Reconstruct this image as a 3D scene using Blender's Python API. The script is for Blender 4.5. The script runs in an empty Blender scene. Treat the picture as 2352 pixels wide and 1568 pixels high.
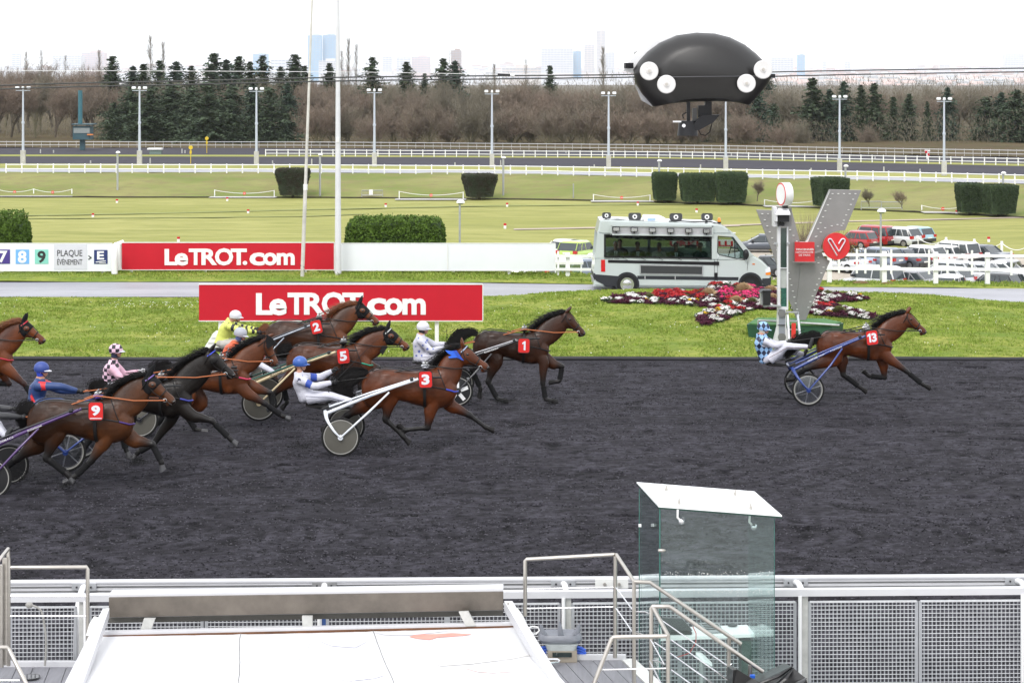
import bpy,bmesh,math,random
import numpy as np
from mathutils import Vector,Matrix
from mathutils.bvhtree import BVHTree
random.seed(7)
np.random.seed(7)
SC = bpy.context.scene
COL = SC.collection
rad = math.radians
# -- camera, sky, sun, exposure
F = 4700.0
CX,CY,CH = 1176.0,185.0,7.0
cam = bpy.data.cameras.new('camera')
cam.sensor_width = 36.0
cam.lens = F / 2352.0 * 36.0
cam.shift_y = -(784.0 - CY) / 2352.0
cam.clip_start = 0.5
cam.clip_end = 30000.0
camo = bpy.data.objects.new('camera',cam)
camo.location = (0,0,CH)
camo.rotation_euler = (rad(90),0,0)
COL.objects.link(camo)
SC.camera = camo
SUN_EL,SUN_AZ = rad(48),rad(200)
w = bpy.data.worlds.new('World')
SC.world = w
w.use_nodes = True
nt = w.node_tree
nt.nodes.clear()
wo = nt.nodes.new('ShaderNodeOutputWorld')
bg = nt.nodes.new('ShaderNodeBackground')
sky = nt.nodes.new('ShaderNodeTexSky')
sky.sky_type = 'NISHITA'
sky.sun_disc = False
sky.sun_elevation = SUN_EL
sky.sun_rotation = SUN_AZ
bg.inputs['Strength'].default_value = 0.10
nt.links.new(sky.outputs[0],bg.inputs['Color'])
bg2 = nt.nodes.new('ShaderNodeBackground')
bg2.inputs['Color'].default_value = (0.965,0.975,1.0,1)
bg2.inputs['Strength'].default_value = 0.95
mx = nt.nodes.new('ShaderNodeMixShader')
mx.inputs[0].default_value = 0.88
nt.links.new(bg.outputs[0],mx.inputs[1])
nt.links.new(bg2.outputs[0],mx.inputs[2])
nt.links.new(mx.outputs[0],wo.inputs['Surface'])
sl = bpy.data.lights.new('sun','SUN')
sl.energy = 1.0
sl.angle = rad(22)
sl.color = (1.0,0.97,0.93)
so = bpy.data.objects.new('sun',sl)
d = Vector((math.sin(SUN_AZ) * math.cos(SUN_EL),math.cos(SUN_AZ) * math.cos(SUN_EL),math.sin(SUN_EL)))
so.rotation_euler = (-d).to_track_quat('-Z','Y').to_euler()
so.location = (0,0,60)
COL.objects.link(so)
SC.view_settings.view_transform = 'Standard'
SC.view_settings.look = 'None'
SC.view_settings.gamma = 1.0
SC.view_settings.exposure = 0.95
SC.view_settings.use_curve_mapping = False
try:
 SC.cycles.use_denoising = True
 SC.cycles.max_bounces = 6
 SC.cycles.transparent_max_bounces = 24
 SC.cycles.volume_bounces = 3
except Exception:
 pass
# -- helpers
KS = 2352.0 / 4096.0
def P(u,v,Y):
 return Vector(((u - CX) * Y / F,Y,CH - (v - CY) * Y / F))
def crop(ox,oy,z):
 return lambda x,y,Y: P((ox + x / z) * KS,(oy + y / z) * KS,Y)
def tag(o,label=None,cat=None,group=None,kind=None):
 if label: o['label'] = label
 if cat: o['category'] = cat
 if group: o['group'] = group
 if kind: o['kind'] = kind
 return o
def origin(o):
 v = Vector((0,0,0))
 while o is not None:
  v += o.location
  o = o.parent
 return v
def empty(name,loc,label,cat,group=None):
 o = bpy.data.objects.new(name,None)
 o.location = loc
 o.empty_display_size = 0.1
 COL.objects.link(o)
 return tag(o,label,cat,group)
def copy_tree(o,parent=None):
 c = o.copy()
 COL.objects.link(c)
 c.parent = parent
 for ch in o.children:
  copy_tree(ch,c)
 return c
def dup(o,loc,rz=None,sc=None,label=None,group=None):
 c = copy_tree(o)
 c.location = loc
 if rz is not None: c.rotation_euler = (0,0,rz)
 if sc is not None: c.scale = sc if hasattr(sc,'__len__') else (sc,sc,sc)
 if label: c['label'] = label
 if group: c['group'] = group
 return c
def cr(p0,p1,p2,p3,t):
 return 0.5 * ((2 * p1) + (-p0 + p2) * t + (2 * p0 - 5 * p1 + 4 * p2 - p3) * t * t + (-p0 + 3 * p1 - 3 * p2 + p3) * t ** 3)
def spline(arr,k):
 """Catmull-Rom through rows of arr (n x m), k steps per segment."""
 a = np.asarray(arr,float)
 n = len(a)
 if n < 3 or k < 2:
  if k < 2: return a
  return np.array([a[0] + (a[1] - a[0]) * i / k for i in range(k + 1)]) if n == 2 else a
 out = []
 for i in range(n - 1):
  p0 = a[i - 1] if i else 2 * a[0] - a[1]
  p3 = a[i + 2] if i + 2 < n else 2 * a[-1] - a[-2]
  for j in range(k):
   out.append(cr(p0,a[i],a[i + 1],p3,j / k))
 out.append(a[-1])
 return np.array(out)
class MB:
 def __init__(s):
  s.v,s.f,s.m = [],[],[]
 def add(s,vs,fs,m=0):
  b = len(s.v)
  s.v.extend([tuple(x) for x in vs])
  s.f.extend([tuple(i + b for i in f) for f in fs])
  s.m.extend([m] * len(fs))
  return s
 def box(s,c,size,m=0,rz=0.0,rx=0.0,ry=0.0,taper=1.0):
  hx,hy,hz = size[0] / 2,size[1] / 2,size[2] / 2
  R = Matrix.Rotation(rz,3,'Z') @ Matrix.Rotation(ry,3,'Y') @ Matrix.Rotation(rx,3,'X')
  c = Vector(c)
  vs = []
  for z in (-1,1):
   t = taper if z > 0 else 1.0
   for x,y in ((-1,-1),(1,-1),(1,1),(-1,1)):
    vs.append(c + R @ Vector((x * hx * t,y * hy * t,z * hz)))
  return s.add(vs,[(3,2,1,0),(4,5,6,7),(0,1,5,4),(1,2,6,5),(2,3,7,6),(3,0,4,7)],m)
 def bar(s,a,b,w,h,m=0,up=(0,0,1)):
  """rectangular bar from a to b, w sideways, h along up"""
  a,b = Vector(a),Vector(b)
  d = (b - a).normalized()
  up = Vector(up)
  if abs(d.dot(up)) > 0.98: up = Vector((0,1,0))
  sd = d.cross(up).normalized()
  up = sd.cross(d).normalized()
  vs = []
  for p in (a,b):
   for x,y in ((-1,-1),(1,-1),(1,1),(-1,1)):
    vs.append(p + sd * x * w / 2 + up * y * h / 2)
  return s.add(vs,[(0,1,2,3),(7,6,5,4),(4,5,1,0),(5,6,2,1),(6,7,3,2),(7,4,0,3)],m)
 def rings(s,rings,m=0,cap=True,closed=False):
  n = len(rings[0])
  vs = [p for r in rings for p in r]
  fs = []
  k = len(rings)
  for i in range(k if closed else k - 1):
   j = (i + 1) % k
   for q in range(n):
    q2 = (q + 1) % n
    fs.append((i * n + q,i * n + q2,j * n + q2,j * n + q))
  if cap and not closed:
   fs.append(tuple(range(n - 1,-1,-1)))
   fs.append(tuple((k - 1) * n + q for q in range(n)))
  return s.add(vs,fs,m)
 def tube(s,pts,r,n=8,m=0,cap=True,closed=False,flat=1.0):
  pts = [Vector(p) for p in pts]
  k = len(pts)
  rs = r if hasattr(r,'__len__') else [r] * k
  rg = []
  prev = None
  for i,p in enumerate(pts):
   if closed:
    d = pts[(i + 1) % k] - pts[i - 1]
   else:
    d = pts[min(i + 1,k - 1)] - pts[max(i - 1,0)]
   if d.length < 1e-9: d = Vector((0,0,1))
   d.normalize()
   if prev is None:
    up = Vector((0,0,1)) if abs(d.z) < 0.9 else Vector((0,1,0))
    a = d.cross(up).normalized()
   else:
    a = prev - d * prev.dot(d)
    if a.length < 1e-6: a = d.orthogonal()
    a.normalize()
   prev = a
   b = d.cross(a)
   rg.append([p + (a * math.cos(t) + b * math.sin(t) * flat) * rs[i] for t in [2 * math.pi * q / n for q in range(n)]])
  return s.rings(rg,m,cap,closed)
 def cyl(s,a,b,r,r2=None,n=12,m=0,cap=True):
  return s.tube([a,b],[r,r if r2 is None else r2],n,m,cap)
 def sph(s,c,r,nu=12,nv=8,m=0,rot=None,zmin=-1.0):
  c = Vector(c)
  rr = r if hasattr(r,'__len__') else (r,r,r)
  t0 = math.acos(max(-1,min(1,zmin)))
  rg = []
  for j in range(nv + 1):
   th = 0.02 + (t0 - 0.04 if zmin <= -1 else t0 - 0.02) * j / nv
   ring = []
   for i in range(nu):
    ph = -2 * math.pi * i / nu
    p = Vector((rr[0] * math.sin(th) * math.cos(ph),rr[1] * math.sin(th) * math.sin(ph),rr[2] * math.cos(th)))
    if rot: p = rot @ p
    ring.append(c + p)
   rg.append(ring)
  return s.rings(rg,m)
 def prism(s,poly,a,b,m=0):
  """poly of 3D points extruded by vector b-a"""
  d = Vector(b) - Vector(a)
  n = len(poly)
  vs = [Vector(p) for p in poly] + [Vector(p) + d for p in poly]
  fs = [tuple(range(n)),tuple(range(2 * n - 1,n - 1,-1))]
  for i in range(n):
   j = (i + 1) % n
   fs.append((i,i + n,j + n,j))
  return s.add(vs,fs,m)
 def lathe(s,prof,c,axis='Z',n=24,m=0,cap=True):
  c = Vector(c)
  rg = []
  for r,h in prof:
   ring = []
   for q in range(n):
    t = 2 * math.pi * q / n
    x,y = r * math.cos(t),r * math.sin(t)
    if axis == 'Z': p = Vector((x,y,h))
    elif axis == 'Y': p = Vector((x,h,y))
    else: p = Vector((h,x,y))
    ring.append(c + p)
   rg.append(ring)
  return s.rings(rg,m,cap)
 def pairs(s,secs,k=4,n=16,m=0,e=1.0):
  """secs: rows (Ax,Az,Bx,Bz,w,y): section ellipse between A (top) and B (bottom), half width w at lateral y"""
  a = spline(secs,k)
  rg = []
  for r in a:
   cx,cz = (r[0] + r[2]) / 2,(r[1] + r[3]) / 2
   ax,az = (r[0] - r[2]) / 2,(r[1] - r[3]) / 2
   ring = []
   for q in range(n):
    t = 2 * math.pi * q / n
    ct,st = math.cos(t),math.sin(t)
    ring.append((cx + ax * ct,r[5] + r[4] * (abs(st) ** e) * (1 if st > 0 else -1),cz + az * ct))
   rg.append(ring)
  return s.rings(rg,m)
 def build(s,name,mats,parent=None,loc=None,smooth=False,label=None,cat=None,group=None,kind=None,fix=True):
  me = bpy.data.meshes.new(name)
  if loc is None:
   if parent is None and s.v:
    a = np.array(s.v)
    loc = ((a[:,0].min() + a[:,0].max()) / 2,(a[:,1].min() + a[:,1].max()) / 2,a[:,2].min())
   else:
    loc = (0,0,0)
  o = bpy.data.objects.new(name,me)
  o.location = loc
  o.parent = parent
  off = origin(o)
  a = np.array(s.v,float) - np.array(off)
  me.from_pydata(a.tolist(),[],s.f)
  if not isinstance(mats,(list,tuple)): mats = [mats]
  for mm in mats: me.materials.append(mm)
  if len(mats) > 1:
   me.polygons.foreach_set('material_index',s.m)
  if fix:
   bm = bmesh.new(); bm.from_mesh(me)
   bmesh.ops.recalc_face_normals(bm,faces=bm.faces)
   bm.to_mesh(me); bm.free()
  if smooth:
   me.polygons.foreach_set('use_smooth',[True] * len(me.polygons))
   if smooth != 'all':
    try: me.set_sharp_from_angle(angle=rad(38))
    except Exception: pass
  COL.objects.link(o)
  return tag(o,label,cat,group,kind)
def raw_mesh(name,verts,faces_flat,nper,mat,parent=None,smooth=False,**kw):
 """fast builder: verts (n,3) array, faces_flat (m*nper) ints"""
 verts = np.asarray(verts,np.float32)
 idx = np.asarray(faces_flat,np.int32).ravel()
 nf = len(idx) // nper
 me = bpy.data.meshes.new(name)
 me.vertices.add(len(verts)); me.vertices.foreach_set('co',verts.ravel())
 me.loops.add(len(idx)); me.loops.foreach_set('vertex_index',idx)
 me.polygons.add(nf)
 me.polygons.foreach_set('loop_start',np.arange(0,nf * nper,nper,dtype=np.int32))
 try: me.polygons.foreach_set('loop_total',np.full(nf,nper,np.int32))
 except Exception: pass
 if smooth: me.polygons.foreach_set('use_smooth',np.ones(nf,bool))
 me.update(calc_edges=True)
 for mm in (mat if isinstance(mat,(list,tuple)) else [mat]): me.materials.append(mm)
 o = bpy.data.objects.new(name,me)
 o.parent = parent
 COL.objects.link(o)
 return tag(o,**kw)
_pn = {}
def vnoise(x,y,seed=0):
 """smooth value noise, arrays in, 0..1"""
 if seed not in _pn:
  _pn[seed] = np.random.RandomState(seed + 11).rand(256,256)
 g = _pn[seed]
 xi = np.floor(x).astype(int); yi = np.floor(y).astype(int)
 fx = x - xi; fy = y - yi
 fx = fx * fx * (3 - 2 * fx); fy = fy * fy * (3 - 2 * fy)
 a = g[xi % 256,yi % 256]; b = g[(xi + 1) % 256,yi % 256]
 c = g[xi % 256,(yi + 1) % 256]; d2 = g[(xi + 1) % 256,(yi + 1) % 256]
 return (a * (1 - fx) + b * fx) * (1 - fy) + (c * (1 - fx) + d2 * fx) * fy
# -- materials
def new_mat(name):
 m = bpy.data.materials.new(name)
 m.use_nodes = True
 return m,m.node_tree,m.node_tree.nodes['Principled BSDF']
def rgba(c): return (c[0],c[1],c[2],1.0)
def M(name,col,rough=0.6,metal=0.0,var=0.12,scale=6.0,bump=0.0,bscale=40.0,coat=0.0,world=False,stretch=None,col2=None,spec=None,emit=None):
 m,nt,b = new_mat(name)
 b.inputs['Roughness'].default_value = rough
 b.inputs['Metallic'].default_value = metal
 if coat: b.inputs['Coat Weight'].default_value = coat
 if spec is not None: b.inputs['Specular IOR Level'].default_value = spec
 tc = nt.nodes.new('ShaderNodeTexCoord') if not world else nt.nodes.new('ShaderNodeNewGeometry')
 src = tc.outputs['Object'] if not world else tc.outputs['Position']
 if stretch:
  mp = nt.nodes.new('ShaderNodeMapping')
  mp.inputs['Scale'].default_value = stretch
  nt.links.new(src,mp.inputs['Vector'])
  src = mp.outputs[0]
 n = nt.nodes.new('ShaderNodeTexNoise')
 n.inputs['Scale'].default_value = scale
 n.inputs['Detail'].default_value = 6
 n.inputs['Roughness'].default_value = 0.65
 nt.links.new(src,n.inputs['Vector'])
 rp = nt.nodes.new('ShaderNodeValToRGB')
 c2 = col2 or [min(1,c * (1 + var)) for c in col]
 c1 = [c * (1 - var) for c in col]
 rp.color_ramp.elements[0].position = 0.3
 rp.color_ramp.elements[1].position = 0.7
 rp.color_ramp.elements[0].color = rgba(c1)
 rp.color_ramp.elements[1].color = rgba(c2)
 nt.links.new(n.outputs['Fac'],rp.inputs[0])
 nt.links.new(rp.outputs[0],b.inputs['Base Color'])
 if bump:
  n2 = nt.nodes.new('ShaderNodeTexNoise')
  n2.inputs['Scale'].default_value = bscale
  n2.inputs['Detail'].default_value = 5
  nt.links.new(src,n2.inputs['Vector'])
  bp = nt.nodes.new('ShaderNodeBump')
  bp.inputs['Strength'].default_value = 0.6
  bp.inputs['Distance'].default_value = bump
  nt.links.new(n2.outputs['Fac'],bp.inputs['Height'])
  nt.links.new(bp.outputs[0],b.inputs['Normal'])
 if emit:
  b.inputs['Emission Color'].default_value = rgba(emit[0])
  b.inputs['Emission Strength'].default_value = emit[1]
 return m
def glassmat(name,tint=(0.75,0.9,0.86),alpha=0.35,rough=0.03,milk=0.0):
 """thin pane: part see-through, part reflecting"""
 m = bpy.data.materials.new(name); m.use_nodes = True
 nt = m.node_tree; nt.nodes.clear()
 o = nt.nodes.new('ShaderNodeOutputMaterial')
 tr = nt.nodes.new('ShaderNodeBsdfTransparent'); tr.inputs[0].default_value = rgba(tint)
 gl = nt.nodes.new('ShaderNodeBsdfGlossy'); gl.inputs['Roughness'].default_value = rough
 gl.inputs['Color'].default_value = (0.9,0.95,0.95,1)
 mx = nt.nodes.new('ShaderNodeMixShader')
 lw = nt.nodes.new('ShaderNodeLayerWeight'); lw.inputs[0].default_value = .5
 pw = nt.nodes.new('ShaderNodeMath'); pw.operation = 'POWER'; pw.inputs[1].default_value = 4.0
 nt.links.new(lw.outputs['Facing'],pw.inputs[0])
 ml = nt.nodes.new('ShaderNodeMath'); ml.operation = 'MULTIPLY_ADD'; ml.inputs[1].default_value = .8; ml.inputs[2].default_value = alpha; ml.use_clamp = True
 nt.links.new(pw.outputs[0],ml.inputs[0])
 nt.links.new(ml.outputs[0],mx.inputs[0])
 if milk:
  df = nt.nodes.new('ShaderNodeBsdfDiffuse'); df.inputs[0].default_value = (.62,.74,.71,1)
  m2 = nt.nodes.new('ShaderNodeMixShader'); m2.inputs[0].default_value = milk
  nt.links.new(tr.outputs[0],m2.inputs[1]); nt.links.new(df.outputs[0],m2.inputs[2]); tr = m2
 nt.links.new(tr.outputs[0],mx.inputs[1]); nt.links.new(gl.outputs[0],mx.inputs[2])
 nt.links.new(mx.outputs[0],o.inputs['Surface'])
 return m
def attrmat(name,rough=0.4,spec=0.5,bump=0.0,bscale=60,sheen=0.0,var=0.25,scale=4.0):
 return _attrmat(name,rough,spec,bump,bscale,var,scale)
def _attrmat(name,rough,spec,bump,bscale,var,scale):
 m,nt,b = new_mat(name)
 at = nt.nodes.new('ShaderNodeAttribute'); at.attribute_name = 'Col'
 tc = nt.nodes.new('ShaderNodeTexCoord')
 n = nt.nodes.new('ShaderNodeTexNoise'); n.inputs['Scale'].default_value = scale; n.inputs['Detail'].default_value = 6
 nt.links.new(tc.outputs['Object'],n.inputs['Vector'])
 mr = nt.nodes.new('ShaderNodeMapRange')
 mr.inputs['From Min'].default_value = 0.3; mr.inputs['From Max'].default_value = 0.7
 mr.inputs['To Min'].default_value = 1 - var; mr.inputs['To Max'].default_value = 1 + var
 nt.links.new(n.outputs['Fac'],mr.inputs['Value'])
 vm = nt.nodes.new('ShaderNodeVectorMath'); vm.operation = 'SCALE'
 nt.links.new(at.outputs['Color'],vm.inputs[0]); nt.links.new(mr.outputs[0],vm.inputs['Scale'])
 nt.links.new(vm.outputs[0],b.inputs['Base Color'])
 b.inputs['Roughness'].default_value = rough
 b.inputs['Specular IOR Level'].default_value = spec
 if bump:
  n2 = nt.nodes.new('ShaderNodeTexNoise'); n2.inputs['Scale'].default_value = bscale; n2.inputs['Detail'].default_value = 4
  nt.links.new(tc.outputs['Object'],n2.inputs['Vector'])
  bp = nt.nodes.new('ShaderNodeBump'); bp.inputs['Distance'].default_value = bump; bp.inputs['Strength'].default_value = 0.7
  nt.links.new(n2.outputs['Fac'],bp.inputs['Height'])
  n3 = nt.nodes.new('ShaderNodeTexNoise'); n3.inputs['Scale'].default_value = 9; n3.inputs['Detail'].default_value = 3; n3.inputs['Distortion'].default_value = 1.2
  nt.links.new(tc.outputs['Object'],n3.inputs['Vector'])
  b3 = nt.nodes.new('ShaderNodeBump'); b3.inputs['Distance'].default_value = .012; b3.inputs['Strength'].default_value = .5
  nt.links.new(n3.outputs['Fac'],b3.inputs['Height']); nt.links.new(b3.outputs[0],bp.inputs['Normal'])
  nt.links.new(bp.outputs[0],b.inputs['Normal'])
  rr = nt.nodes.new('ShaderNodeMapRange'); rr.inputs['From Min'].default_value = .4; rr.inputs['From Max'].default_value = .62; rr.inputs['To Min'].default_value = rough + .12; rr.inputs['To Max'].default_value = rough - .10
  nt.links.new(n.outputs['Fac'],rr.inputs['Value']); nt.links.new(rr.outputs[0],b.inputs['Roughness'])
 return m
WHITE = M('white_paint',(0.80,0.80,0.80),0.45,var=0.04,scale=3)
WHITED = M('worn_white_paint',(0.70,0.70,0.68),0.5,var=0.1,scale=5,bump=0.001)
RED = M('sign_red',(0.50,0.010,0.024),0.6,var=0.04,scale=2,spec=.25)
BLACK = M('black_plastic',(0.015,0.015,0.016),0.5,var=0.1,spec=.35)
RUBBER = M('tyre_rubber',(0.014,0.014,0.014),0.8,var=0.2,spec=.25)
STEEL = M('brushed_steel',(0.50,0.47,0.43),0.38,metal=0.85,var=0.12,scale=3,stretch=(1,1,12))
CHROME = M('bright_steel',(0.7,0.7,0.72),0.22,metal=0.9,var=0.05)
LEATHER = M('black_leather',(0.012,0.011,0.011),0.5,var=0.15,spec=.3)
GALV = M('galvanised_steel',(0.42,0.43,0.44),0.45,metal=0.6,var=0.12,scale=8)
# -- lettering
_fc = {}
def text_pts(s,bold=0.0,res=3):
 cu = bpy.data.curves.new('lettering','FONT')
 cu.body = s
 cu.offset = bold
 cu.resolution_u = res
 cu.fill_mode = 'BOTH'
 cu.extrude = 0.004
 o = bpy.data.objects.new('lettering',cu)
 COL.objects.link(o)
 bpy.context.view_layer.update()
 dg = bpy.context.evaluated_depsgraph_get()
 me = bpy.data.meshes.new_from_object(o.evaluated_get(dg))
 v = np.array([p.co[:] for p in me.vertices])
 f = [tuple(p.vertices) for p in me.polygons]
 bpy.data.objects.remove(o); bpy.data.curves.remove(cu); bpy.data.meshes.remove(me)
 return v,f
def text_quad(s,name,mat,parent,A,B,D,bold=0.0,thick=0.006,nrm=(0,-1,0),label=None):
 """text fitted to a box: A lower-left, B lower-right, D upper-left (3D)"""
 v,f = text_pts(s,bold)
 mn,mxx = v.min(0),v.max(0)
 q = (v - mn) / np.maximum(mxx - mn,1e-6)
 A,B,D = np.array(A),np.array(B),np.array(D)
 n = np.array(nrm,float)
 W = A + np.outer(q[:,0],B - A) + np.outer(q[:,1],D - A) + np.outer(q[:,2] * thick,n)
 mb = MB(); mb.add(W.tolist(),f)
 return mb.build(name,mat,parent,label=label)
def text_px(s,name,mat,parent,u0,v0,u1,v1,Y,bold=0.0,thick=0.01,label=None):
 return text_quad(s,name,mat,parent,P(u0,v1,Y),P(u1,v1,Y),P(u0,v0,Y),bold,thick,label=label)
def rounded_poly(w,h,r,n=4):
 pts = []
 for cx,cy,a0 in ((w / 2 - r,h / 2 - r,0),(-w / 2 + r,h / 2 - r,90),(-w / 2 + r,-h / 2 + r,180),(w / 2 - r,-h / 2 + r,270)):
  for i in range(n + 1):
   a = rad(a0 + 90 * i / n)
   pts.append((cx + r * math.cos(a),cy + r * math.sin(a)))
 return pts
def plate(mb,c,w,h,r,th,tilt=0.0,m=0,n=4):
 """rounded plate facing -Y centred at c (front face at c.y), tilt clockwise in radians"""
 ct,st = math.cos(tilt),math.sin(tilt)
 poly = [(c[0] + x * ct + y * st,c[1],c[2] - x * st + y * ct) for x,y in rounded_poly(w,h,r,n)]
 mb.prism(poly,(0,0,0),(0,th,0),m)
HAZE_DENS = 0.00005
# == TERRAIN
US = np.arange(-1800,4201,50.0)
def curve(pts,soft=120):
 xs = [p[0] for p in pts]; ys = [p[1] for p in pts]
 def f(u):
  u = np.asarray(u,float)
  acc = 0
  for dlt in (-1,-.5,0,.5,1):
   acc = acc + np.interp(u + dlt * soft,xs,ys)
  return acc / 5
 return f
def row_z(vf,z):
 def g(u):
  v = vf(u); Y = F * (CH - z) / (v - CY)
  return np.stack([(u - CX) * Y / F,Y,np.full_like(Y,z)],1)
 return g
def row_y(vf,Y):
 def g(u):
  v = vf(u)
  return np.stack([(u - CX) * Y / F,np.full_like(u,Y),CH - (v - CY) * Y / F],1)
 return g
def strip(name,rows,mat,sub=1,us=US,noise=0.0,label=None,kind='structure',lift=0.0):
 R = [r(us) for r in rows]
 out = [R[0]]
 for a,b in zip(R,R[1:]):
  for k in range(1,sub + 1):
   out.append(a + (b - a) * k / sub)
 V = np.array(out)
 if noise:
  V[...,2] += (vnoise(V[...,0] * .35,V[...,1] * .35,3) - .5) * noise
 V[...,2] += lift
 nr,nc = V.shape[:2]
 i,j = np.meshgrid(np.arange(nr - 1),np.arange(nc - 1),indexing='ij')
 a = i * nc + j
 fs = np.stack([a,a + 1,a + nc + 1,a + nc],-1)
 return raw_mesh(name,V.reshape(-1,3),fs,4,mat,smooth=True,kind=kind,label=label)
# ---- materials of the ground
def ground_mat(name,c1,c2,c3,s1=1.5,s2=14.0,stretch=(1,1,1),rough=0.9,bump=0.03,spec=0.15,mid=0.5,bs=30.0):
 m,nt,b = new_mat(name)
 g = nt.nodes.new('ShaderNodeNewGeometry')
 mp = nt.nodes.new('ShaderNodeMapping'); mp.inputs['Scale'].default_value = stretch
 nt.links.new(g.outputs['Position'],mp.inputs['Vector'])
 def noise(sc,det=6,rg=.6):
  n = nt.nodes.new('ShaderNodeTexNoise'); n.inputs['Scale'].default_value = sc
  n.inputs['Detail'].default_value = det; n.inputs['Roughness'].default_value = rg
  nt.links.new(mp.outputs[0],n.inputs['Vector']); return n
 n1,n2 = noise(s1),noise(s2,8,.7)
 r1 = nt.nodes.new('ShaderNodeValToRGB')
 r1.color_ramp.elements[0].position = .38; r1.color_ramp.elements[1].position = .62
 r1.color_ramp.elements[0].color = rgba(c1); r1.color_ramp.elements[1].color = rgba(c2)
 nt.links.new(n1.outputs['Fac'],r1.inputs[0])
 r2 = nt.nodes.new('ShaderNodeValToRGB')
 r2.color_ramp.elements[0].position = mid - .08; r2.color_ramp.elements[1].position = mid + .12
 r2.color_ramp.elements[0].color = (0,0,0,1); r2.color_ramp.elements[1].color = (1,1,1,1)
 nt.links.new(n2.outputs['Fac'],r2.inputs[0])
 mx = nt.nodes.new('ShaderNodeMix'); mx.data_type = 'RGBA'
 nt.links.new(r2.outputs[0],mx.inputs[0])
 mx.inputs[6].default_value = rgba(c3)
 nt.links.new(r1.outputs[0],mx.inputs[7])
 nt.links.new(mx.outputs[2],b.inputs['Base Color'])
 b.inputs['Roughness'].default_value = rough
 b.inputs['Specular IOR Level'].default_value = spec
 n3 = noise(bs,6,.7)
 bp = nt.nodes.new('ShaderNodeBump'); bp.inputs['Distance'].default_value = bump; bp.inputs['Strength'].default_value = .8
 nt.links.new(n3.outputs['Fac'],bp.inputs['Height'])
 nt.links.new(bp.outputs[0],b.inputs['Normal'])
 return m
CINDER = ground_mat('black_cinder',(0.0265,0.0245,0.0310),(0.0540,0.0510,0.0640),(0.0110,0.0105,0.0130),1.6,7.0,(.75,.85,1),.85,.12,.14,.46,9)
def darken_damp_grooves(m):  # darkens base colour by random damp plus baked shade of the grooves
 nt = m.node_tree; b = nt.nodes['Principled BSDF']; src = b.inputs['Base Color'].links[0].from_socket
 at = nt.nodes.new('ShaderNodeAttribute'); at.attribute_name = 'damp_groove_shade'
 mr = nt.nodes.new('ShaderNodeMapRange'); mr.inputs['To Min'].default_value = 1.15; mr.inputs['To Max'].default_value = .42
 nt.links.new(at.outputs['Fac'],mr.inputs['Value'])
 vm = nt.nodes.new('ShaderNodeVectorMath'); vm.operation = 'SCALE'; nt.links.new(src,vm.inputs[0]); nt.links.new(mr.outputs[0],vm.inputs['Scale']); nt.links.new(vm.outputs[0],b.inputs['Base Color'])
darken_damp_grooves(CINDER)
CINDER_FAR = ground_mat('far_cinder',(0.050,0.047,0.058),(0.068,0.064,0.077),(0.044,0.042,0.052),.3,3.0,(.2,1,1),.9,.02,.1,.5,6)
LAWN = ground_mat('lawn_grass',(0.155,0.225,0.035),(0.310,0.325,0.075),(0.130,0.185,0.035),.55,5.0,(.7,1,1),.95,.06,.1,.42,22)
INFIELD = ground_mat('infield_grass',(0.255,0.262,0.078),(0.335,0.325,0.118),(0.225,0.235,0.072),.05,.35,(.35,1.4,1),.95,.03,.08,.45,4)
EMBANK = ground_mat('embankment_grass',(0.155,0.190,0.055),(0.245,0.240,0.095),(0.20,0.17,0.085),.12,.8,(.5,1,1.5),.95,.05,.08,.40,4)
ASPHALT = ground_mat('pale_wet_asphalt',(0.255,0.255,0.285),(0.335,0.335,0.365),(0.20,0.20,0.22),.35,3.0,(.25,1.4,1),.45,.005,.3,.36,12)
SAND = ground_mat('pale_gravel',(0.40,0.35,0.29),(0.50,0.45,0.38),(0.35,0.31,0.26),.2,2.0,(1,1,1),.9,.02,.1,.45,10)
FOREST = ground_mat('forest_floor',(0.055,0.06,0.022),(0.11,0.10,0.05),(0.10,0.07,0.045),.06,.5,(1,1,1),.95,.05,.05,.5,3)
SOIL = ground_mat('dark_soil',(0.03,0.022,0.016),(0.05,0.038,0.028),(0.02,0.016,0.012),1,8,(1,1,1),.95,.03,.1,.5,20)
CONC = ground_mat('pale_concrete',(0.45,0.44,0.42),(0.55,0.54,0.52),(0.38,0.37,0.35),1,8,(1,1,1),.8,.005,.2,.45,20)
# ---- base sheet to the horizon (well below everything else nearby)
mb = MB(); mb.box((0,9400,-14),(17000,19000,.5))
mb.build('ground',FOREST,kind='structure')
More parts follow.
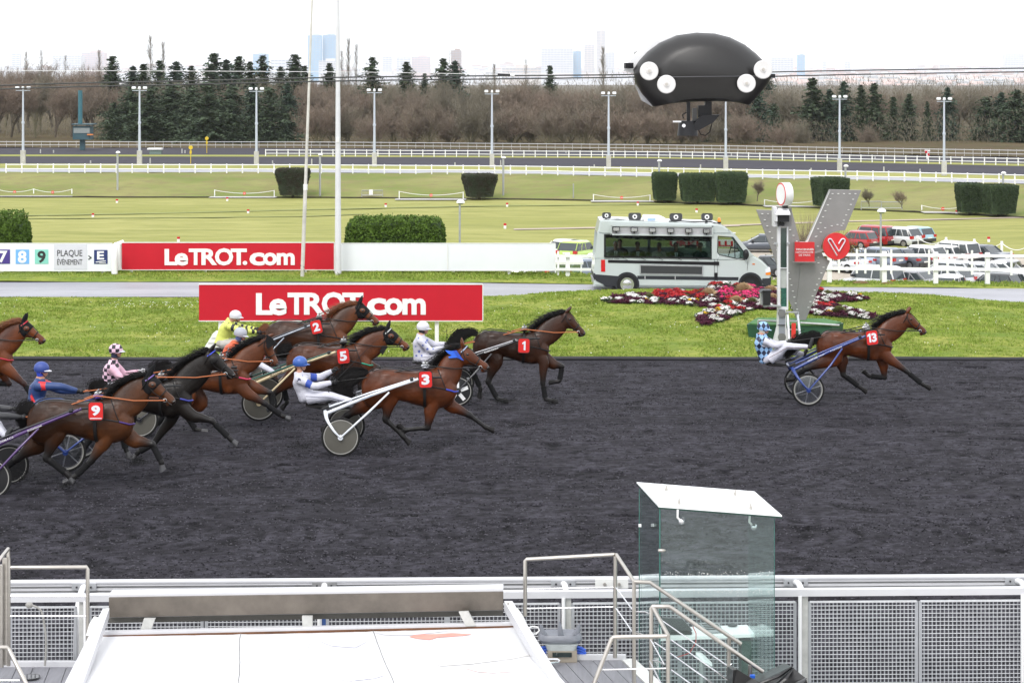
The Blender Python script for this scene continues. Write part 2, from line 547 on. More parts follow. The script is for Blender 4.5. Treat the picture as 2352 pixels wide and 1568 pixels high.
# ---- the racing track
def build_track():
 xs = np.arange(-34,34.01,.11); ys = np.arange(22.0,51.21,.055)
 X,Y = np.meshgrid(xs,ys)
 n = (vnoise(X * 5,Y * 14,21) - .5) * .022 + (vnoise(X * .9,Y * 5,1) - .5) * .028 + (vnoise(X * 2.2,Y * 11,2) - .5) * .016 + (vnoise(X * .35,Y * 1.3,4) - .5) * .03
 ph = 15 * (X + .55 * (Y - 31.6) ** 2) + 5.0 * vnoise(X * .4,Y * .4,8)
 herr = np.maximum(0,np.sin(ph)) ** 4 * np.exp(-((Y - 31.6) / 1.1) ** 2)
 herr2 = np.maximum(0,np.sin(ph * .9 + 2)) ** 4 * np.exp(-((Y - 28.4) / .7) ** 2)
 herr3 = np.maximum(0,np.sin(9 * (X - .9 * (Y - 36.4)) + 6 * vnoise(X * .3,Y * .3,18))) ** 4 * np.exp(-((Y - 36.4) / 1.2) ** 2)
 fur = np.sin(Y * 9 + 1.2 * np.sin(X * .12) + 3 * vnoise(X * .08,Y * .5,9)) * .006
 spots = np.maximum(0,vnoise(X * 2.6,Y * 3.4,12) - .8) * -.22
 Z = n * .75 - herr * .03 - herr2 * .022 - herr3 * .02 + fur + spots
 Z *= np.clip((51.2 - Y) / .6,0,1)
 V = np.stack([X,Y,Z],-1)
 nr,nc = X.shape
 i,j = np.meshgrid(np.arange(nr - 1),np.arange(nc - 1),indexing='ij')
 a = i * nc + j
 o = raw_mesh('racing_track',V.reshape(-1,3),np.stack([a,a + 1,a + nc + 1,a + nc],-1),4,CINDER,smooth=True,kind='structure')
 q = vnoise(X * .5,Y * 1.2,51); fine = vnoise(X * 4.5,Y * 7,52) * .55 + vnoise(X * 9,Y * 10,53) * .45
 damp_groove_shade = np.clip((fine - .50) * 3.0,0,1) * .50 + np.clip((herr + herr2 * .8 + herr3 * .6) * (.5 + q),0,1) * .95 + np.clip(spots * -40,0,1) * .9  # random damp, with shade of harrow grooves and pits painted in
 damp_groove_shade += np.clip(vnoise(X * .22,Y * 1.1,54) - .62,0,1) * 1.2
 o.data.attributes.new('damp_groove_shade','FLOAT','POINT').data.foreach_set('value',np.clip(damp_groove_shade,0,1).ravel().astype(np.float32))
build_track()
def clods():
 rn = np.random.RandomState(91); n = 110000
 y = 23 + 28 * rn.rand(n) ** .9; x = (rn.rand(n) * 2 - 1) * (y * .29)
 keep = rn.rand(n) < (.25 + .75 * vnoise(x * .6,y * 1.5,61)); x,y = x[keep],y[keep]; n = len(x)
 L = rn.uniform(.008,.028,n); h = L * rn.uniform(.1,.35,n); a = rn.normal(0,.5,n); dx,dy = np.cos(a) * L,np.sin(a) * L
 z = np.full(n,.0)
 p0 = np.stack([x - dx,y - dy,z],1); p1 = np.stack([x + dx,y + dy,z],1); p2 = np.stack([x - dy * .5,y + L * .6,z],1); p3 = np.stack([x,y + L * .2,z + .010 + h],1)
 V = np.stack([p0,p1,p3,p1,p2,p3,p2,p0,p3],1).reshape(-1,3)
 ms = [M('cinder_light',(.085,.081,.096),.8,var=.3,scale=3,world=True,spec=.3),M('cinder_mid',(.045,.043,.05),.85,var=.3,scale=3,world=True,spec=.2),M('cinder_dark',(.012,.012,.014),.9,var=.3,scale=3,world=True,spec=.1)]
 o = raw_mesh('loose_cinders',V,np.arange(len(V)),3,ms,kind='stuff',label='loose lumps of cinder scattered over the black track')
 o.data.polygons.foreach_set('material_index',np.repeat(rn.choice(3,n,p=[.30,.42,.28]),3).astype(np.int32))
clods()
mb = MB(); mb.box((0,11.0,-.35),(120,22.0,.3)); mb.build('stand_apron',CONC,kind='structure')
for sx in (-1,1):
 mb = MB(); mb.box((sx * 67,36.6,-.1),(66,29.2,.2)); mb.build('racing_track',CINDER,kind='structure')
# raised rubber kerb along the far side of the track
mb = MB()
kp = [(x,51.27 + .02 * math.sin(x * .3),.03 + .010 * math.sin(x * .9)) for x in np.arange(-60,60.1,1.5)]
mb.tube(kp,.055,8)
mb.box((0,51.40,-.06),(120,.14,.2))
mb.build('kerb',M('kerb_rubber',(0.022,0.022,0.024),.7,var=.25,scale=2,bump=.01),kind='structure',smooth=True)
# ---- near lawn with its mound, path behind, grass strip
E_v = curve([(-3000,680),(1000,680),(1109,678),(1250,669),(1401,660),(1650,660),(1883,664),(2083,669),(2242,685),(2352,694),(2600,700),(5000,700)],50)
def crest(X): return CH - (E_v(CX + X * F / 65.5) - CY) * 65.5 / F
def path_z(X):
 return np.interp(X,[-60,-1,4,12,17,60],[.10,.10,.05,-.06,-.09,-.10])
def lawn_z(X,Y):
 X = np.asarray(X,float); Y = np.asarray(Y,float)
 t = np.clip((Y - 51.4) / 13.4,0,1)
 s = t * t * (3 - 2 * t)
 z = .05 + (crest(X) - .05) * (.35 * t + .65 * s)
 back = np.clip((Y - 65.0) / .9,0,1)
 z = z * (1 - back) + (path_z(X) - .03) * back
 return z + (vnoise(X * .7,Y * .7,5) - .5) * .05 * np.clip((Y - 51.4) * 2,0,1) * (1 - back)
def build_lawn():
 xs = np.arange(-34,34.01,.14); ys = np.arange(51.4,66.1,.14)
 X,Y = np.meshgrid(xs,ys)
 Z = lawn_z(X,Y) + (vnoise(X * 3.1,Y * 3.1,6) - .5) * .03
 V = np.stack([X,Y,Z],-1); nr,nc = X.shape
 i,j = np.meshgrid(np.arange(nr - 1),np.arange(nc - 1),indexing='ij'); a = i * nc + j
 raw_mesh('lawn',V.reshape(-1,3),np.stack([a,a + 1,a + nc + 1,a + nc],-1),4,LAWN,smooth=True,kind='structure')
build_lawn()
def gy(u,v,zf,Y0=58.0):
 """point of the ground surface zf seen at (u,v)"""
 lo,hi = 50.0,66.0
 for _ in range(40):
  mid = (lo + hi) / 2
  p = P(u,v,mid)
  if p.z > float(zf(p.x,p.y)): lo = mid
  else: hi = mid
 return P(u,v,(lo + hi) / 2)
pv = curve([(-3000,648),(1000,648),(1245,652),(1883,659),(2352,663),(5000,664)],60)
def xrow(Y,zf):
 xs = np.arange(-60,60.1,1.0)
 return np.stack([xs,np.full_like(xs,Y),np.array([float(zf(x)) for x in xs])],1)
def zfar(x):
 return float(CH - (pv(CX + x * F / 69.3) - CY) * 69.3 / F)
def zboard(x):
 return float(np.interp(CX + x * F / 72.0,[-3000,1000,1300,2000,2352,4000],[.24,.24,.10,-.19,-.24,-.25]))
def xstrip(name,rows,mat,sub=1,noise=0.0):
 return strip(name,[lambda u,r=r: r for r in rows],mat,sub,US,noise)
xstrip('service_path',[xrow(65.3,lambda x: float(path_z(x))),xrow(66.5,lambda x: float(path_z(x)) + .01),xrow(69.35,zfar)],ASPHALT,3)
xstrip('grass_verge',[xrow(69.3,lambda x: zfar(x) + .02),xrow(69.5,lambda x: zfar(x) + .08),xrow(72.0,zboard),xrow(73.6,lambda x: zboard(x) - .05),xrow(80,lambda x: -1.2),xrow(118,lambda x: -9.65)],LAWN,6,.08)
# ---- sunken infield, car park, embankment, far tracks
foot_v = curve([(-2500,452),(0,452),(750,453),(1300,458),(1566,465),(2000,481),(2352,499),(2700,512),(5000,520)])
fence_v = curve([(-2500,397),(0,397),(700,398),(1200,401),(1500,407),(2000,415),(2352,424),(2700,432),(5000,436)])
t2n_v = curve([(-2500,376),(0,376),(750,378),(1550,384.5),(2352,405),(2700,412),(5000,414)])
t2f_v = curve([(-2500,359),(0,359),(750,360),(1550,364),(2352,381.5),(2700,388),(5000,390)])
t1n_v = curve([(-2500,355),(0,355),(750,356),(1550,361),(2352,377),(2700,382),(5000,384)])
t1f_v = curve([(-2500,339.5),(0,339.5),(750,340.5),(1550,348),(2352,362),(2700,366),(5000,367)])
lot_v = curve([(-2500,640),(1080,640),(1180,575),(1500,568),(1900,573),(2352,592),(2700,600),(5000,610)],40)
ZI = -9.6
strip('car_park_ground',[lambda u: xrow(103.9,lambda x: ZI)[:len(u)] if False else np.stack([(u - CX) * 117 / F,np.full_like(u,117.0),np.full_like(u,ZI)],1),row_z(lot_v,ZI)],SAND,4)
strip('infield_lawn',[row_z(lot_v,ZI + .03),row_z(foot_v,-8.8)],INFIELD,14,noise=.08,lift=-.0)
def infield(u,v):
 a = np.array([float(u)])
 v0,v1 = float(lot_v(a)[0]),float(foot_v(a)[0])
 z0,z1 = ZI + .03,-8.8
 Y0,Y1 = F * (CH - z0) / (v0 - CY),F * (CH - z1) / (v1 - CY)
 t = (F * (CH - z0) - (v - CY) * Y0) / ((v - CY) * (Y1 - Y0) + F * (z1 - z0))
 return P(u,v,Y0 + (Y1 - Y0) * t)
foot1_v = lambda u: foot_v(u) - 2.2
ZF = -6.2
strip('infield_path',[row_z(lambda u: foot_v(u) + .5,-8.72),row_z(lambda u: foot_v(u) - 1.2,-8.70)],SOIL,1)
strip('embankment',[row_z(lambda u: foot_v(u) - .6,-8.74),row_z(lambda u: fence_v(u) + 17,-6.95),row_z(lambda u: fence_v(u) + 1.5,ZF - .04),row_z(lambda u: fence_v(u) - 2,ZF)],EMBANK,8,noise=.22)
strip('service_road',[row_z(lambda u: fence_v(u) - 2,ZF + .01),row_z(lambda u: fence_v(u) - 10.5,ZF + .01)],ASPHALT,2)
strip('far_verge',[row_z(lambda u: fence_v(u) - 10.4,ZF),row_z(lambda u: t2n_v(u) - .2,ZF - .04)],INFIELD,2)
strip('far_track',[row_z(t2n_v,ZF - .04),row_z(t2f_v,ZF - .04)],CINDER_FAR,4)
strip('far_track_verge',[row_z(lambda u: t2f_v(u) + .1,ZF - .02),row_z(t1n_v,ZF - .02)],INFIELD,2)
strip('far_track',[row_z(t1n_v,ZF - .04),row_z(t1f_v,ZF - .04)],CINDER_FAR,3)
strip('forest_floor',[row_z(t1f_v,ZF - .03),row_z(lambda u: t1f_v(u) * 0 + 312,-6.7),row_z(lambda u: t1f_v(u) * 0 + 262,-9),row_z(lambda u: t1f_v(u) * 0 + 225,-12.5)],FOREST,4,noise=.5)
# pale tracks across the infield
def thin(name,pts,wpx,mat,z):
 c = curve(pts,30)
 us = np.arange(pts[0][0],pts[-1][0] + 1,40.0)
 rows = []
 for sg in (.5,-.5):
  rows.append(np.array([infield(uu,vv + sg * wpx)[:] for uu,vv in zip(us,c(us))]) + np.array([0,0,.07]))
 strip(name,[lambda u,r=r: r for r in rows],mat,1,us)
TRACKS = M('worn_footpath',(0.40,0.33,0.26),.9,var=.1,scale=.5,world=True)
thin('footpath',[(1180,528),(1366,524),(1640,521),(1720,518)],3.0,TRACKS,-5.72)
thin('footpath',[(1660,519),(1960,509),(2200,504),(2352,500.5),(2600,497)],2.5,TRACKS,-5.70)
RUT = M('mown_rut',(0.215,0.235,0.06),.95,var=.2,scale=.4,world=True)
thin('mowing_rut',[(0,497),(400,490),(760,481),(1100,474),(1700,468),(2000,463.5)][:5],2.4,RUT,-5.68)
thin('mowing_rut',[(-200,505),(500,500),(700,498),(850,492)],1.6,RUT,-5.68)
# ---- grass tufts standing on the near lawn and the verge
def tufts(name,n,xr,yr,zf,h,mats,seed,wid=.02,blades=4,keep=None):
 rs = np.random.RandomState(seed)
 x = rs.uniform(xr[0],xr[1],n); y = rs.uniform(yr[0],yr[1],n)
 pat = vnoise(x * .9,y * .9,31) * .6 + vnoise(x * 3,y * 3,32) * .4
 k = rs.rand(n) < np.clip((pat - .15) * 2.2,.1,1)
 if keep is not None: k &= keep(x,y)
 x,y,pat = x[k],y[k],pat[k]; n = len(x)
 z = zf(x,y)
 V,Fc,Mi = [],[],[]
 for b in range(blades):
  a = rs.uniform(0,2 * np.pi,n); hh = h * (.5 + .9 * rs.rand(n)) * (.6 + .8 * pat)
  ox,oy = rs.normal(0,.03,n),rs.normal(0,.03,n)
  dx,dy = np.cos(a) * wid,np.sin(a) * wid
  lx,ly = rs.normal(0,.6,n) * hh,rs.normal(0,.6,n) * hh
  p0 = np.stack([x + ox - dx,y + oy - dy,z - .02],1)
  p1 = np.stack([x + ox + dx,y + oy + dy,z - .02],1)
  p2 = np.stack([x + ox + lx,y + oy + ly,z + hh],1)
  V.append(np.stack([p0,p1,p2],1).reshape(-1,3))
 V = np.concatenate(V)
 o = raw_mesh(name,V,np.arange(len(V)),3,mats,kind='stuff',label=None)
 mi = (rs.rand(len(V) // 3) * len(mats)).astype(np.int32)
 o.data.polygons.foreach_set('material_index',mi)
 return o
G1 = M('grass_blade_green',(0.160,0.232,0.035),.8,var=.25,scale=.7,world=True,spec=.1)
G2 = M('grass_blade_lime',(0.235,0.315,0.055),.8,var=.25,scale=.7,world=True,spec=.1)
G3 = M('grass_blade_straw',(0.30,0.33,0.09),.85,var=.2,scale=.7,world=True,spec=.1)
def grass():
 return [G1,G2,G1,G2,G3]
tag(tufts('lawn_grass',80000,(-22,22),(51.45,65.3),lambda x,y: lawn_z(x,y),.040,grass(),5),'short lush lawn grass between the black track and the grey path')
def vz(x,y):
 a = np.array([zfar(q) for q in x]) + .06; b = np.array([zboard(q) for q in x])
 t = np.clip((y - 69.5) / 2.5,0,1)
 return a * (1 - t) + b * t
tag(tufts('verge_grass',16000,(-22,22),(69.45,73.5),vz,.06,grass(),6),'narrow strip of grass behind the grey path')
# == BACKGROUND
HILL = ground_mat('hazed_hillside',(0.50,0.50,0.54),(0.66,0.64,0.64),(0.44,0.46,0.48),.004,.02,(1,1,1),.95,.5,.05,.5,.05)  # hillside whitened, distance haze put into its colour
hill_v = curve([(-2500,152),(0,152),(500,155),(1000,160),(1060,150),(1120,147),(1200,149),(1300,156),(1800,160),(2352,157),(5000,160)],30)
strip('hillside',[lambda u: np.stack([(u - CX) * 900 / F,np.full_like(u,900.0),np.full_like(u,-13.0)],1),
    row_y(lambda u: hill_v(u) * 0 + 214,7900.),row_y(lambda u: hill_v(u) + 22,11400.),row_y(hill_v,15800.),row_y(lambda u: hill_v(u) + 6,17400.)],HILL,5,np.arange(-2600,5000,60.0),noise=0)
BCOL = {
'blue': M('pale_blue_glass',(0.24,0.44,0.62),.4,var=.08,scale=.05),
'white': M('pale_render',(0.66,0.66,0.66),.8,var=.06,scale=.05),
'cream': M('cream_render',(0.66,0.61,0.58),.8,var=.06,scale=.05),
'brick': M('brown_brick',(0.38,0.28,0.25),.8,var=.1,scale=.05),
'pink': M('pinkish_render',(0.64,0.53,0.52),.8,var=.06,scale=.05)}
BWIN = M('hazed_window_glass',(0.38,0.42,0.48),.5,var=.1,scale=.1)  # glass lightened so that haze is carried by the window colour
ROOFC = M('rust_roof',(0.62,0.46,0.42),.8,var=.15,scale=.1)
def building(u0,u1,vt,vb,Y,col,label,floors,vertical=False):
 Y = Y * 2.2
 a,b = P(u0,vb,Y),P(u1,vt,Y)
 W,H = b.x - a.x,b.z - a.z
 D = max(W * .7,12)
 base = Vector(((a.x + b.x) / 2,Y + D / 2,a.z - 30))
 r = empty('apartment_building' if col != 'blue' else 'tower_block',base,label,'building','far buildings on the skyline')
 mb = MB(); mb.box((base.x,base.y,(b.z + base.z) / 2),(W,D,b.z - base.z)); mb.build('wall',BCOL[col],r)
 mb = MB()
 fh = H / floors
 for k in range(floors):
  z = a.z + (k + .55) * fh
  nseg = max(1,int(W / 16))
  for q in range(nseg):
   sw = W / nseg
   mb.box((a.x + (q + .5) * sw,Y - .05,z),(sw * .84,.5,fh * .42))
 mb.build('window',BWIN,r,kind='stuff')
 mb = MB(); mb.box((base.x + W * .1,base.y,b.z + fh * .5),(W * .5,D * .5,fh)); mb.build('roof_plant_room',BCOL['white' if col == 'blue' else col],r)
 return r
for a in [
(707,738,81,172,4600,'blue','left one of the pale blue twin glass towers on the skyline',24),
(741,772,80,172,4620,'blue','right one of the pale blue twin glass towers, behind the white mast',24),
(27,46,124,160,5000,'white','small hazy block at the far left of the skyline',8),
(120,185,129,162,5200,'white','long low hazy block above the bare trees at left',8),
(187,240,121,162,5300,'pink','hazy pinkish block left of the first dark conifer tip',9),
(581,615,124,158,4900,'blue','short pale blue glass block left of the twin towers',8),
(622,672,137,170,4700,'white','wide white block just left of the twin towers',5),
(732,775,140,172,4400,'white','white block standing below the twin glass towers',6),
(879,900,131,166,5100,'white','narrow hazy block right of the leafless poplars',8),
(910,943,132,168,5100,'white','hazy white block behind the conifer tip right of the masts',9),
(945,988,131,168,5150,'pink','hazy pinkish slab block in the middle of the skyline',9),
(1036,1060,116,158,4300,'brick','brown brick tower rising above a dark conifer',11),
(1115,1144,166,186,3900,'white','low white building just above the cable joint',3),
(1153,1243,156,182,4200,'cream','long low pale building beside the bare trees, mid skyline',4),
(1243,1316,112,168,4800,'white','broad gridded white slab block left of the tall tower',14),
(1317,1335,118,168,4850,'blue','bluish block joined to the broad white slab',13),
(1342,1366,104,168,4700,'cream','cream block just left of the tallest striped tower',15),
(1370,1391,71,168,4600,'cream','tallest slim striped apartment tower on the skyline',28),
(1391,1412,121,168,4900,'white','hazy block just right of the tallest striped tower',12),
(1772,1822,134,172,5200,'white','stepped white block right of the hanging camera dome',9),
(1832,1849,126,172,5000,'blue','slim blue tower right of the hanging camera dome',12),
(1889,1898,142,170,5600,'white','tiny slim tower right of the blue tower',7),
(1940,1953,143,170,5600,'white','tiny twin-shouldered tower far right of the blue one',7),
(2158,2181,149,172,6000,'cream','small hazy block above the cable on the right',6),
(2309,2352,125,170,5600,'white','broad hazy block at the right edge of the skyline',10)]:
 building(*a)
# hazy houses and low blocks covering the hillside on the right
rs = random.Random(3)
def hill_point(u,v):
 t = (v - float(hill_v(np.array([u]))[0])) / 22
 if t < 1: Y = 15800 - 4400 * t
 else: Y = 11400 - 3500 * min(1,(v - float(hill_v(np.array([u]))[0]) - 22) / (214 - float(hill_v(np.array([u]))[0]) - 22))
 return P(u,v,Y)
def house_mesh(kind):
 mb = MB()
 if kind < 3:
  mb.box((0,0,4),(1.0 * 22,12,16)); mb.prism([(-11.5,-6.5,12),(11.5,-6.5,12),(11.5,0,16),(-11.5,0,16)],(0,0,0),(0,.01,0),1)
  mb.prism([(-11.5,-6.4,12),(-11.5,6.4,12),(-11.5,0,17)],(0,0,0),(23,0,0),1)
 else:
  mb.box((0,0,6),(34,14,24)); mb.box((0,0,19),(20,8,3))
 for k in range(2 if kind < 3 else 4):
  mb.box((0,-6.1 if kind < 3 else -7.1,3 + k * 4.5),(18 if kind < 3 else 30,.4,1.7),2)
 return mb
protos = []
for i,c in enumerate(('white','cream','pink','white','cream')):
 o = house_mesh(i if i < 3 else 3).build('house' if i < 3 else 'apartment_building',[BCOL[c],ROOFC,BWIN],loc=(0,0,0))
 protos.append(o)
spots = []
for k in range(760):
 u = rs.uniform(1700,2420) if rs.random() < .8 else rs.uniform(-30,1700)
 hv = float(hill_v(np.array([u]))[0])
 v = hv + 2 + (rs.random() ** .8) * (206 - hv if u > 1700 else 22)
 spots.append((v,u))
spots.sort(reverse=True)
first = [True] * 5
for k,(v,u) in enumerate(spots[:260]):
 i = rs.choice([0,0,1,1,2,3,4])
 p = hill_point(u,v)
 if first[i]:
  o = protos[i]; first[i] = False; o.location = p
 else:
  o = protos[i].copy(); COL.objects.link(o); o.location = p
 o.rotation_euler = (0,0,rs.uniform(-.5,.5)); s = rs.uniform(1.7,3.0); o.scale = (s,s,rs.uniform(1.5,2.6))
 tag(o,'small hazy house on the distant hillside' if i < 3 else 'hazy flat-roofed block among the houses on the distant hillside','house' if i < 3 else 'building','buildings on the distant hillside')
mbs = MB()
for v,u in spots[260:]:
 p = hill_point(u,v); s = rs.uniform(.8,1.4)
 mbs.box((p.x,p.y,p.z + 8),(46 * s,24,34 * s),rs.choice([0,0,1]))
 mbs.box((p.x,p.y - 12.1,p.z + 12),(38 * s,.3,4),3)
 if rs.random() < .6: mbs.box((p.x,p.y,p.z + 9 + 17 * s),(46 * s,24,6),2)
mbs.build('houses',[BCOL['white'],BCOL['cream'],ROOFC,BWIN],kind='stuff',label='mass of tiny hazy houses covering the distant hillside')
# -- trees
BARK = M('grey_brown_bark',(0.085,0.068,0.05),.9,var=.25,scale=1.5)
BARKL = M('olive_bark',(0.15,0.135,0.08),.9,var=.25,scale=1.5)
TW = [M('brown_twigs',(0.180,0.142,0.108),.9,var=.3,scale=.25),M('grey_twigs',(0.155,0.136,0.100),.9,var=.3,scale=.25),M('rusty_twigs',(0.200,0.150,0.115),.9,var=.3,scale=.25)]
NEED = [M('dark_needles',(0.036,0.076,0.036),.85,var=.35,scale=.4,col2=(0.062,0.088,0.040)),M('blue_green_needles',(0.034,0.072,0.044),.85,var=.35,scale=.4,col2=(0.050,0.085,0.052)),M('olive_needles',(0.038,0.072,0.038),.85,var=.35,scale=.4,col2=(0.07,0.10,0.05))]
def bare_tree(seed,H=13.0,low=False,twigs=6500):
 rs = random.Random(seed)
 trunk = MB(); limbs = MB()
 tips = []
 def grow(p,d,L,r,depth):
  n = 3
  pts = [p]; q = Vector(p); dd = Vector(d)
  for i in range(n):
   dd = (dd + Vector((rs.gauss(0,.13),rs.gauss(0,.13),rs.gauss(.04,.06)))).normalized()
   q = q + dd * L / n; pts.append(q.copy())
  r1 = r * .62
  (trunk if depth == 0 else limbs).tube(pts,[r + (r1 - r) * i / n for i in range(n + 1)],5 if depth < 2 else 3,cap=False)
  if depth >= 2:
   for i in range(1,n + 1): tips.append((pts[i],dd.copy(),L))
  if depth >= 4: return
  k = rs.choice([3,4]) if depth else (9 if low else rs.choice([5,6,7]))
  for i in range(k):
   t = rs.uniform(.35,1.0) if depth else rs.uniform(.5,1.0)
   b = pts[min(n,int(t * n))]
   ang = rs.uniform(.25,.85) if depth else rs.uniform(.12,1.15 if low else .75)
   ax = rs.uniform(0,2 * math.pi)
   side = (dd.orthogonal().normalized())
   side.rotate(Matrix.Rotation(ax,3,dd))
   nd = (dd * math.cos(ang) + side * math.sin(ang)).normalized()
   nd.z = nd.z * .9 + .25
   grow(b,nd,L * (rs.uniform(.62,.86) if depth else rs.uniform(2.2,3.6) if low else rs.uniform(1.0,1.5)),r1 * rs.uniform(.5,.75),depth + 1)
 grow(Vector((0,0,-.3)),Vector((0,0,1)),H * (.10 if low else .24),H * .019,0)
 V = []
 rn = np.random.RandomState(seed)
 T = rn.randint(0,len(tips),twigs)
 for t in T:
  p,d,L = tips[t]
  nd = Vector((d.x * .5 + rn.normal(0,.5),d.y * .5 + rn.normal(0,.5),d.z * .6 + .25 + rn.normal(0,.35))).normalized()
  l = H * rn.uniform(.03,.095)
  a = Vector(p) + Vector(rn.normal(0,.12,3))
  sd = nd.orthogonal().normalized(); sd.rotate(Matrix.Rotation(rn.uniform(0,6.28),3,nd))
  wv = .022 * H / 13
  V += [a - sd * wv,a + sd * wv,a + nd * l]
 V = np.array([v[:] for v in V])
 mx = V[:,2].max()
 sc = H / mx
 return trunk,limbs,V,sc
def poplar(seed,H=13.0):
 rs = random.Random(seed); rn = np.random.RandomState(seed)
 r = empty('bare_tree',(0,0,0),'x','tree')
 mb = MB(); mb.tube([(0,0,-.3),(.1,0,H * .5),(0,.05,H)],[.10,.05,.01],5,cap=False); mb.build('trunk',BARK,r)
 V = []
 for i in range(150):
  z = H * rs.uniform(.12,.98); a = rs.uniform(0,6.28); L = (2.6 - 2.1 * z / H) * rs.uniform(.5,1.1)
  b = Vector((0,0,z)); d = Vector((math.cos(a) * .55,math.sin(a) * .55,1)).normalized()
  V += [b - Vector((.03,0,0)),b + Vector((.03,0,0)),b + d * L * 1.6]
  for k in range(9):
   c_ = b + d * L * 1.6 * rs.uniform(.2,1); dd = Vector((rn.normal(0,.5),rn.normal(0,.5),1)).normalized()
   V += [c_ - Vector((.014,0,0)),c_ + Vector((.014,0,0)),c_ + dd * rs.uniform(.3,.8)]
 raw_mesh('crown',np.array([v[:] for v in V]),np.arange(len(V)),3,TW[1],parent=r)
 return r
def tree_obj(seed,mats,name='bare_tree',**kw):
 trunk,limbs,V,sc = bare_tree(seed,**kw)
 r = empty(name,(0,0,0),'x','tree')
 trunk.build('trunk',mats[0],r)
 b = len(limbs.v)
 lv = np.array(limbs.v); 
 c = raw_mesh('crown',V,np.arange(len(V)),3,mats[1],parent=r)
 limbs.build('limbs',mats[0],r)
 for ch in r.children: ch.scale = (sc,sc,sc)
 return r
def conifer(seed,H=15.0,R=3.2,mats=(None,None),dens=1.0,base=.12,shape=.85):
 rs = random.Random(seed); rn = np.random.RandomState(seed)
 r = empty('conifer_tree',(0,0,0),'x','tree')
 mb = MB(); mb.tube([(0,0,-.5),(0.05,0,H * .5),(0,0,H)],[.24,.15,.02],6,cap=False)
 V = []
 n = int(40 * dens)
 for i in range(n):
  t = base + (1 - base) * (i / n) ** .92
  z = H * t
  rr = R * (1 - t) ** shape * rs.uniform(.72,1.2) + .12
  nb = max(5,int(12 * (1 - t) + 5))
  for k in range(nb):
   a = rs.uniform(0,2 * math.pi); L = rr * rs.uniform(.45,1.1)
   droop = rs.uniform(-.05,.38)
   m = max(5,int(L * 7))
   for q in range(m):
    s = (q + rs.random()) / m
    c = Vector((math.cos(a) * L * s,math.sin(a) * L * s,z - droop * L * s * s + rs.gauss(0,.09)))
    if q % 3 == 0: pass
    sz = .62 * (1.1 - .5 * s) * rs.uniform(.7,1.4) * H / 15
    d1 = Vector(rn.normal(0,1,3)); d1.z *= .45; d1.normalize()
    d2 = Vector(rn.normal(0,1,3)); d2.z *= .45; d2.normalize()
    V += [c - d1 * sz * .6,c + d2 * sz * .6,c + d1 * sz * .5 + Vector((0,0,-sz * .35))]
 mb.build('trunk',mats[0],r)
 V = np.array([v[:] for v in V])
 raw_mesh('crown',V,np.arange(len(V)),3,mats[1],parent=r)
 return r
bares = [tree_obj(s,(BARKL if i % 3 == 1 else BARK,TW[i % 3]),H=13) for i,s in enumerate((11,12,13,14,15))]
slim = poplar(21)
bushy = [tree_obj(s,(BARKL,TW[i]),H=13,low=True) for i,s in enumerate((41,42,43))]
conis = [conifer(31,15,2.9,(BARK,NEED[0]),shape=.62),conifer(32,15,3.6,(BARK,NEED[1]),shape=.58),conifer(33,15,2.8,(BARK,NEED[0]),dens=.75,base=.25,shape=.52),conifer(34,13,5.2,(BARK,NEED[2]),shape=.5,base=.1)]
used = set()
PL = [(53,'at the left edge'),(189,'left of the teal tower'),(320,'right of the teal tower'),(589,'between the second and third light masts'),(700,'left of the leaning pole'),(860,'beside the white mast'),(1000,'right of the white mast'),(1130,'left of the middle light mast'),(1260,'right of the middle light mast'),(1398,'left of the sixth light mast'),(1600,'left of the camera dome'),(1780,'below the camera dome'),(1928,'right of the camera dome'),(2168,'between the last two light masts'),(9999,'near the right edge')]
def place(u): return next(t for x,t in PL if u < x)
def put_tree(proto,u,vt,vb,Y,label,group,wide=1.0,baseH=None):
 Hm = {id(c): (13 if c is conis[3] else 15) for c in conis}.get(id(proto),13)
 top,bot = P(u,vt,Y),P(u,vb,Y)
 s = (top.z - bot.z) / Hm
 if id(proto) in used:
  o = copy_tree(proto)
 else:
  used.add(id(proto)); o = proto
 o.location = bot
 o.rotation_euler = (0,0,rs.uniform(0,6.28))
 wide = wide * (1.75 if proto in conis else 1.0); o.scale = (s * wide,s * wide,s)
 tag(o,label + ', ' + place(u),'tree',group)
 return o
rs = random.Random(77)
g_b = 'bare trees in the wood beyond the far track'
base_v = lambda u: float(t1f_v(np.array([u]))[0])
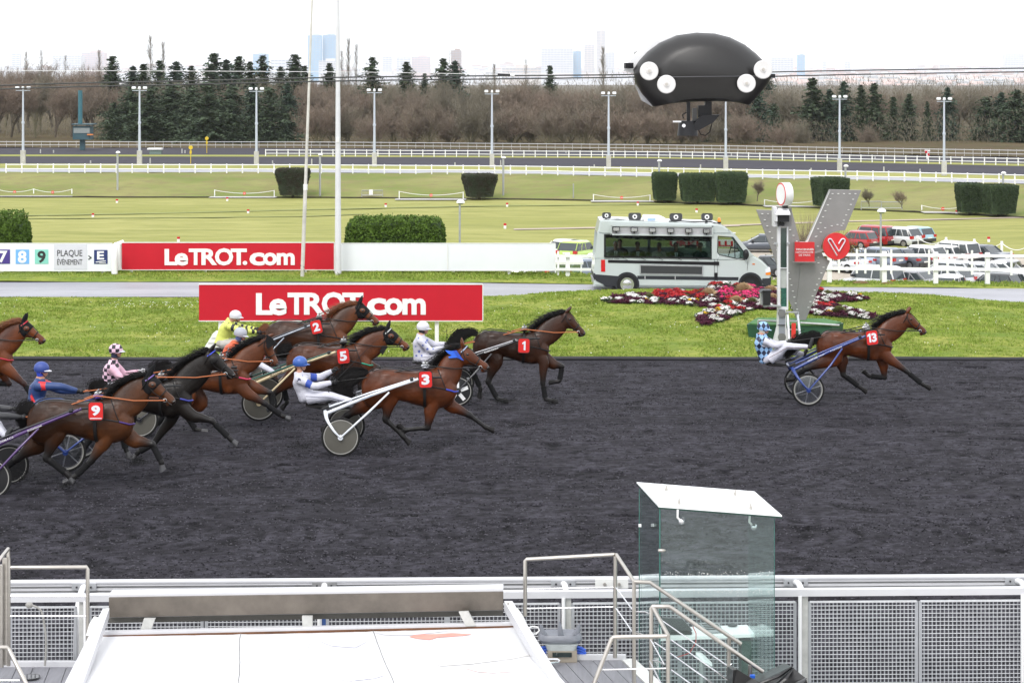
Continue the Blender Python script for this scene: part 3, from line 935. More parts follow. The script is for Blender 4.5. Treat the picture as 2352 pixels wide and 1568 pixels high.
# distant row, then middle, then front
for (Y,step,dt,lab) in ((575,46,-4,'leafless tree in the back rows of the wood'),(520,44,2,'leafless brown tree in the middle of the wood'),(474,48,4,'leafless tree near the front of the wood')):
 u = -60 + rs.uniform(0,20)
 while u < 2430:
  vt = 184 + dt + rs.uniform(-14,14) + (14 if u > 1700 else 0) - ((38 if Y > 500 else 14) if u < 250 else 0)
  fy = (base_v(u) - 185) * 401 / (Y) + 185 - 4
  if not (Y == 474 and (250 < u < 690 or u > 1850) and rs.random() < .75):
   put_tree(rs.choice(bares),u,vt,fy,Y + rs.uniform(-12,12),lab,g_b,rs.uniform(.8,1.05))
  u += step * rs.uniform(.75,1.25)
for u,vt,wdt in ((735,200,1.0),(800,205,1.1),(905,212,1.0),(985,205,1.0),(1080,215,1.05),(1180,205,1.1),(1260,215,1.0),(1345,208,1.1),(1440,214,1.0),(1530,222,1.0),(1600,230,.9),(1705,226,1.0),(768,232,1.1),(860,240,1.1),(945,238,1.1),(1035,242,1.1),(1130,240,1.1),(1222,242,1.1),(1303,240,1.1),(1392,238,1.1),(1486,244,1.1),(1565,250,1.1),(1655,255,1.1),(1795,262,1.0),(1840,268,1.0),(1985,270,.9)):
 put_tree(rs.choice(bushy),u,vt,base_v(u) + 1,425 + rs.uniform(0,18),'bushy olive-brown bare tree behind the outer rail','front row of bare trees',wdt)
for u,vt in ((800,92),(818,105),(785,120),(60,122),(95,118),(150,130),(228,118),(345,86),(375,100),(1385,112),(1460,122),(1208,138),(1033,118),(1135,150),(1480,118)):
 put_tree(slim,u,vt,262,685 + rs.uniform(-10,10),'slim leafless poplar above the wood','leafless poplars above the wood',.9)
# conifers: (u, top, width factor, kind, Y)
for u,vt,wd,k in ((258,128,.8,0),(305,152,.9,1),(330,146,.8,0),(366,138,.8,2),(405,140,.9,1),(440,150,.8,0),(492,121,.9,2),(520,136,.9,1),(549,128,.9,0),(575,140,.8,2),(604,126,.8,2),(645,152,.8,0),(678,124,.9,0),(700,150,.8,2),(757,144,.7,0),(855,130,.8,2),(934,141,.8,0),(975,168,.6,0),(1018,133,.8,2),(1045,139,.8,1),(1263,150,.6,0),(1760,172,.9,1)):
 put_tree(conis[k],u,vt,282,538 + rs.uniform(-15,15),'dark conifer tip above the wood','tall conifers in the wood',wd * 1.35)
for u,vt,wd,k in ((262,235,.9,3),(300,200,1.0,3),(345,195,1.0,3),(392,190,1.1,3),(440,198,1.0,3),(480,188,1.1,3),(530,195,1.0,3),(580,190,1.0,1),(620,200,.9,3),(660,190,.9,1)):
 put_tree(conis[k],u,vt,base_v(u) - 1,447 + rs.uniform(-8,12),'broad pine in the dark clump','clump of pines left of the masts',wd)
for u,vt,wd,k in ((1740,196,.9,1),(1775,238,.7,3),(1866,178,1.15,2),(1905,205,.9,1),(1938,186,.8,1),(1978,194,.8,0),(2008,190,.95,2),(2052,222,.85,0),(2088,214,.9,0),(2130,232,.6,0),(2176,200,.8,1),(2250,250,.7,0),(2268,222,.9,3),(2300,212,1.0,1),(2335,206,1.0,3),(2385,215,1.1,1),(1620,255,.7,1),(1680,262,.6,0)):
 put_tree(conis[k],u,vt,base_v(u) - 2,455 + rs.uniform(-8,10),'dark spruce in the wood','spruces in the wood on the right',wd)
# undergrowth so that the wood reads as a solid mass
rn = np.random.RandomState(5)
n = 90000
X = rn.uniform(-185,195,n); Y = rn.uniform(485,640,n)
Zb = np.interp(Y,[400,485,640],[-6.5,-7.2,-9])
hgt = (rn.rand(n) ** 1.2) * (11 + 5.5 * vnoise(X * .12,Y * .05,40))
Z = Zb + hgt
a = rn.uniform(0,6.28,n); L = rn.uniform(.7,1.8,n); wd_ = .06
dx,dz = np.cos(a) * L * .5,np.abs(np.sin(a)) * L
V = np.stack([np.stack([X - wd_,Y,Z],1),np.stack([X + wd_,Y,Z + .02],1),np.stack([X + dx,Y,Z + dz],1)],1).reshape(-1,3)
n2 = 26000
X = rn.uniform(-42,160,n2); Y = rn.uniform(440,485,n2); Z = -7.0 + (rn.rand(n2) ** 1.3) * (4.5 + 3 * vnoise(X * .2,Y * .05,44)); a = rn.uniform(0,6.28,n2); L = rn.uniform(.5,1.5,n2)
V = np.concatenate([V,np.stack([np.stack([X - .05,Y,Z],1),np.stack([X + .05,Y,Z + .02],1),np.stack([X + np.cos(a) * L * .6,Y,Z + np.abs(np.sin(a)) * L],1)],1).reshape(-1,3)])
raw_mesh('undergrowth',V,np.arange(len(V)),3,TW[1],kind='stuff',label='tangle of leafless twigs and brush filling the wood')
# -- far fences
def rail_fence(name,label,base_v,z,us,hpx,n_rail,pw,us_end,group=None,mat=None,gap=.5):
 """posts at the columns us on the ground line base_v, with rails between"""
 pts = []
 for u in us:
  v = float(base_v(np.array([float(u)]))[0]); Y = F * (CH - z) / (v - CY)
  pts.append(Vector(((u - CX) * Y / F,Y,z)))
 r = empty(name,pts[0],label,'fence',group)
 H = hpx
 pmb = None
 for p in pts:
  if pmb is None:
   mb = MB(); mb.box((p.x,p.y,p.z + H * .53),(pw,pw,H * 1.06)); pmb = mb.build('post',mat,r)
   p0 = p
  else:
   o = pmb.copy(); COL.objects.link(o); o.parent = r; o.location = p - p0
 for k in range(n_rail):
  zz = H * (.94 - k * gap)
  mb = MB()
  mb.tube([p + Vector((0,-pw * .6,zz)) for p in pts],H * .055 if n_rail > 1 else H * .05,4,flat=1)
  mb.build('rail',mat,r)
 return r
fp = [35 + 63.2 * .342 * 1.68 / 1.68 * 0 + 0]
ups = []
u = 14.0
while u < 2420:
 ups.append(u); u += 36.2
rail_fence('white_rail_fence','long white two-rail fence along the top of the green embankment',fence_v,ZF,ups,1.25,2,.16,0,mat=WHITE)
ups = []
u = 610.0
while u < 2420:
 ups.append(u); u += 25.8
def inner_v(u): return t2f_v(u) - 1.0
rail_fence('white_rail_fence','white two-rail fence between the two far tracks, tapering off at the left',inner_v,ZF - .03,ups,1.12,2,.15,0,mat=WHITE)
ups = list(np.arange(-5,2420,20.0))
def outer_v(u): return t1f_v(u) - .5
rail_fence('running_rail','thin grey-white outer running rail in front of the wood',outer_v,ZF - .03,ups,1.22,2,.06,0,mat=M('pale_grey_rail',(0.5,0.5,0.5),.5),gap=.52)
# -- floodlights
LAMPM = M('floodlight_glass',(0.75,0.77,0.8),.2,var=.03)
POLE = M('pale_blue_pole',(0.48,0.52,0.60),.4,metal=.2,var=.05)
def floodlight():
 r = empty('floodlight_mast',(0,0,0),'x','floodlight','floodlight masts along the far track')
 mb = MB(); mb.box((0,0,.95),(.62,.62,1.95)); mb.build('concrete_base',CONC,r)
 mb = MB(); mb.cyl((0,0,1.9),(0,0,10.6),.19,.11,10); mb.cyl((0,0,5.6),(0,0,5.9),.22,.22,10); mb.build('pole',POLE,r,smooth=True)
 mb = MB(); mb.box((0,0,10.2),(2.0,.12,.1)); mb.build('crossbar',POLE,r)
 for x in (-.78,0,.78):
  mb = MB(); mb.box((x,-.1,10.62),(.55 if x else .3,.5,.28),taper=.8); mb.box((x,-.1,10.45),(.4,.4,.08)); l = mb.build('lamp_head',LAMPM,r)
 return r
fl = floodlight()
for i,(u,vb,vt) in enumerate(((53,377,199),(320.5,378,199),(589,379.5,201),(860,382.5,204),(1130,385,207),(1398,389,211),(1667,392,216),(1928.5,396,219),(2168.5,403,224))):
 z = ZF; Y = F * (CH - z) / (vb - CY)
 p = P(u,vb,Y); s = ((vb - vt) * Y / F) / 10.76
 o = fl if i == 0 else copy_tree(fl)
 o.location = p; o.scale = (s,s,s)
 pos = ['leftmost floodlight mast, at the left edge','floodlight mast in front of the dark pine clump','floodlight mast left of the leaning pole','first floodlight mast right of the white mast','floodlight mast in the middle of the picture','floodlight mast just left of the hanging camera dome','floodlight mast behind the hanging camera dome','floodlight mast right of the camera dome, among spruces','rightmost floodlight mast, before the right edge']
 o['label'] = pos[i]
# -- judge tower, markers on the far track
TEAL = M('teal_paint',(0.028,0.075,0.095),.5,var=.1)
YEL = M('yellow_paint',(0.62,0.44,0.02),.5,var=.1)
Y0 = 388.0
b = P(189,343,Y0)
r = empty('observation_tower',b,'teal observation cabin with a tall chimney-like column above it','tower')
def bx(mb,u0,v0,u1,v1,Y,D,m=0):
 a,c = P(u0,v1,Y),P(u1,v0,Y)
 mb.box(((a.x + c.x) / 2,Y + D / 2,(a.z + c.z) / 2),(c.x - a.x,D,c.z - a.z),m)
mb = MB(); bx(mb,183,320,194,345,Y0,.9); mb.build('leg',TEAL,r)
mb = MB(); bx(mb,167,290,207,321,Y0 - 1,3); mb.build('cabin',TEAL,r)
mb = MB(); bx(mb,164,284.5,213,287,Y0 - 1.6,4.2); mb.build('roof',TEAL,r)
mb = MB(); bx(mb,169,294,206,306,Y0 - 1.1,.1); mb.build('window',M('grey_cabin_window',(.22,.25,.25),.25),r)
mb = MB(); a = P(184,286,Y0); mb.cyl((P(183.6,0,Y0).x,Y0 + .3,a.z),(P(183.6,0,Y0).x,Y0 + .3,P(0,208,Y0).z),.42,.42,12); mb.build('column',M('bright_teal',(0.03,0.13,0.16),.5),r,smooth=True)
mb = MB(); bx(mb,200,308,213,311,Y0 - 1.5,.6); mb.build('orange_arm',M('orange_plastic',(.6,.2,.05),.5),r)
for u,vb,vt in ((438,376,339),(475,352,318)):
 Y = F * 13.22 / (vb - CY); p = P(u,vb,Y)
 r = empty('distance_marker',p,'yellow distance marker with a round head, the %s one' % ('nearer' if u < 450 else 'farther'),'marker post')
 h = (vb - vt) * Y / F
 mb = MB(); mb.cyl(p,p + Vector((0,0,h)),.06,n=6); mb.build('post',YEL,r)
 mb = MB(); mb.cyl(p + Vector((0,-.06,h)),p + Vector((0,.06,h)),.33,n=14); mb.box(p + Vector((0,0,h - .75)),(.32,.1,.5)); mb.build('head',YEL,r)
for k,(u,vb,vt) in enumerate(((344,366,363),(344,354,340),(209,373,368))[1:2]):
 Y = F * 13.22 / (vb - CY); p = P(360,vb,Y)
 r = empty('starting_stand',p,'small greenish glass stand with a white roof beside the far track','stand')
 mb = MB(); bx(mb,343,345,370,355,Y,1.2); mb.build('cabin',M('green_tinted_glass',(.16,.22,.2),.2),r)
 mb = MB(); bx(mb,338,340.5,371,344,Y - .3,2); mb.build('roof',WHITE,r)
STUB = M('weathered_concrete',(0.42,0.42,0.40),.45)
stub = None
for k,(u,vb,h) in enumerate(((93,352,9),(123,351,6),(208,375,6),(345,376,13),(418,352,10),(425,352,7),(626,376,7),(716,378,13),(1045,381,8),(1150,384,16),(1365,385,7),(1609,391,13),(1863,394,8),(2030,397,14),(2113,396,8),(1300,352,5),(1680,358,6),(2010,366,6))):
 Y = F * 13.22 / (vb - CY); p = P(u,vb,Y)
 if stub is None:
  mb = MB(); mb.box((0,0,.5),(.2,.2,1.0),taper=.8); stub = mb.build('marker_stub',STUB,loc=(0,0,0)); o = stub
 else:
  o = stub.copy(); COL.objects.link(o)
 o.location = p; o.scale = (1,1,h * Y / F)
 tag(o,'small grey concrete marker stub beside the far tracks','marker','concrete stubs beside the far tracks')
p = P(2130,366,345)
r = empty('distance_marker',p,'red and white chequered distance marker by the far fence on the right','marker post')
mb = MB(); mb.box(p + Vector((0,0,.7)),(.3,.2,1.4)); mb.box(p + Vector((0,0,1.45)),(.9,.2,.25),0); mb.build('post',WHITE,r)
mb = MB(); mb.box(p + Vector((-.22,-.12,1.25)),(.4,.1,.4)); mb.box(p + Vector((.18,-.12,.8)),(.3,.1,.4)); mb.build('red_panel',RED,r)
# -- clipped hedges on the embankment
YEW = M('dark_yew',(0.026,0.055,0.022),.9,var=.4,scale=2.5,col2=(0.045,0.075,0.028))
YEWB = M('browned_yew',(0.050,0.030,0.022),.9,var=.4,scale=1.2,col2=(0.03,0.05,0.022))
HEDGE = M('bright_hedge',(0.050,0.100,0.012),.9,var=.4,scale=3,col2=(0.11,0.19,0.022))
def leaf_shell(w,d,h,z0,taper,n,size,seed,mat,parent,name='foliage',round_=.25,spike=0.0):
 rn = np.random.RandomState(seed)
 faces = rn.choice(6,n,p=[.3,.3,.12,.12,.13,.03])
 a,b = rn.uniform(-1,1,n),rn.uniform(-1,1,n)
 X = np.where(faces < 2,a,np.where(faces == 2,-1.0,np.where(faces == 3,1.0,a)))
 Yv = np.where(faces == 0,-1.0,np.where(faces == 1,1.0,np.where(faces < 4,a,b)))
 Zv = np.where(faces < 4,b,np.where(faces == 4,1.0,-1.0))
 nrm = (np.abs(X) ** 8 + np.abs(Yv) ** 8 + np.abs(Zv) ** 8) ** (1 / 8.)
 X,Yv,Zv = X / nrm,Yv / nrm,Zv / nrm
 tp = 1 - taper * (1 - Zv) / 2 * np.clip((1 - Zv) / 1.2,0,1)
 dep = 1 - np.abs(rn.normal(0,.035,n)) + .03 * (vnoise(X * 3 + 5,Zv * 3 + Yv * 2 + 9,seed % 50) - .5)
 px,py,pz = X * w / 2 * tp * dep,Yv * d / 2 * tp * dep,z0 + h / 2 + Zv * h / 2 * dep
 if spike: pz = pz + np.where((faces == 4) & (rn.rand(n) < .3),rn.rand(n) * spike,0)
 C = np.stack([px,py,pz],1)
 d1,d2 = rn.normal(0,1,(n,3)),rn.normal(0,1,(n,3))
 d1 /= np.linalg.norm(d1,axis=1)[:,None]; d2 /= np.linalg.norm(d2,axis=1)[:,None]
 s = size * rn.uniform(.6,1.3,(n,1))
 V = np.stack([C - d1 * s,C + d1 * s,C + d2 * s * 1.2],1).reshape(-1,3)
 return raw_mesh(name,V,np.arange(len(V)),3,mat,parent=parent)
def topiary(w,d,h,taper,seed,mat,loc,rz,label,n=9000):
 r = empty('clipped_hedge',(0,0,0),label,'hedge','clipped yew blocks at the foot of the embankment')
 leaf_shell(w,d,h,.2,taper,n,.10,seed,mat,r)
 mb = MB(); tt = 1 - taper * .9
 mb.box((0,0,.2 + h / 2),(w * .93,d * .93,h * .95)); 
 vs = [Vector(v) for v in mb.v]
 mb.v = [((v.x * (tt if v.z < .4 + h * .1 else 1)),(v.y * (tt if v.z < .4 + h * .1 else 1)),v.z) for v in vs]
 mb.build('branches',mat,r)
 mb = MB(); mb.cyl((0,0,-.2),(0,0,.5),.2,.16,8); mb.build('trunk',BARK,r)
 r.location = loc; r.rotation_euler = (0,0,rz)
 return r
for i,(u0,u1,vt,vb,dY,tp,mt,rz,lab) in enumerate((
 (632,709,388,446,1,.30,YEWB,0,'dark clipped yew block just left of the leaning pole'),
 (1063,1139,401,458,1,.30,YEWB,.25,'brownish two-sided clipped yew left of centre'),
 (1500,1556,398,460,3,.14,YEW,.0,'left one of the three big clipped yews above the white van'),
 (1563,1646,400,468,0,.14,YEW,.0,'middle one of the three big clipped yews above the white van'),
 (1644,1718,397,464,1,.16,YEW,.0,'right one of the three big clipped yews above the white van'),
 (1873,1947,409,470,2,.16,YEW,.3,'clipped yew partly hidden by the tall steel V'),
 (2203,2262,423,483,2,.20,YEW,.0,'left yew of the pair of clipped yews at the right'),
 (2262,2336,426,488,0,.20,YEW,.25,'right yew of the pair of clipped yews at the right'))):
 vb = max(vb,float(foot_v(np.array([(u0 + u1) / 2.]))[0]) + .5)
 Y = F * 15.75 / (vb + 1 - CY)
 a,c = P(u0,vb,Y),P(u1,vt,Y)
 wdt,hh = c.x - a.x,c.z - a.z
 topiary(wdt * 1.04,3.6,hh - .12,tp,60 + i,mt,Vector(((a.x + c.x) / 2,Y + 1.2,a.z)),rz,lab)
def hedge(u0,u1,vt,Y,zb,D,seed,label,spike=.15):
 a,c = P(u0,0,Y),P(u1,vt,Y)
 r = empty('hedge',(0,0,0),label,'hedge')
 wdt,hh = c.x - a.x,c.z - zb
 leaf_shell(wdt,D,hh,0,.05,34000,.075,seed,HEDGE,r,spike=spike)
 mb = MB(); mb.box((0,0,hh / 2),(wdt * .92,D * .85,hh * .92)); mb.build('branches',YEW,r)
 r.location = ((a.x + c.x) / 2,Y + D / 2,zb)
hedge(791,1021,505,92,-3.6,2.2,81,'broad bright green hedge behind the white boards')
hedge(-62,50,508,92,-3.6,2.2,82,'green bush at the left edge above the numbered board',.45)
# -- lamps, chains, barriers and small things on the infield
def lamp_post(u,vb,vt,Y,label,hd=.22):
 p = P(u,vb,Y); h = (vb - vt) * Y / F
 r = empty('street_lamp',p,label,'lamp post','mushroom-headed lamps on the infield')
 mb = MB(); mb.cyl(p,p + Vector((0,0,h - hd * .5)),.055 * Y / 110,n=8); mb.build('pole',GALV,r,smooth=True)
 c = p + Vector((hd * .2,0,h - hd * .8))
 mb = MB(); mb.sph(c,(hd,hd,hd * .8),14,8,zmin=0); mb.build('lamp_shade',WHITE,r,smooth=True)
 mb = MB(); mb.cyl(c - Vector((0,0,hd * .35)),c,hd * .55,hd * .8,10); mb.build('lamp_holder',GALV,r)
for u,vb,vt,Y,lab in ((270,446,347,226,'thin lamp post on the left embankment'),(735,450,352,225,'thin lamp post just right of the leaning pole'),(1156,452,359,224,'thin lamp post right of the brownish clipped yew'),(1514,460,366,219,'thin lamp post behind the three clipped yews'),(1942,470,378,208,'thin lamp post behind the yew next to the steel V'),(2304,485,394,199,'thin lamp post behind the right pair of yews')):
 Y = F * 15.6 / (vb - CY); lamp_post(u,vb,vt,Y,lab,.32)
lamp_post(1056,655,458,100,'grey lamp post behind the blank white boards',.21)
lamp_post(2023,660,478,76.2,'tall grey lamp post rising in front of the parked cars',.17)
Y = F * 15.75 / (458 - CY); p = P(1317,455,Y)
mb = MB(); mb.cyl(p,p + Vector((0,0,1.9)),.08,n=6); mb.build('post',GALV,None,label='plain grey post on the embankment between lamp posts',cat='post')
def chain_gate(u0,u1,vt0,vb0,vt1,vb1,label,mid=None,discs=((.45),)):
 """white posts with a sagging chain carrying red discs"""
 Ya,Yb = F * 15.72 / (vb0 - CY),F * 15.72 / (vb1 - CY)
 pa,pb = P(u0,vb0,Ya),P(u1,vb1,Yb); h = (vb0 - vt0) * Ya / F
 r = empty('chain_barrier',pa,label,'barrier','white chain barriers at the foot of the embankment')
 posts = [pa,pb] if mid is None else [pa,(pa + pb) / 2,pb]
 for p in posts:
  mb = MB(); mb.box(p + Vector((0,0,h / 2)),(.12,.12,h)); mb.build('post',WHITE,r)
 for a,c in zip(posts,posts[1:]):
  pts = [a.lerp(c,t) + Vector((0,0,h * .95 - 4 * h * .45 * t * (1 - t))) for t in [i / 12 for i in range(13)]]
  mb = MB(); mb.tube(pts,.03,4); mb.build('chain',WHITE,r)
  q = pts[6 if mid is None else 6]
  mb = MB(); mb.cyl(q + Vector((0,-.05,0)),q + Vector((0,.02,0)),.2,n=14); d_ = mb.build('no_entry_disc',M('disc_red',(.7,.03,.01),.5),r)
  mb = MB(); mb.box(q + Vector((0,-.07,0)),(.24,.03,.07)); mb.build('bar',WHITE,d_)
 mb = MB(); mb.box(((pa.x + pb.x) / 2,(pa.y + pb.y) / 2 - 1.2,pa.z + .03),(abs(pb.x - pa.x) + .8,2.2,.06)); mb.build('threshold',CONC,r)
chain_gate(-10,165,433,449,434,450,'chain barrier with two red discs at the far left',mid=1)
chain_gate(493,630,436,451.5,438,452.5,'chain barrier just left of the dark clipped yew')
chain_gate(917,1064,439,456,442,458,'chain barrier left of the brownish clipped yew')
chain_gate(1363,1493,446,460.5,448,462,'chain barrier left of the three clipped yews')
chain_gate(1946 - 190,1964 - 93,458,471,463,474,'chain barrier behind the white clock disc')
chain_gate(2117,2215,471,485,474,488,'chain barrier left of the right pair of yews')
def crowd_barrier(u0,u1,vt,vb,label,n=10):
 Y = F * 15.72 / (vb - CY); a,c = P(u0,vb,Y),P(u1,vt,Y)
 r = empty('crowd_barrier',a,label,'barrier','metal crowd barriers')
 mb = MB(); t = .06
 mb.tube([(a.x,Y,a.z),(a.x,Y,c.z),(c.x,Y,c.z),(c.x,Y,a.z)],t,5); mb.tube([(a.x,Y,a.z + .25),(c.x,Y,a.z + .25)],t * .8,5); mb.build('frame',GALV,r)
 mb = MB()
 for k in range(1,n * 2):
  x = a.x + (c.x - a.x) * k / (n * 2); mb.cyl((x,Y,a.z + .25),(x,Y,c.z),.015,n=4)
 mb.build('bars',GALV,r,kind='stuff')
 return r
r = crowd_barrier(831,879,437.5,453,'crowd barrier with a small white notice, right of the white mast')
mb = MB(); q = P(852,441.5,275); mb.box(q,(.5,.05,.7)); mb.build('notice',WHITE,r)
crowd_barrier(1978,2024,463,482,'left one of two crowd barriers by the far footpath')
crowd_barrier(2025,2072,464,483,'right one of two crowd barriers by the far footpath')
p = P(820,446,280); mb = MB(); mb.lathe([(.75,0),(.8,.45),(.72,.46),(.7,.1)],p,'Z',14); mb.build('planter',M('green_plastic',(.02,.10,.07),.5),None,label='low dark green tub beside the crowd barrier',cat='planter')
p = P(1795,467,258)
r = empty('ticket_machine',p,'small white and grey box on the embankment behind the clock','box')
mb = MB(); mb.box(p + Vector((0,0,.55)),(.62,.5,1.1)); mb.build('body',WHITE,r)
mb = MB(); mb.box(p + Vector((0,-.26,.7)),(.35,.04,.45)); mb.build('panel',GALV,r)
# small leafless ornamental trees on the embankment
for k,(u,vt,vb) in enumerate(((1739,408,461),(1996,429,474),(2072,432,477))):
 Y = F * 15.0 / (vb - CY); p = P(u,vb,Y); sc_ = (vb - vt) * Y / F / 13.
 o = copy_tree(bares[k]); o.location = p; o.scale = (sc_ * 1.0,sc_ * 1.0,sc_)
 o.name = 'young_tree'
 tag(o,('small leafless tree left of the white clock disc','first of two small round leafless trees right of the steel V','second of two small round leafless trees right of the steel V')[k],'tree','young trees on the embankment')
# red and white lawn pegs
peg = None
for k,(u,vb) in enumerate(((268.6,466.5),(522,462),(213.5,499),(570,490),(410,556),(886,476),(1164.8,475),(1160,525),(1746.5,491),(2498.5 - 301,477.5),(2272 - 1,556),(1465,472),(1600,488))):
 pq = infield(u,max(vb,float(foot_v(np.array([u]))[0]) + 1)); Y = pq.y
 h = (12.0 if vb > 500 else 9.0) * Y / F
 if peg is None:
  r = empty('lawn_peg',(0,0,0),'x','peg')
  mb = MB(); mb.cyl((0,0,0),(0,0,.6),.09,.09,8); mb.build('post',WHITE,r)
  mb = MB(); mb.cyl((0,0,.6),(0,0,1),.095,.095,8); mb.build('red_top',RED,r)
  peg = r; o = r
 else:
  o = copy_tree(peg)
 o.location = pq; o.scale = (1.6,1.6,h)
 tag(o,'short white lawn peg with a red top on the infield grass','peg','red-topped pegs on the infield')
# chain fence of thick white posts behind the car park
cps = [(1740,530,548),(1780 - 190,0,0)]
pp = [(1868,541,575),(1968 + 0,0,0)]
pts = []
for u,vt,vb in ((1784,548,566),(1897,552,575),(2008,555,578),(2172,545,573),(2171 + 113,553,578),(2385,561,592)):
 pass
for u,vt,vb in ((2107,541,566),(2173,545,571),(2238,549,576),(2301,554,581),(2364,559,587)):
 q = infield(u,vb); pts.append((q,(vb - vt) * q.y / F))
r = empty('chain_fence',pts[0][0],'white posts joined by sagging white chains behind the parked cars','fence')
for p,h in pts:
 mb = MB(); mb.cyl(p - Vector((0,0,.1)),p + Vector((0,0,h)),.13,n=10); mb.build('post',WHITE,r,smooth=True)
for (p,h),(q,h2) in zip(pts,pts[1:]):
 mb = MB(); mb.tube([p.lerp(q,t) + Vector((0,0,h * .85 - 4 * .55 * t * (1 - t))) for t in [i / 12 for i in range(13)]],.045,5); mb.build('chain',WHITE,r)
# -- haze
hz = bpy.data.materials.new('haze_air'); hz.use_nodes = True
nt = hz.node_tree; nt.nodes.clear()
o_ = nt.nodes.new('ShaderNodeOutputMaterial'); pvv = nt.nodes.new('ShaderNodeVolumePrincipled')
pvv.inputs['Color'].default_value = (0.93,0.95,1.0,1)
pvv.inputs['Density'].default_value = HAZE_DENS
pvv.inputs['Anisotropy'].default_value = 0.72
nt.links.new(pvv.outputs[0],o_.inputs['Volume'])
mb = MB(); mb.box((0,9400,125),(17200,19200,300))
mb.build('haze',hz,kind='stuff',label='thin pale winter haze over the whole scene')
# == MIDGROUND
C5 = crop(2900,680,1.9666)
C1 = crop(3000,1200,3.1784)
C6 = crop(2980,1060,4.612)
# -- advertising boards
def board(name,label,u0,v0,u1,v1,Y,mat,legs,zg,group=None,edge=True):
 a,c = P(u0,v1,Y),P(u1,v0,Y)
 r = empty(name,((a.x + c.x) / 2,Y,zg),label,'advertising board',group)
 mb = MB(); mb.box(((a.x + c.x) / 2,Y + .03,(a.z + c.z) / 2),(c.x - a.x,.06,c.z - a.z)); mb.build('panel',mat,r)
 if edge:
  mb = MB(); mb.box(((a.x + c.x) / 2,Y + .03,c.z + .012),(c.x - a.x + .02,.08,.024)); mb.box((c.x + .012,Y + .03,(a.z + c.z) / 2),(.024,.08,c.z - a.z)); mb.box(((a.x + c.x) / 2,Y + .03,a.z - .012),(c.x - a.x + .02,.08,.024)); mb.build('edge_strip',WHITED,r)
 for u in legs:
  x = P(u,0,Y).x
  mb = MB(); mb.box((x,Y + .12,(zg + c.z - .1) / 2),(.10,.08,c.z - .1 - zg)); mb.build('post',WHITE,r)
 return r
LET = WHITE
def letrot(r,u0,v0,u1,v1,Y,bold=.035):
 """Le TROT.com fitted between u0,u1; capitals span v0..v1"""
 w = u1 - u0; h = v1 - v0
 kk = [0]
 def t(s,a,b,top,bot=1.0,bd=bold):
  kk[0] ^= 1
  o = text_px(s,'lettering',LET,r,u0 + w * a,v0 + h * top,u0 + w * b,v0 + h * bot,Y - .004 - .003 * kk[0],bd,.012)
 t('L',0.0,.098,.02); t('e',.078,.182,.27,1.02)
 t('T',.186,.292,.0,.99); t('R',.283,.405,.0,.99); t('O',.387,.527,-.03,1.02); t('T',.508,.632,.0,.99)
 t('.',.600,.636,.74,.99,.03); t('c',.652,.768,.24,1.02); t('o',.757,.865,.24,1.02); t('m',.862,1.0,.26,.99)
r = board('advertising_board','red board with white Le TROT.com lettering standing behind the grey path',280,558,767,619,72,RED,(300,470,700),.22)
letrot(r,378,571,677,609,72)
r = board('advertising_board','red board with white Le TROT.com lettering on the near lawn behind the horses',457,654,1108,736,53.4,RED,(505,645,1003),.06)
letrot(r,588,672,978,723,53.4)
for u in (500,646):
 p = P(u,803,53.2)
 mb = MB()
 for k in range(3): mb.prism([(p.x - .34 + .08 * k,53.1,.06 + .13 * k),(p.x + .34 - .08 * k,53.1,.06 + .13 * k),(p.x + .28 - .08 * k,53.1,.17 + .13 * k),(p.x - .28 + .08 * k,53.1,.17 + .13 * k)],(0,0,0),(0,.7,0))
 mb.build('foot',WHITE,r)
r = board('blank_board','blank white board between the white mast and the parked cars',767,560,1275,620.5,72.0,M('off_white_panel',(.74,.76,.79),.5,var=.03,scale=1),(1813 * KS,2036 * KS),.05)
mb = MB(); q0,q1 = P(1027,620,71.99),P(1030,560,71.99); mb.box(((q0.x + q1.x) / 2,71.99,(q0.z + q1.z) / 2),(.03,.03,q1.z - q0.z)); mb.build('joint_strip',WHITED,r)
r = board('numbered_board','white board with coloured number squares and PLAQUE EVENEMENT at the far left',-330,560,257,621.5,71.6,M('board_white',(.76,.78,.82),.5,var=.03,scale=1),(-180,2,134,235),.2)
def square(u0,v0,u1,v1,col,nm='number_square'):
 a,c = P(u0,v1,71.59),P(u1,v0,71.59)
 mb = MB(); mb.box(((a.x + c.x) / 2,71.592,(a.z + c.z) / 2),(c.x - a.x,.01,c.z - a.z)); return mb.build(nm,M('square_' + nm,col,.5,var=.03),r)
NAVY = M('navy_print',(0.015,0.03,0.13),.5); DK = M('dark_print',(.02,.02,.022),.5)
sq = square(-8,573,23,606,(0.055,0.03,0.22)); text_px('7','digit',WHITE,sq,-3,576,17,603,71.585,.03,.004)
sq = square(36,573,67,606,(0.16,0.40,0.78)); text_px('8','digit',WHITE,sq,41,576,61,604,71.585,.03,.004)
sq = square(80,573,111,606,(0.23,0.58,0.50)); text_px('9','digit',DK,sq,86,576,105,604,71.585,.03,.004)
sq = square(-52,573,-21,606,(0.5,0.3,0.02))
sq = square(124,561.5,200,619,(0.60,0.60,0.66),'grey_panel')
text_px('PLAQUE','lettering',DK,r,131.5,574,189,591,71.58,.0,.004)
text_px('ÉVÉNEMENT','lettering',DK,r,131.5,592,189,608,71.58,.0,.004)
text_px('>','lettering',DK,r,203,586,210,597,71.58,.02,.004)
sq = square(216,574,247,606,(0.015,0.03,0.14),'navy_square'); text_px('E','lettering',WHITE,sq,223,577,239,596,71.585,.03,.004)
mb = MB(); mb.bar(P(220,602,71.58),P(243,599,71.58),.02,.03); mb.bar(P(228,604,71.58),P(243,603.5,71.58),.02,.02); mb.build('logo_stroke',WHITE,sq)
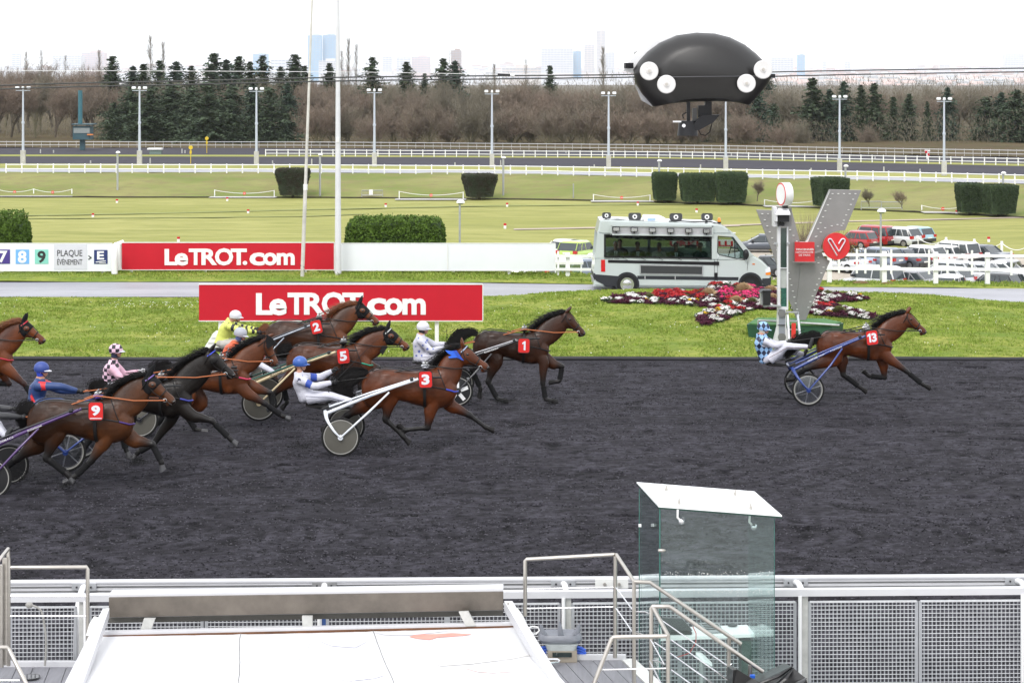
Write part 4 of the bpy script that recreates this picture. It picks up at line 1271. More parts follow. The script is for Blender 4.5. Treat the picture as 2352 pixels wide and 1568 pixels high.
# rounded barrier end between the boards
p = P(262,628,71.3)
r = empty('barrier_end',p,'rounded white plastic barrier end between the numbered board and the red board','barrier')
mb = MB(); mb.tube([P(263,629,71.3),P(262,600,71.3),P(262,568,71.3),P(267,561,71.5)],[.11,.12,.12,.08],10); mb.build('near_post',WHITE,r,smooth=True)
mb = MB(); mb.tube([P(275,620,72.1),P(272,600,72.1),P(272,560,72.1),P(284,555,72.1)],[.12,.13,.13,.07],10); mb.build('far_post',WHITE,r,smooth=True)
for u,y in ((731,555.5),(925,556)): pass
mb = MB()
for u in (707 * .569,925 * .569 + 0): pass
# -- masts
PM = M('pale_mast_paint',(0.62,0.62,0.64),.4,var=.06,scale=2)
a,b = P(693.5,655,70.5),P(719,-60,70.5)
r = empty('flag_pole',a,'old off-white pole leaning slightly to the right, tied near its foot','pole')
m_ = a.lerp(b,.315)
mb = MB(); mb.tube([a,m_],.066,12); mb.build('lower_tube',M('aged_cream_paint',(.52,.50,.46),.5,var=.2,scale=3),r,smooth=True)
mb = MB(); mb.tube([m_ - Vector((0,0,.1)),m_ + Vector((0,0,.1))],.075,12); mb.build('joint',WHITED,r,smooth=True)
mb = MB(); mb.tube([m_,b],[.055,.03],12); mb.build('upper_tube',M('aged_cream_paint_b',(.56,.54,.50),.5,var=.2,scale=3),r,smooth=True)
mb = MB(); q = P(694,612,70.5); mb.tube([q + Vector((-.08,-.03,.05)),q + Vector((.07,-.05,0)),q + Vector((.06,.0,-.1)),q + Vector((.1,-.06,-.18))],.012,5); mb.build('tie',DK,r)
a,b = P(776.5,641,71.4),P(776,-60,71.4)
r = empty('mast',a,'straight thick pale grey mast standing between the red and blank boards','mast')
mb = MB(); mb.tube([a,b],[.118,.055],16); mb.build('tube',PM,r,smooth=True)
mb = MB(); q = P(776,322,71.4); mb.box(q + Vector((0,-.09,0)),(.10,.05,.16)); mb.build('hatch',WHITED,r)
# -- white rail fence on the right, shelter
def rb(mb,u0,v0,u1,v1,Y,D=.08):
 a,c = P(u0,v1,Y),P(u1,v0,Y); mb.box(((a.x + c.x) / 2,Y,(a.z + c.z) / 2),(abs(c.x - a.x),D,c.z - a.z))
r = empty('white_rail_fence',P(1898,652,72),'white two-rail fence with thick posts in front of the parked cars on the right','fence')
for u,vt,vb in ((1330,574,640),(1905,571,652),(2031,577,655),(2149,579,658.5),(2268,580,659.5),(2388,581,660),(2508,582,660)):
 if u < 1400: continue
 mb = MB(); rb(mb,u - 5,vt,u + 5,vb,72,.15); mb.build('post',WHITE,r)
for (v0,v1) in ((583.5,591),(615.5,622)):
 mb = MB()
 a,b = P(1882,v0 + 3.5,71.93),P(2268,v0 + 6.5 - 3,71.93)
 mb.bar(P(1888,v0 + 1,71.9),P(2600,v1 - 1,71.9),.06,.105); mb.build('rail',WHITE,r)
r = empty('white_rail_fence',P(1290,640,72),'short white two-rail fence between the blank board and the white van','fence')
for u,w_ in ((1282,2.0),(1304,5),(1370,3)):
 mb = MB(); rb(mb,u - w_,577 if u != 1304 else 580,u + w_,642,72,.1); mb.build('post',WHITE,r)
for v in (588,618.5):
 mb = MB(); mb.bar(P(1276,v,71.9),P(1480,v + 1,71.9),.06,.09); mb.build('rail',WHITE,r)
# thin picket posts further back between the thick ones
r = empty('thin_post_row',P(1930,640,80),'row of thin white posts just behind the thick right-hand fence','fence')
for u in (1927,1968,1987.5,2047,2134,2176,2232.5,2323):
 mb = MB(); vt = 571 + (u - 1900) * .012; rb(mb,u - 2.2,vt,u + 2.2,vt + 56,76,.06); mb.build('post',WHITE,r)
r = empty('glass_shelter',P(1300,642,90),'small glass shelter with a pale flat roof beside the white van','shelter')
def sbox(nm,u0,v0,u1,v1,Y,D,mt):
 mb = MB(); a,c = P(u0,v1,Y),P(u1,v0,Y); mb.box(((a.x + c.x) / 2,Y + D / 2,(a.z + c.z) / 2),(c.x - a.x,D,c.z - a.z)); return mb.build(nm,mt,r)
sbox('roof',1273,602,1340,607.5,84,2.2,WHITED)
for u in (1276,1283,1306,1335): sbox('frame',u - 1.6,607,u + 1.6,655,84,.08,PM)
sbox('pane',1277,608,1334,655,84.1,.02,glassmat('shelter_glass',(.7,.8,.8),.25))
# -- steel V sculpture
YV = 55.6
VST = M('dull_steel_plate',(0.26,0.25,0.245),.5,metal=.35,var=.12,scale=1.2,bump=.002)
base = P(1842,792,YV)
r = empty('steel_letter_sculpture',(base.x,YV,.05),'tall grey steel letter V studded with bolts, with a round notch for the red disc','sculpture')
def plate_poly(pts,name,Y,th,mat,par):
 poly = [C5(x,y,Y) for x,y in pts]
 mb = MB(); mb.prism(poly,(0,0,0),(0,th,0)); return mb.build(name,mat,par)
notch = []
for i in range(15):
 a = rad(-60 - 205 * i / 14)
 notch.append((872 + 118 * math.cos(a),602 + 118 * math.sin(a) * 1.0))
right = [(825,155),(1072,160),(942,478)] + [(n[0],n[1]) for n in notch if n[0] < 945 and n[1] > 478 or n[0] < 800] 
right = [(825,155),(1072,160),(945,474),(895,478),(850,490),(805,515),(772,552),(757,600),(760,645),(780,690),(826,716),(790,800),(612,1236),(594,1236),(552,1140),(600,722),(640,568)]
left = [(248,313),(527,325),(590,565),(640,568),(600,722),(552,1140),(500,1010),(410,742)]
plate_poly(right,'right_arm',YV,.16,VST,r)
plate_poly(left,'left_arm',YV + .02,.14,VST,r)
plate_poly([(815,183),(829,160),(652,568),(641,568)],'edge_strip',YV - .02,.2,WHITED,r)
bolts = []
def along(x0,y0,x1,y1,n):
 for i in range(n): bolts.append((x0 + (x1 - x0) * i / (n - 1),y0 + (y1 - y0) * i / (n - 1)))
along(846,187,1026,187,5); along(828,228,732,462,6); along(1008,231,917,437,6); along(338,345,338,345.1,2)
along(293,345,410,630,7); along(720,520,714,525,2); along(788,455,720,520,3); along(730,600,735,730,4); along(512,470,565,560,3)
along(775,765,655,1080,8); along(500,810,590,1190,9); along(840,440,930,420,3)
bp_ = None
for x,y in bolts:
 p = C5(x,y,YV - .012)
 if bp_ is None:
  mb = MB(); mb.box(p,(.05,.02,.018)); bp_ = mb.build('bolt',WHITED,r); p0 = p
 else:
  o = bp_.copy(); COL.objects.link(o); o.parent = r; o.location = p - p0
mb = MB(); a_,b_ = C5(470,1078,YV - .01),C5(650,1078,YV - .01); mb.bar(a_ + Vector((.6,0,0)),b_,.01,.012); mb.build('seam',DK,r)
# sign and disc
SR = M('glossy_red',(0.60,0.022,0.025),.35,var=.03)
a,c = C5(551,722,YV - .16),C5(704,568,YV - .16)
r2 = empty('red_sign',((a.x + c.x) / 2,YV - .1,a.z),'small square red sign reading VINCENNES HIPPODROME DE PARIS on the steel V','sign')
mb = MB(); mb.box(((a.x + c.x) / 2,YV - .1,(a.z + c.z) / 2),(c.x - a.x,.12,c.z - a.z)); mb.build('panel',SR,r2)
def tq(s,x0,y0,x1,y1,Y,par,bd=0.0,mt=WHITE):
 text_quad(s,'lettering',mt,par,C5(x0,y1,Y),C5(x1,y1,Y),C5(x0,y0,Y),bd,.004)
tq('VINCENNES',557,617,697,632,YV - .165,r2,.02); tq('HIPPODROME',557,640,695,654,YV - .165,r2); tq('DE PARIS',581,661,671,677,YV - .165,r2)
mb = MB(); mb.bar(C5(530,724,YV - .2),C5(712,724,YV - .2),.22,.02); mb.build('shelf',VST,r2)
q = C5(877,600,YV - .3); rr_ = 105 / 1.9666 * KS * YV / F
r3 = empty('red_disc',q,'round red disc with a white ribbon V logo beside the steel V','sign')
mb = MB(); mb.cyl(q,q + Vector((0,.10,0)),rr_,n=48); mb.build('disc',SR,r3)
pp = [(880,672),(862,640),(812,556)]
mb = MB()
def C5p(x,y): return C5(x,y,YV - .305)
path = [C5p(880,672),C5p(845,612),C5p(812,556),C5p(814,545),C5p(824,541),C5p(836,545),C5p(842,553),C5p(895,640),C5p(904,628),C5p(942,563),C5p(943,550),C5p(934,541),C5p(922,541),C5p(912,549),C5p(893,580)]
mb.tube(path,.058,8,flat=.3); mb.build('ribbon_logo',M('logo_white',(.78,.77,.85),.4,var=.02),r3,smooth=True)
mb = MB(); mb.bar(q + Vector((0,.06,0)),q + Vector((-.9,.3,-.3)),.06,.06); mb.build('bracket',VST,r3)
# -- green platform, ladder, photo finish post
GREEN = M('green_painted_board',(0.012,0.070,0.032),.6,var=.2,scale=3)
GNET = M('green_netting',(0.06,0.17,0.05),.9,var=.3,scale=14,bump=.01)
a,c = C1(12,440,54.6),C1(1180,300,54.6)
r = empty('green_platform',((a.x + c.x) / 2,55.2,0),'low dark green boat-shaped platform under the steel V','platform')
mb = MB()
tz,bz = .46,.02
out = [(a.x - .08,54.9),(a.x + .35,54.55),(c.x - .3,54.5),(c.x + .12,55.2),(c.x - .2,56.0),(a.x + .3,56.2)]
inn = [(x + (.07 if x < (a.x + c.x) / 2 else -.07),y) for x,y in out]
mb.rings([[(x,y,bz) for x,y in inn],[(x,y,tz) for x,y in out]],cap=True); mb.build('hull',GREEN,r)
mb = MB(); mb.prism([(x,y,tz + .004) for x,y in inn],(0,0,0),(0,0,.03)); mb.build('netting',GNET,r)
for (x0,y0,x1,y1) in ((103,258,470,275),(640,288,1135,320)):
 mb = MB(); mb.tube([C1(x0,y0,54.45),C1(x1,y1,54.45)],.03,8); mb.build('handrail',GALV,r,smooth=True)
mb = MB(); mb.cyl(C1(103,258,54.45),C1(103,330,54.45),.022,n=6); mb.build('upright',GALV,r)
YP = 53.9
GP = M('grey_post_paint',(0.30,0.32,0.37),.45,metal=.2,var=.06)
pb = C6(680,1400,YP)
r = empty('finish_post',(pb.x,YP,0),'tall grey finish post with glass strip, camera box and round white clock on top','post')
def pbox(nm,fn,x0,y0,x1,y1,Y,D,mt,par=None):
 mb = MB(); a,c = fn(x0,y1,Y),fn(x1,y0,Y); mb.box(((a.x + c.x) / 2,Y + D / 2,(a.z + c.z) / 2),(c.x - a.x,D,c.z - a.z)); return mb.build(nm,mt,par or r)
pbox('base_column',C6,622,818,742,1400,YP,.22,GP)
for sx in (-1,1):
 x0 = 622 if sx < 0 else 742
 pts = [(x0,820),(x0 + sx * 10,830),(x0 + sx * 22,1150),(x0 + sx * 85,1400),(x0,1400)]
 mb = MB(); mb.prism([C6(x,y,YP - .02) for x,y in pts],(0,0,0),(0,.26,0)); mb.build('side_plate',PM,r)
for y in (890,1325):
 q = C6(678,y,YP - .01); mb = MB(); mb.cyl(q + Vector((0,-.03,0)),q,.105,n=20); mb.build('round_cover',M('cover_grey',(.17,.17,.17),.5),r)
mb = MB(); mb.bar(C6(608,1106,YP - .03),C6(735,1106,YP - .03),.02,.02); mb.build('strap',DK,r)
pbox('frame',C5,414,445,436,1100,YP,.16,PM); pbox('frame',C5,486,445,498,1100,YP,.16,PM); pbox('frame',C5,436,1075,486,1100,YP,.14,PM); pbox('frame',C5,436,768,486,775,YP,.14,PM)
pbox('backing',C5,437,775,485,925,YP + .05,.05,M('pale_backing',(.38,.40,.38),.5))
pbox('glass_strip',C5,441,455,484,766,YP + .03,.05,M('dark_green_glass',(.035,.06,.05),.12,spec=.8))
pbox('glass_strip',C5,441,928,484,1074,YP + .03,.05,M('mottled_green_glass',(.03,.11,.08),.2,var=.5,scale=20,spec=.8))
pbox('camera_bracket',C5,383,295,412,445,YP - .05,.4,PM)
pbox('bracket_back',C5,408,300,525,445,YP + .1,.1,VST)
mb = MB(); x0,x1,y0,y1,y2 = 408,515,298,345,405
A = C5(430,300,YP + .1); B = C5(490,300,YP + .1); 
mb.prism([C5(400,345,YP - .35),C5(515,345,YP - .35),C5(500,305,YP + .1),C5(420,298,YP + .1)],(0,0,0),(0,0,-.03)); mb.build('hood',WHITE,r)
pbox('camera_body',C5,412,352,505,408,YP - .25,.4,BLACK); pbox('camera_side',C5,398,348,413,405,YP - .3,.4,PM)
q = C5(447,422,YP); mb = MB(); mb.cyl(q + Vector((0,-.16,0)),q + Vector((0,.1,0)),.055,n=14); mb.build('lens',BLACK,r)
for x,y in ((400,578),(497,575)): pbox('hinge',C5,x - 12,y - 6,x + 12,y + 8,YP - .05,.08,GALV)
# clock drum: short cylinder turned to the left
q = C5(474,190,YP); ax = Vector((-.955,-.29,0)).normalized(); R_ = 92 / 1.9666 * KS * YP / F
r4 = empty('clock_drum',q - Vector((0,0,R_)),'round white clock drum with a red rim turned sideways on top of the finish post','clock')
mb = MB(); mb.cyl(q - ax * .10,q + ax * .12,R_,n=36); mb.build('drum',WHITED,r4,smooth=True)
mb = MB(); mb.cyl(q + ax * .12,q + ax * .13,R_ * .97,n=36); mb.build('rim',SR,r4)
mb = MB(); mb.cyl(q + ax * .13,q + ax * .136,R_ * .86,n=36); mb.build('face',WHITE,r4)
mb = MB(); mb.cyl(q - Vector((0,0,R_ + .06)),q - Vector((0,0,R_ - .03)),.08,n=10); mb.build('neck',BLACK,r4)
# black lamp box on the arm
r5 = empty('black_lamp_box',C5(320,1065,YP),'black box lantern on a small arm left of the finish post','lantern')
mb = MB(); a,c = C5(300,1062,YP - .2),C5(358,952,YP - .2); mb.box(((a.x + c.x) / 2,YP - .05,(a.z + c.z) / 2),(c.x - a.x,.35,c.z - a.z)); mb.build('body',BLACK,r5)
mb = MB(); mb.prism([C5(278,968,YP - .25),C5(298,948,YP - .25),C5(370,948,YP - .25),C5(366,956,YP - .25),C5(302,956,YP - .25)],(0,0,0),(0,.45,0)); mb.build('roof',BLACK,r5)
mb = MB(); mb.prism([C5(283,968,YP - .1),C5(299,956,YP - .1),C5(299,1062,YP - .1),C5(286,1062,YP - .1)],(0,0,0),(0,.3,0)); mb.build('side',GALV,r5)
mb = MB(); mb.bar(C5(300,1068,YP - .05),C5(440,1068,YP - .05),.1,.04); mb.build('arm',GALV,r5)
mb = MB(); q = C5(332,990,YP - .22); mb.cyl(q,q + Vector((0,.03,0)),.035,n=12); mb.build('lens',M('amber_lens',(.10,.04,.01),.2),r5)
# step ladder
r = empty('step_ladder',C1(560,505,53.6),'aluminium step ladder with a red bar leaning against the finish post','ladder')
ALU = M('aluminium',(0.55,0.57,0.60),.35,metal=.7,var=.08)
for pa,pb2 in (((475,160),(497,508)),((600,160),(640,500))):
 mb = MB(); mb.bar(C1(*pa,53.7),C1(*pb2,53.4),.05,.07); mb.build('rail',ALU,r)
for k,y in enumerate((150,262,372,480)):
 mb = MB(); d_ = k * 5; mb.bar(C1((450 if k == 0 else 490 - 2 + k * 1),y,53.65 - .06 * k),C1((620 if k == 0 else 604 + d_ * 1.2),y + 4,53.65 - .06 * k),.12 if k == 0 else .06,.03); mb.build('tread',ALU,r)
mb = MB(); mb.bar(C1(556,292,53.3),C1(553,492,53.3),.11,.02,up=(0,1,0)); mb.build('red_bar',M('red_bar_paint',(.62,.03,.02),.5),r)
# -- bare shrub behind the V
def twig_bush(u,vb,vt,Y,label,n=900,w=1.2,seed=2,leafy=True):
 rn = np.random.RandomState(seed); b = P(u,vb,Y); h = (vb - vt) * Y / F
 r = empty('shrub',b,label,'shrub')
 V = []
 for i in range(n):
  a = Vector((rn.normal(0,w * .15),rn.normal(0,w * .15),rn.uniform(0,h * .25)))
  d = Vector((rn.normal(0,.22),rn.normal(0,.22),1)).normalized(); l = h * rn.uniform(.4,.95)
  V += [b + a - Vector((.006,0,0)),b + a + Vector((.006,0,0)),b + a + d * l]
 raw = np.array([v[:] for v in V]) - np.array(b)
 raw_mesh('stems',raw,np.arange(len(raw)),3,TW[2],parent=r)
 if leafy:
  n2 = 5000; C = rn.normal(0,1,(n2,3)) * np.array([w * .20,w * .2,h * .10]) + np.array([0,0,h * .2])
  s = .05; d1 = rn.normal(0,s,(n2,3)); d2 = rn.normal(0,s,(n2,3))
  V = np.stack([C,C + d1,C + d2],1).reshape(-1,3)
  raw_mesh('foliage',V,np.arange(len(V)),3,[M('ochre_leaves',(.20,.16,.06),.8,var=.3,scale=2),M('brown_leaves',(.06,.035,.02),.8,var=.3,scale=2)],parent=r).data.polygons.foreach_set('material_index',(rn.rand(n2) * 2).astype(np.int32))
 return r
twig_bush(1857,600,478,85,'half bare shrub with upright stems behind the steel V',420,2.6,2)
twig_bush(1918,590,508,86,'bare ochre shrub showing in the notch around the red disc',260,2.0,3)
# small soil mounds in front of the fence
for u,v in ((1855 * 0 + 1977,651),(2037,654)):
 p = P(u,v,71); mb = MB(); mb.sph(p,(.3,.2,.1),10,5); mb.build('molehill',M('soil_brown',(.13,.08,.03),.9),None,smooth=True,label='small brown soil mound on the verge, %s of the two' % ('left' if u < 2000 else 'right'),cat='mound')
# -- flower bed
CF = lambda x,y: ((2380 + x / 1.9932) * KS,(1100 + y / 1.9932) * KS)
bed = [
[(60,205),(200,168),(330,150),(430,150),(560,135),(820,128),(960,130),(960,250),(880,252),(700,236),(480,226),(220,222),(110,215)],
[(930,75),(1050,72),(1130,80),(1330,115),(1460,120),(1460,275),(1320,262),(1290,265),(1160,300),(1010,368),(860,402),(838,395),(832,320),(900,262),(960,240),(860,190),(860,130)],
[(1740,130),(1800,120),(1900,150),(2090,160),(2185,186),(2100,200),(1960,210),(1800,218),(1740,215),(1650,210)],
[(1580,215),(1750,215),(1890,235),(2060,275),(2180,305),(2240,345),(2190,355),(2060,340),(1850,325),(1680,300),(1580,280)]]
def inside(poly,x,y):
 c = False; j = len(poly) - 1
 for i in range(len(poly)):
  xi,yi = poly[i]; xj,yj = poly[j]
  if (yi > y) != (yj > y) and x < (xj - xi) * (y - yi) / (yj - yi) + xi: c = not c
  j = i
 return c
def on_lawn(x,y):
 u,v = CF(x,y); return gy(u,v + 3,lawn_z)
mb = MB()
for poly in bed:
 pts = [on_lawn(x,y) for x,y in poly]
 c = sum((Vector(p) for p in pts),Vector()) / len(pts)
 pts = [p + Vector((0,0,.035)) for p in pts]
 b0 = len(mb.v)
 mb.add(pts,[tuple(range(len(pts)))])
mb.build('flower_bed_soil',SOIL,kind='structure')
def clump(name,col,leaf,seed,r=.15,n=46,stalk=.20,petals=.035):
 rn = np.random.RandomState(seed); mbl = MB()
 root = empty(name,(0,0,0),'x','flowers')
 V = []
 for i in range(n):
  a = rn.uniform(0,6.28); q = r * math.sqrt(rn.rand()); c = np.array([q * math.cos(a),q * math.sin(a),stalk * (1 - .5 * (q / r) ** 2) + rn.uniform(-.02,.02)])
  for k in range(3):
   d1,d2 = rn.normal(0,petals,3),rn.normal(0,petals,3)
   V += [c - d1,c + d1,c + d2]
 raw_mesh('blossoms',np.array(V),np.arange(len(V)),3,col,parent=root)
 V = []
 for i in range(70):
  a = rn.uniform(0,6.28); q = r * 1.15 * math.sqrt(rn.rand()); c = np.array([q * math.cos(a),q * math.sin(a),rn.uniform(0,stalk * .75)])
  d1,d2 = rn.normal(0,.04,3),rn.normal(0,.04,3); V += [c - d1,c + d1,c + d2]
 raw_mesh('leaves',np.array(V),np.arange(len(V)),3,leaf,parent=root)
 return root
LEAF = M('dark_leaf',(.045,.075,.025),.8,var=.3)
PUR = M('purple_leaf',(.085,.012,.035),.8,var=.35,scale=8)
kinds = {
'white': clump('white_flowers',M('white_petals',(.78,.76,.74),.7,var=.08),LEAF,1,.13),
'purple': clump('purple_plant',PUR,M('maroon_leaf',(.05,.012,.02),.8,var=.3),2,.17,60,.14,.045),
'red': clump('red_flowers',M('red_petals',(.42,.010,.016),.6,var=.25,scale=9),LEAF,3,.15,40,.22),
'pink': clump('pink_flowers',M('pink_petals',(.72,.045,.20),.6,var=.25,scale=9),LEAF,4,.16,44,.22),
'yellow': clump('yellow_flowers',M('yellow_petals',(.75,.48,.02),.6,var=.1),LEAF,5,.10,26,.16)}
usedk = set(); rs = random.Random(9); cnt = 0; seenp = []
def zone(x,y):
 q = rs.random()
 if 480 < x < 880 and y < 200: return 'red' if q < .62 else 'purple' if q < .95 else 'white'
 if 990 < x < 1330 and 85 < y < 195: return 'pink' if q < .8 else 'purple' if q < .93 else 'red'
 if x > 930 and x < 1140 and y < 105: return 'red' if q < .5 else 'white'
 if 980 < x < 1180 and 190 <= y < 285: return 'red' if q < .55 else 'white' if q < .85 else 'purple'
 if 1740 < x < 1830 and y < 150: return 'red'
 if 1580 < x < 1900 and 215 < y < 275: return 'red' if q < .45 else 'white' if q < .6 else 'yellow' if q < .72 else 'purple'
 return 'white' if q < .38 else 'purple' if q < .96 else 'yellow'
names = {'white': 'white-flowering plant in the star-shaped bed','purple': 'dark purple-leaved plant in the star-shaped bed','red': 'red-flowering plant in the star-shaped bed','pink': 'bright pink flowering plant at the heart of the bed','yellow': 'small yellow-flowering plant in the bed'}
tries = 0
while cnt < 430 and tries < 9000:
 tries += 1
 pi = rs.choices([0,1,2,3],[3,5,1.5,2])[0]; poly = bed[pi]
 x = rs.uniform(min(p[0] for p in poly),max(p[0] for p in poly)); y = rs.uniform(min(p[1] for p in poly),max(p[1] for p in poly))
 if not inside(poly,x,y) or (1470 < x < 1560): continue
 if any(abs(x - a) < 17 and abs(y - b) < 8 for a,b in seenp): continue
 seenp.append((x,y)); k = zone(x,y); p = on_lawn(x,y)
 if k in usedk: o = copy_tree(kinds[k])
 else: usedk.add(k); o = kinds[k]
 o.location = p + Vector((0,0,.03)); o.rotation_euler = (0,0,rs.uniform(0,6.28)); s = rs.uniform(.62,.98); o.scale = (s,s,s * .62)
 tag(o,names[k],'flowers','flowering plants of the star-shaped bed'); cnt += 1
BEI = M('beige_plume_grass',(.50,.36,.21),.9,var=.2,scale=5); OLV = M('olive_tuft_grass',(.16,.17,.06),.9,var=.3,scale=5)
def grass_tuft(x,y,rpx,mat,label,seed):
 p = on_lawn(x,y); R = rpx / 1.9932 * KS * p.y / F
 rn = np.random.RandomState(seed); n = 1500
 a = rn.uniform(0,6.28,n); th = np.abs(rn.normal(0,.75,n)).clip(0,1.45); l = R * rn.uniform(.7,1.25,n)
 d = np.stack([np.sin(th) * np.cos(a),np.sin(th) * np.sin(a),np.cos(th) * .95],1) * l[:,None]
 b = rn.normal(0,R * .12,(n,3)); b[:,2] = .0
 side = np.stack([-np.sin(a),np.cos(a),a * 0],1) * .018
 mid = b + d * .65 + np.array([0,0,R * .12])
 V = np.stack([b - side,mid + side * 1.5,b + d],1).reshape(-1,3)
 r = empty('ornamental_grass',(p.x,p.y,p.z),label,'grass tuft','grass tufts in the flower bed')
 raw_mesh('blades',V,np.arange(len(V)),3,mat,parent=r)
for k,(x,y,rp,mt,lab) in enumerate((
 (905,165,66,BEI,'large beige plume grass at the left of the bed centre'),(1185,135,78,BEI,'largest beige plume grass, in front of the van wheel'),
 (1120,220,60,BEI,'beige plume grass between red and pink flowers'),(1400,135,58,BEI,'beige plume grass behind the black lantern'),(1415,190,50,BEI,'beige plume grass just right of the black lantern'),
 (435,185,48,OLV,'olive grass tuft on the left arm of the bed'),(948,195,40,OLV,'olive grass tuft beside the pink flowers'),(1250,225,52,OLV,'olive grass tuft left of the black lantern'),
 (1045,90,34,OLV,'small olive grass tuft at the back of the bed'),(1855,160,46,OLV,'olive grass tuft on the upper right arm'),(1945,300,60,OLV,'olive grass tuft on the lower right arm'))):
 grass_tuft(x,y,rp,mt,lab,100 + k)
# daisies: tiny white flowers in the lawn
rn = np.random.RandomState(8); n = 260
x = np.concatenate([rn.uniform(-16,18,n),rn.normal(-10.5,1.3,70)]); y = np.concatenate([rn.uniform(51.8,64.5,n),rn.normal(62.6,.5,70)]); z = lawn_z(x,y) + .06; n = len(x)
s = .013; V = np.stack([np.stack([x - s,y,z],1),np.stack([x + s,y,z],1),np.stack([x,y + .01,z + s * 1.3],1)],1).reshape(-1,3)
raw_mesh('daisies',V,np.arange(len(V)),3,WHITE,kind='stuff',label='tiny white daisies scattered over the lawn')
# -- cars
GLS = M('car_glass',(0.035,0.045,0.05),.10,var=.1,scale=1,spec=.7)
TRIM = M('dark_trim',(.03,.03,.032),.5); TAIL = M('tail_light',(.45,.02,.02),.2); RIM = M('alloy_rim',(.45,.46,.48),.3,metal=.7)
HEADL = M('head_light',(.7,.72,.75),.15); PLATEM = M('number_plate',(.75,.75,.7),.4)
def carpaint(n,c): return M('car_paint_' + n,c,.28,metal=.15,var=.04,scale=1,coat=.6)
def car_proto(kind):
 L,W,H = {'hatch': (3.9,1.7,1.48),'sedan': (4.7,1.82,1.43),'suv': (4.4,1.84,1.63),'mpv': (4.1,1.72,1.72),'estate': (4.7,1.82,1.48)}[kind]
 h = L / 2; wz = .33
 root = empty('car',(0,0,0),'x','car')
 belt = {'hatch': .88,'sedan': .86,'suv': .98,'mpv': .95,'estate': .88}[kind]
 tail = {'hatch': belt + .04,'sedan': belt + .08,'suv': belt + .03,'mpv': belt + .02,'estate': belt + .04}[kind]
 xs = [(-h,.42,tail - .32,.80),(-h + .06,.28,tail - .08,.93),(-h + .3,.22,tail,1),(-h * .4,.2,belt + .04,1),(0,.2,belt + .02,1),(h * .35,.2,belt,1),(h * .55,.2,belt - .08,.99),(h * .85,.22,belt - .2,.93),(h - .08,.28,belt - .3,.85),(h,.42,belt - .42,.72)]
 mb = MB(); rg = []
 for x,zb,zt,ws in xs:
  w_ = W / 2 * ws; ring = []
  for yy,zz in ((-.92,0),(-1,.18),(-1,.55),(-.95,.85),(-.82,1),(.82,1),(.95,.85),(1,.55),(1,.18),(.92,0)):
   ring.append((x,yy * w_,zb + (zt - zb) * zz))
  rg.append(ring)
 mb.rings(rg); mb.build('body',WHITE,root,smooth=True)
 cab = {'hatch': ((-h + .12,-h + .42),(h * .42,.15)),'sedan': ((-h + .85,-h + 1.5),(h * .45,.2)),'suv': ((-h + .12,-h + .5),(h * .45,.3)),'mpv': ((-h + .05,-h + .28),(h * .62,.75)),'estate': ((-h + .1,-h + .6),(h * .45,.2))}[kind]
 (rb0,rt0),(fb0,ft0) = cab
 zb = belt - .02; zt = H - .13; wb,wt = W / 2 * .94,W / 2 * .86
 bot = [(rb0,-wb * .9),(rb0 + .2,-wb),(fb0 - .3,-wb),(fb0,-wb * .7),(fb0,wb * .7),(fb0 - .3,wb),(rb0 + .2,wb),(rb0,wb * .9)]
 top = [(rt0,-wt * .9),(rt0 + .12,-wt),(ft0 - .15,-wt),(ft0,-wt * .8),(ft0,wt * .8),(ft0 - .15,wt),(rt0 + .12,wt),(rt0,wt * .9)]
 mb = MB(); mb.rings([[(x,y,zb) for x,y in bot],[(x,y,zt) for x,y in top]]); mb.build('windows',GLS,root)
 mb = MB(); mb.rings([[(x,y * 1.02,zt - .03) for x,y in top],[(x * .97,y * .95,zt + .05) for x,y in top],[(x * .86,y * .72,zt + .12) for x,y in top]]); mb.build('roof',WHITE,root,smooth=True)
 for s_ in (-1,1):
  mb = MB()
  for (xb,xt) in ((rb0 + .04,rt0 + .03),(fb0 - .12,ft0 - .02),((rb0 + fb0) / 2 - .05,(rt0 + ft0) / 2),(rb0 + .75,rt0 + .62)):
   wd = .10 if xb == rb0 + .04 else .06
   mb.bar((xb,s_ * wb * (.9 if xb == rb0 + .04 else .99),zb),(xt,s_ * wt * (.92 if xb == rb0 + .04 else 1.01),zt),wd * 1.6 if xb == rb0 + .04 else wd,.03,up=(0,1,0))
  mb.build('window_pillars',WHITE,root)
 wx = h - .78
 for x in (-wx,wx):
  for s_ in (-1,1):
   mb = MB(); mb.cyl((x,s_ * (W / 2 - .2),wz),(x,s_ * (W / 2 + .012),wz),wz,n=18); wh = mb.build('wheel',RUBBER,root)
   mb = MB(); mb.cyl((x,s_ * (W / 2),wz),(x,s_ * (W / 2 + .022),wz),wz * .62,n=12); mb.build('rim',RIM,wh)
 mb = MB()
 for s_ in (-1,1):
  mb.box((-h + .1,s_ * W * .40,tail - .16),(.22,.3,.22 if kind != 'sedan' else .14))
 mb.build('tail_light',TAIL,root)
 mb = MB()
 for s_ in (-1,1): mb.box((h - .14,s_ * W * .33,belt - .32),(.24,.34,.14))
 mb.build('headlight',HEADL,root)
 mb = MB(); mb.box((-h + .02,0,.42),(.16,W * .86,.26)); mb.box((h - .04,0,.4),(.2,W * .7,.2)); mb.box((0,0,.27),(L * .8,W * 1.005,.12)); mb.build('bumper',TRIM,root)
 mb = MB(); mb.box((-h - .02,0,.58 if kind != 'suv' else .78),(.06,.5,.12)); mb.build('number_plate',PLATEM,root)
 mb = MB()
 for s_ in (-1,1): mb.box((fb0 - .35,s_ * (W / 2 + .06),belt + .1),(.16,.2,.14))
 mb.build('mirror',TRIM,root)
 return root
cp = {k: car_proto(k) for k in ('hatch','sedan','suv','mpv','estate')}
cpu = set(); paints = {}
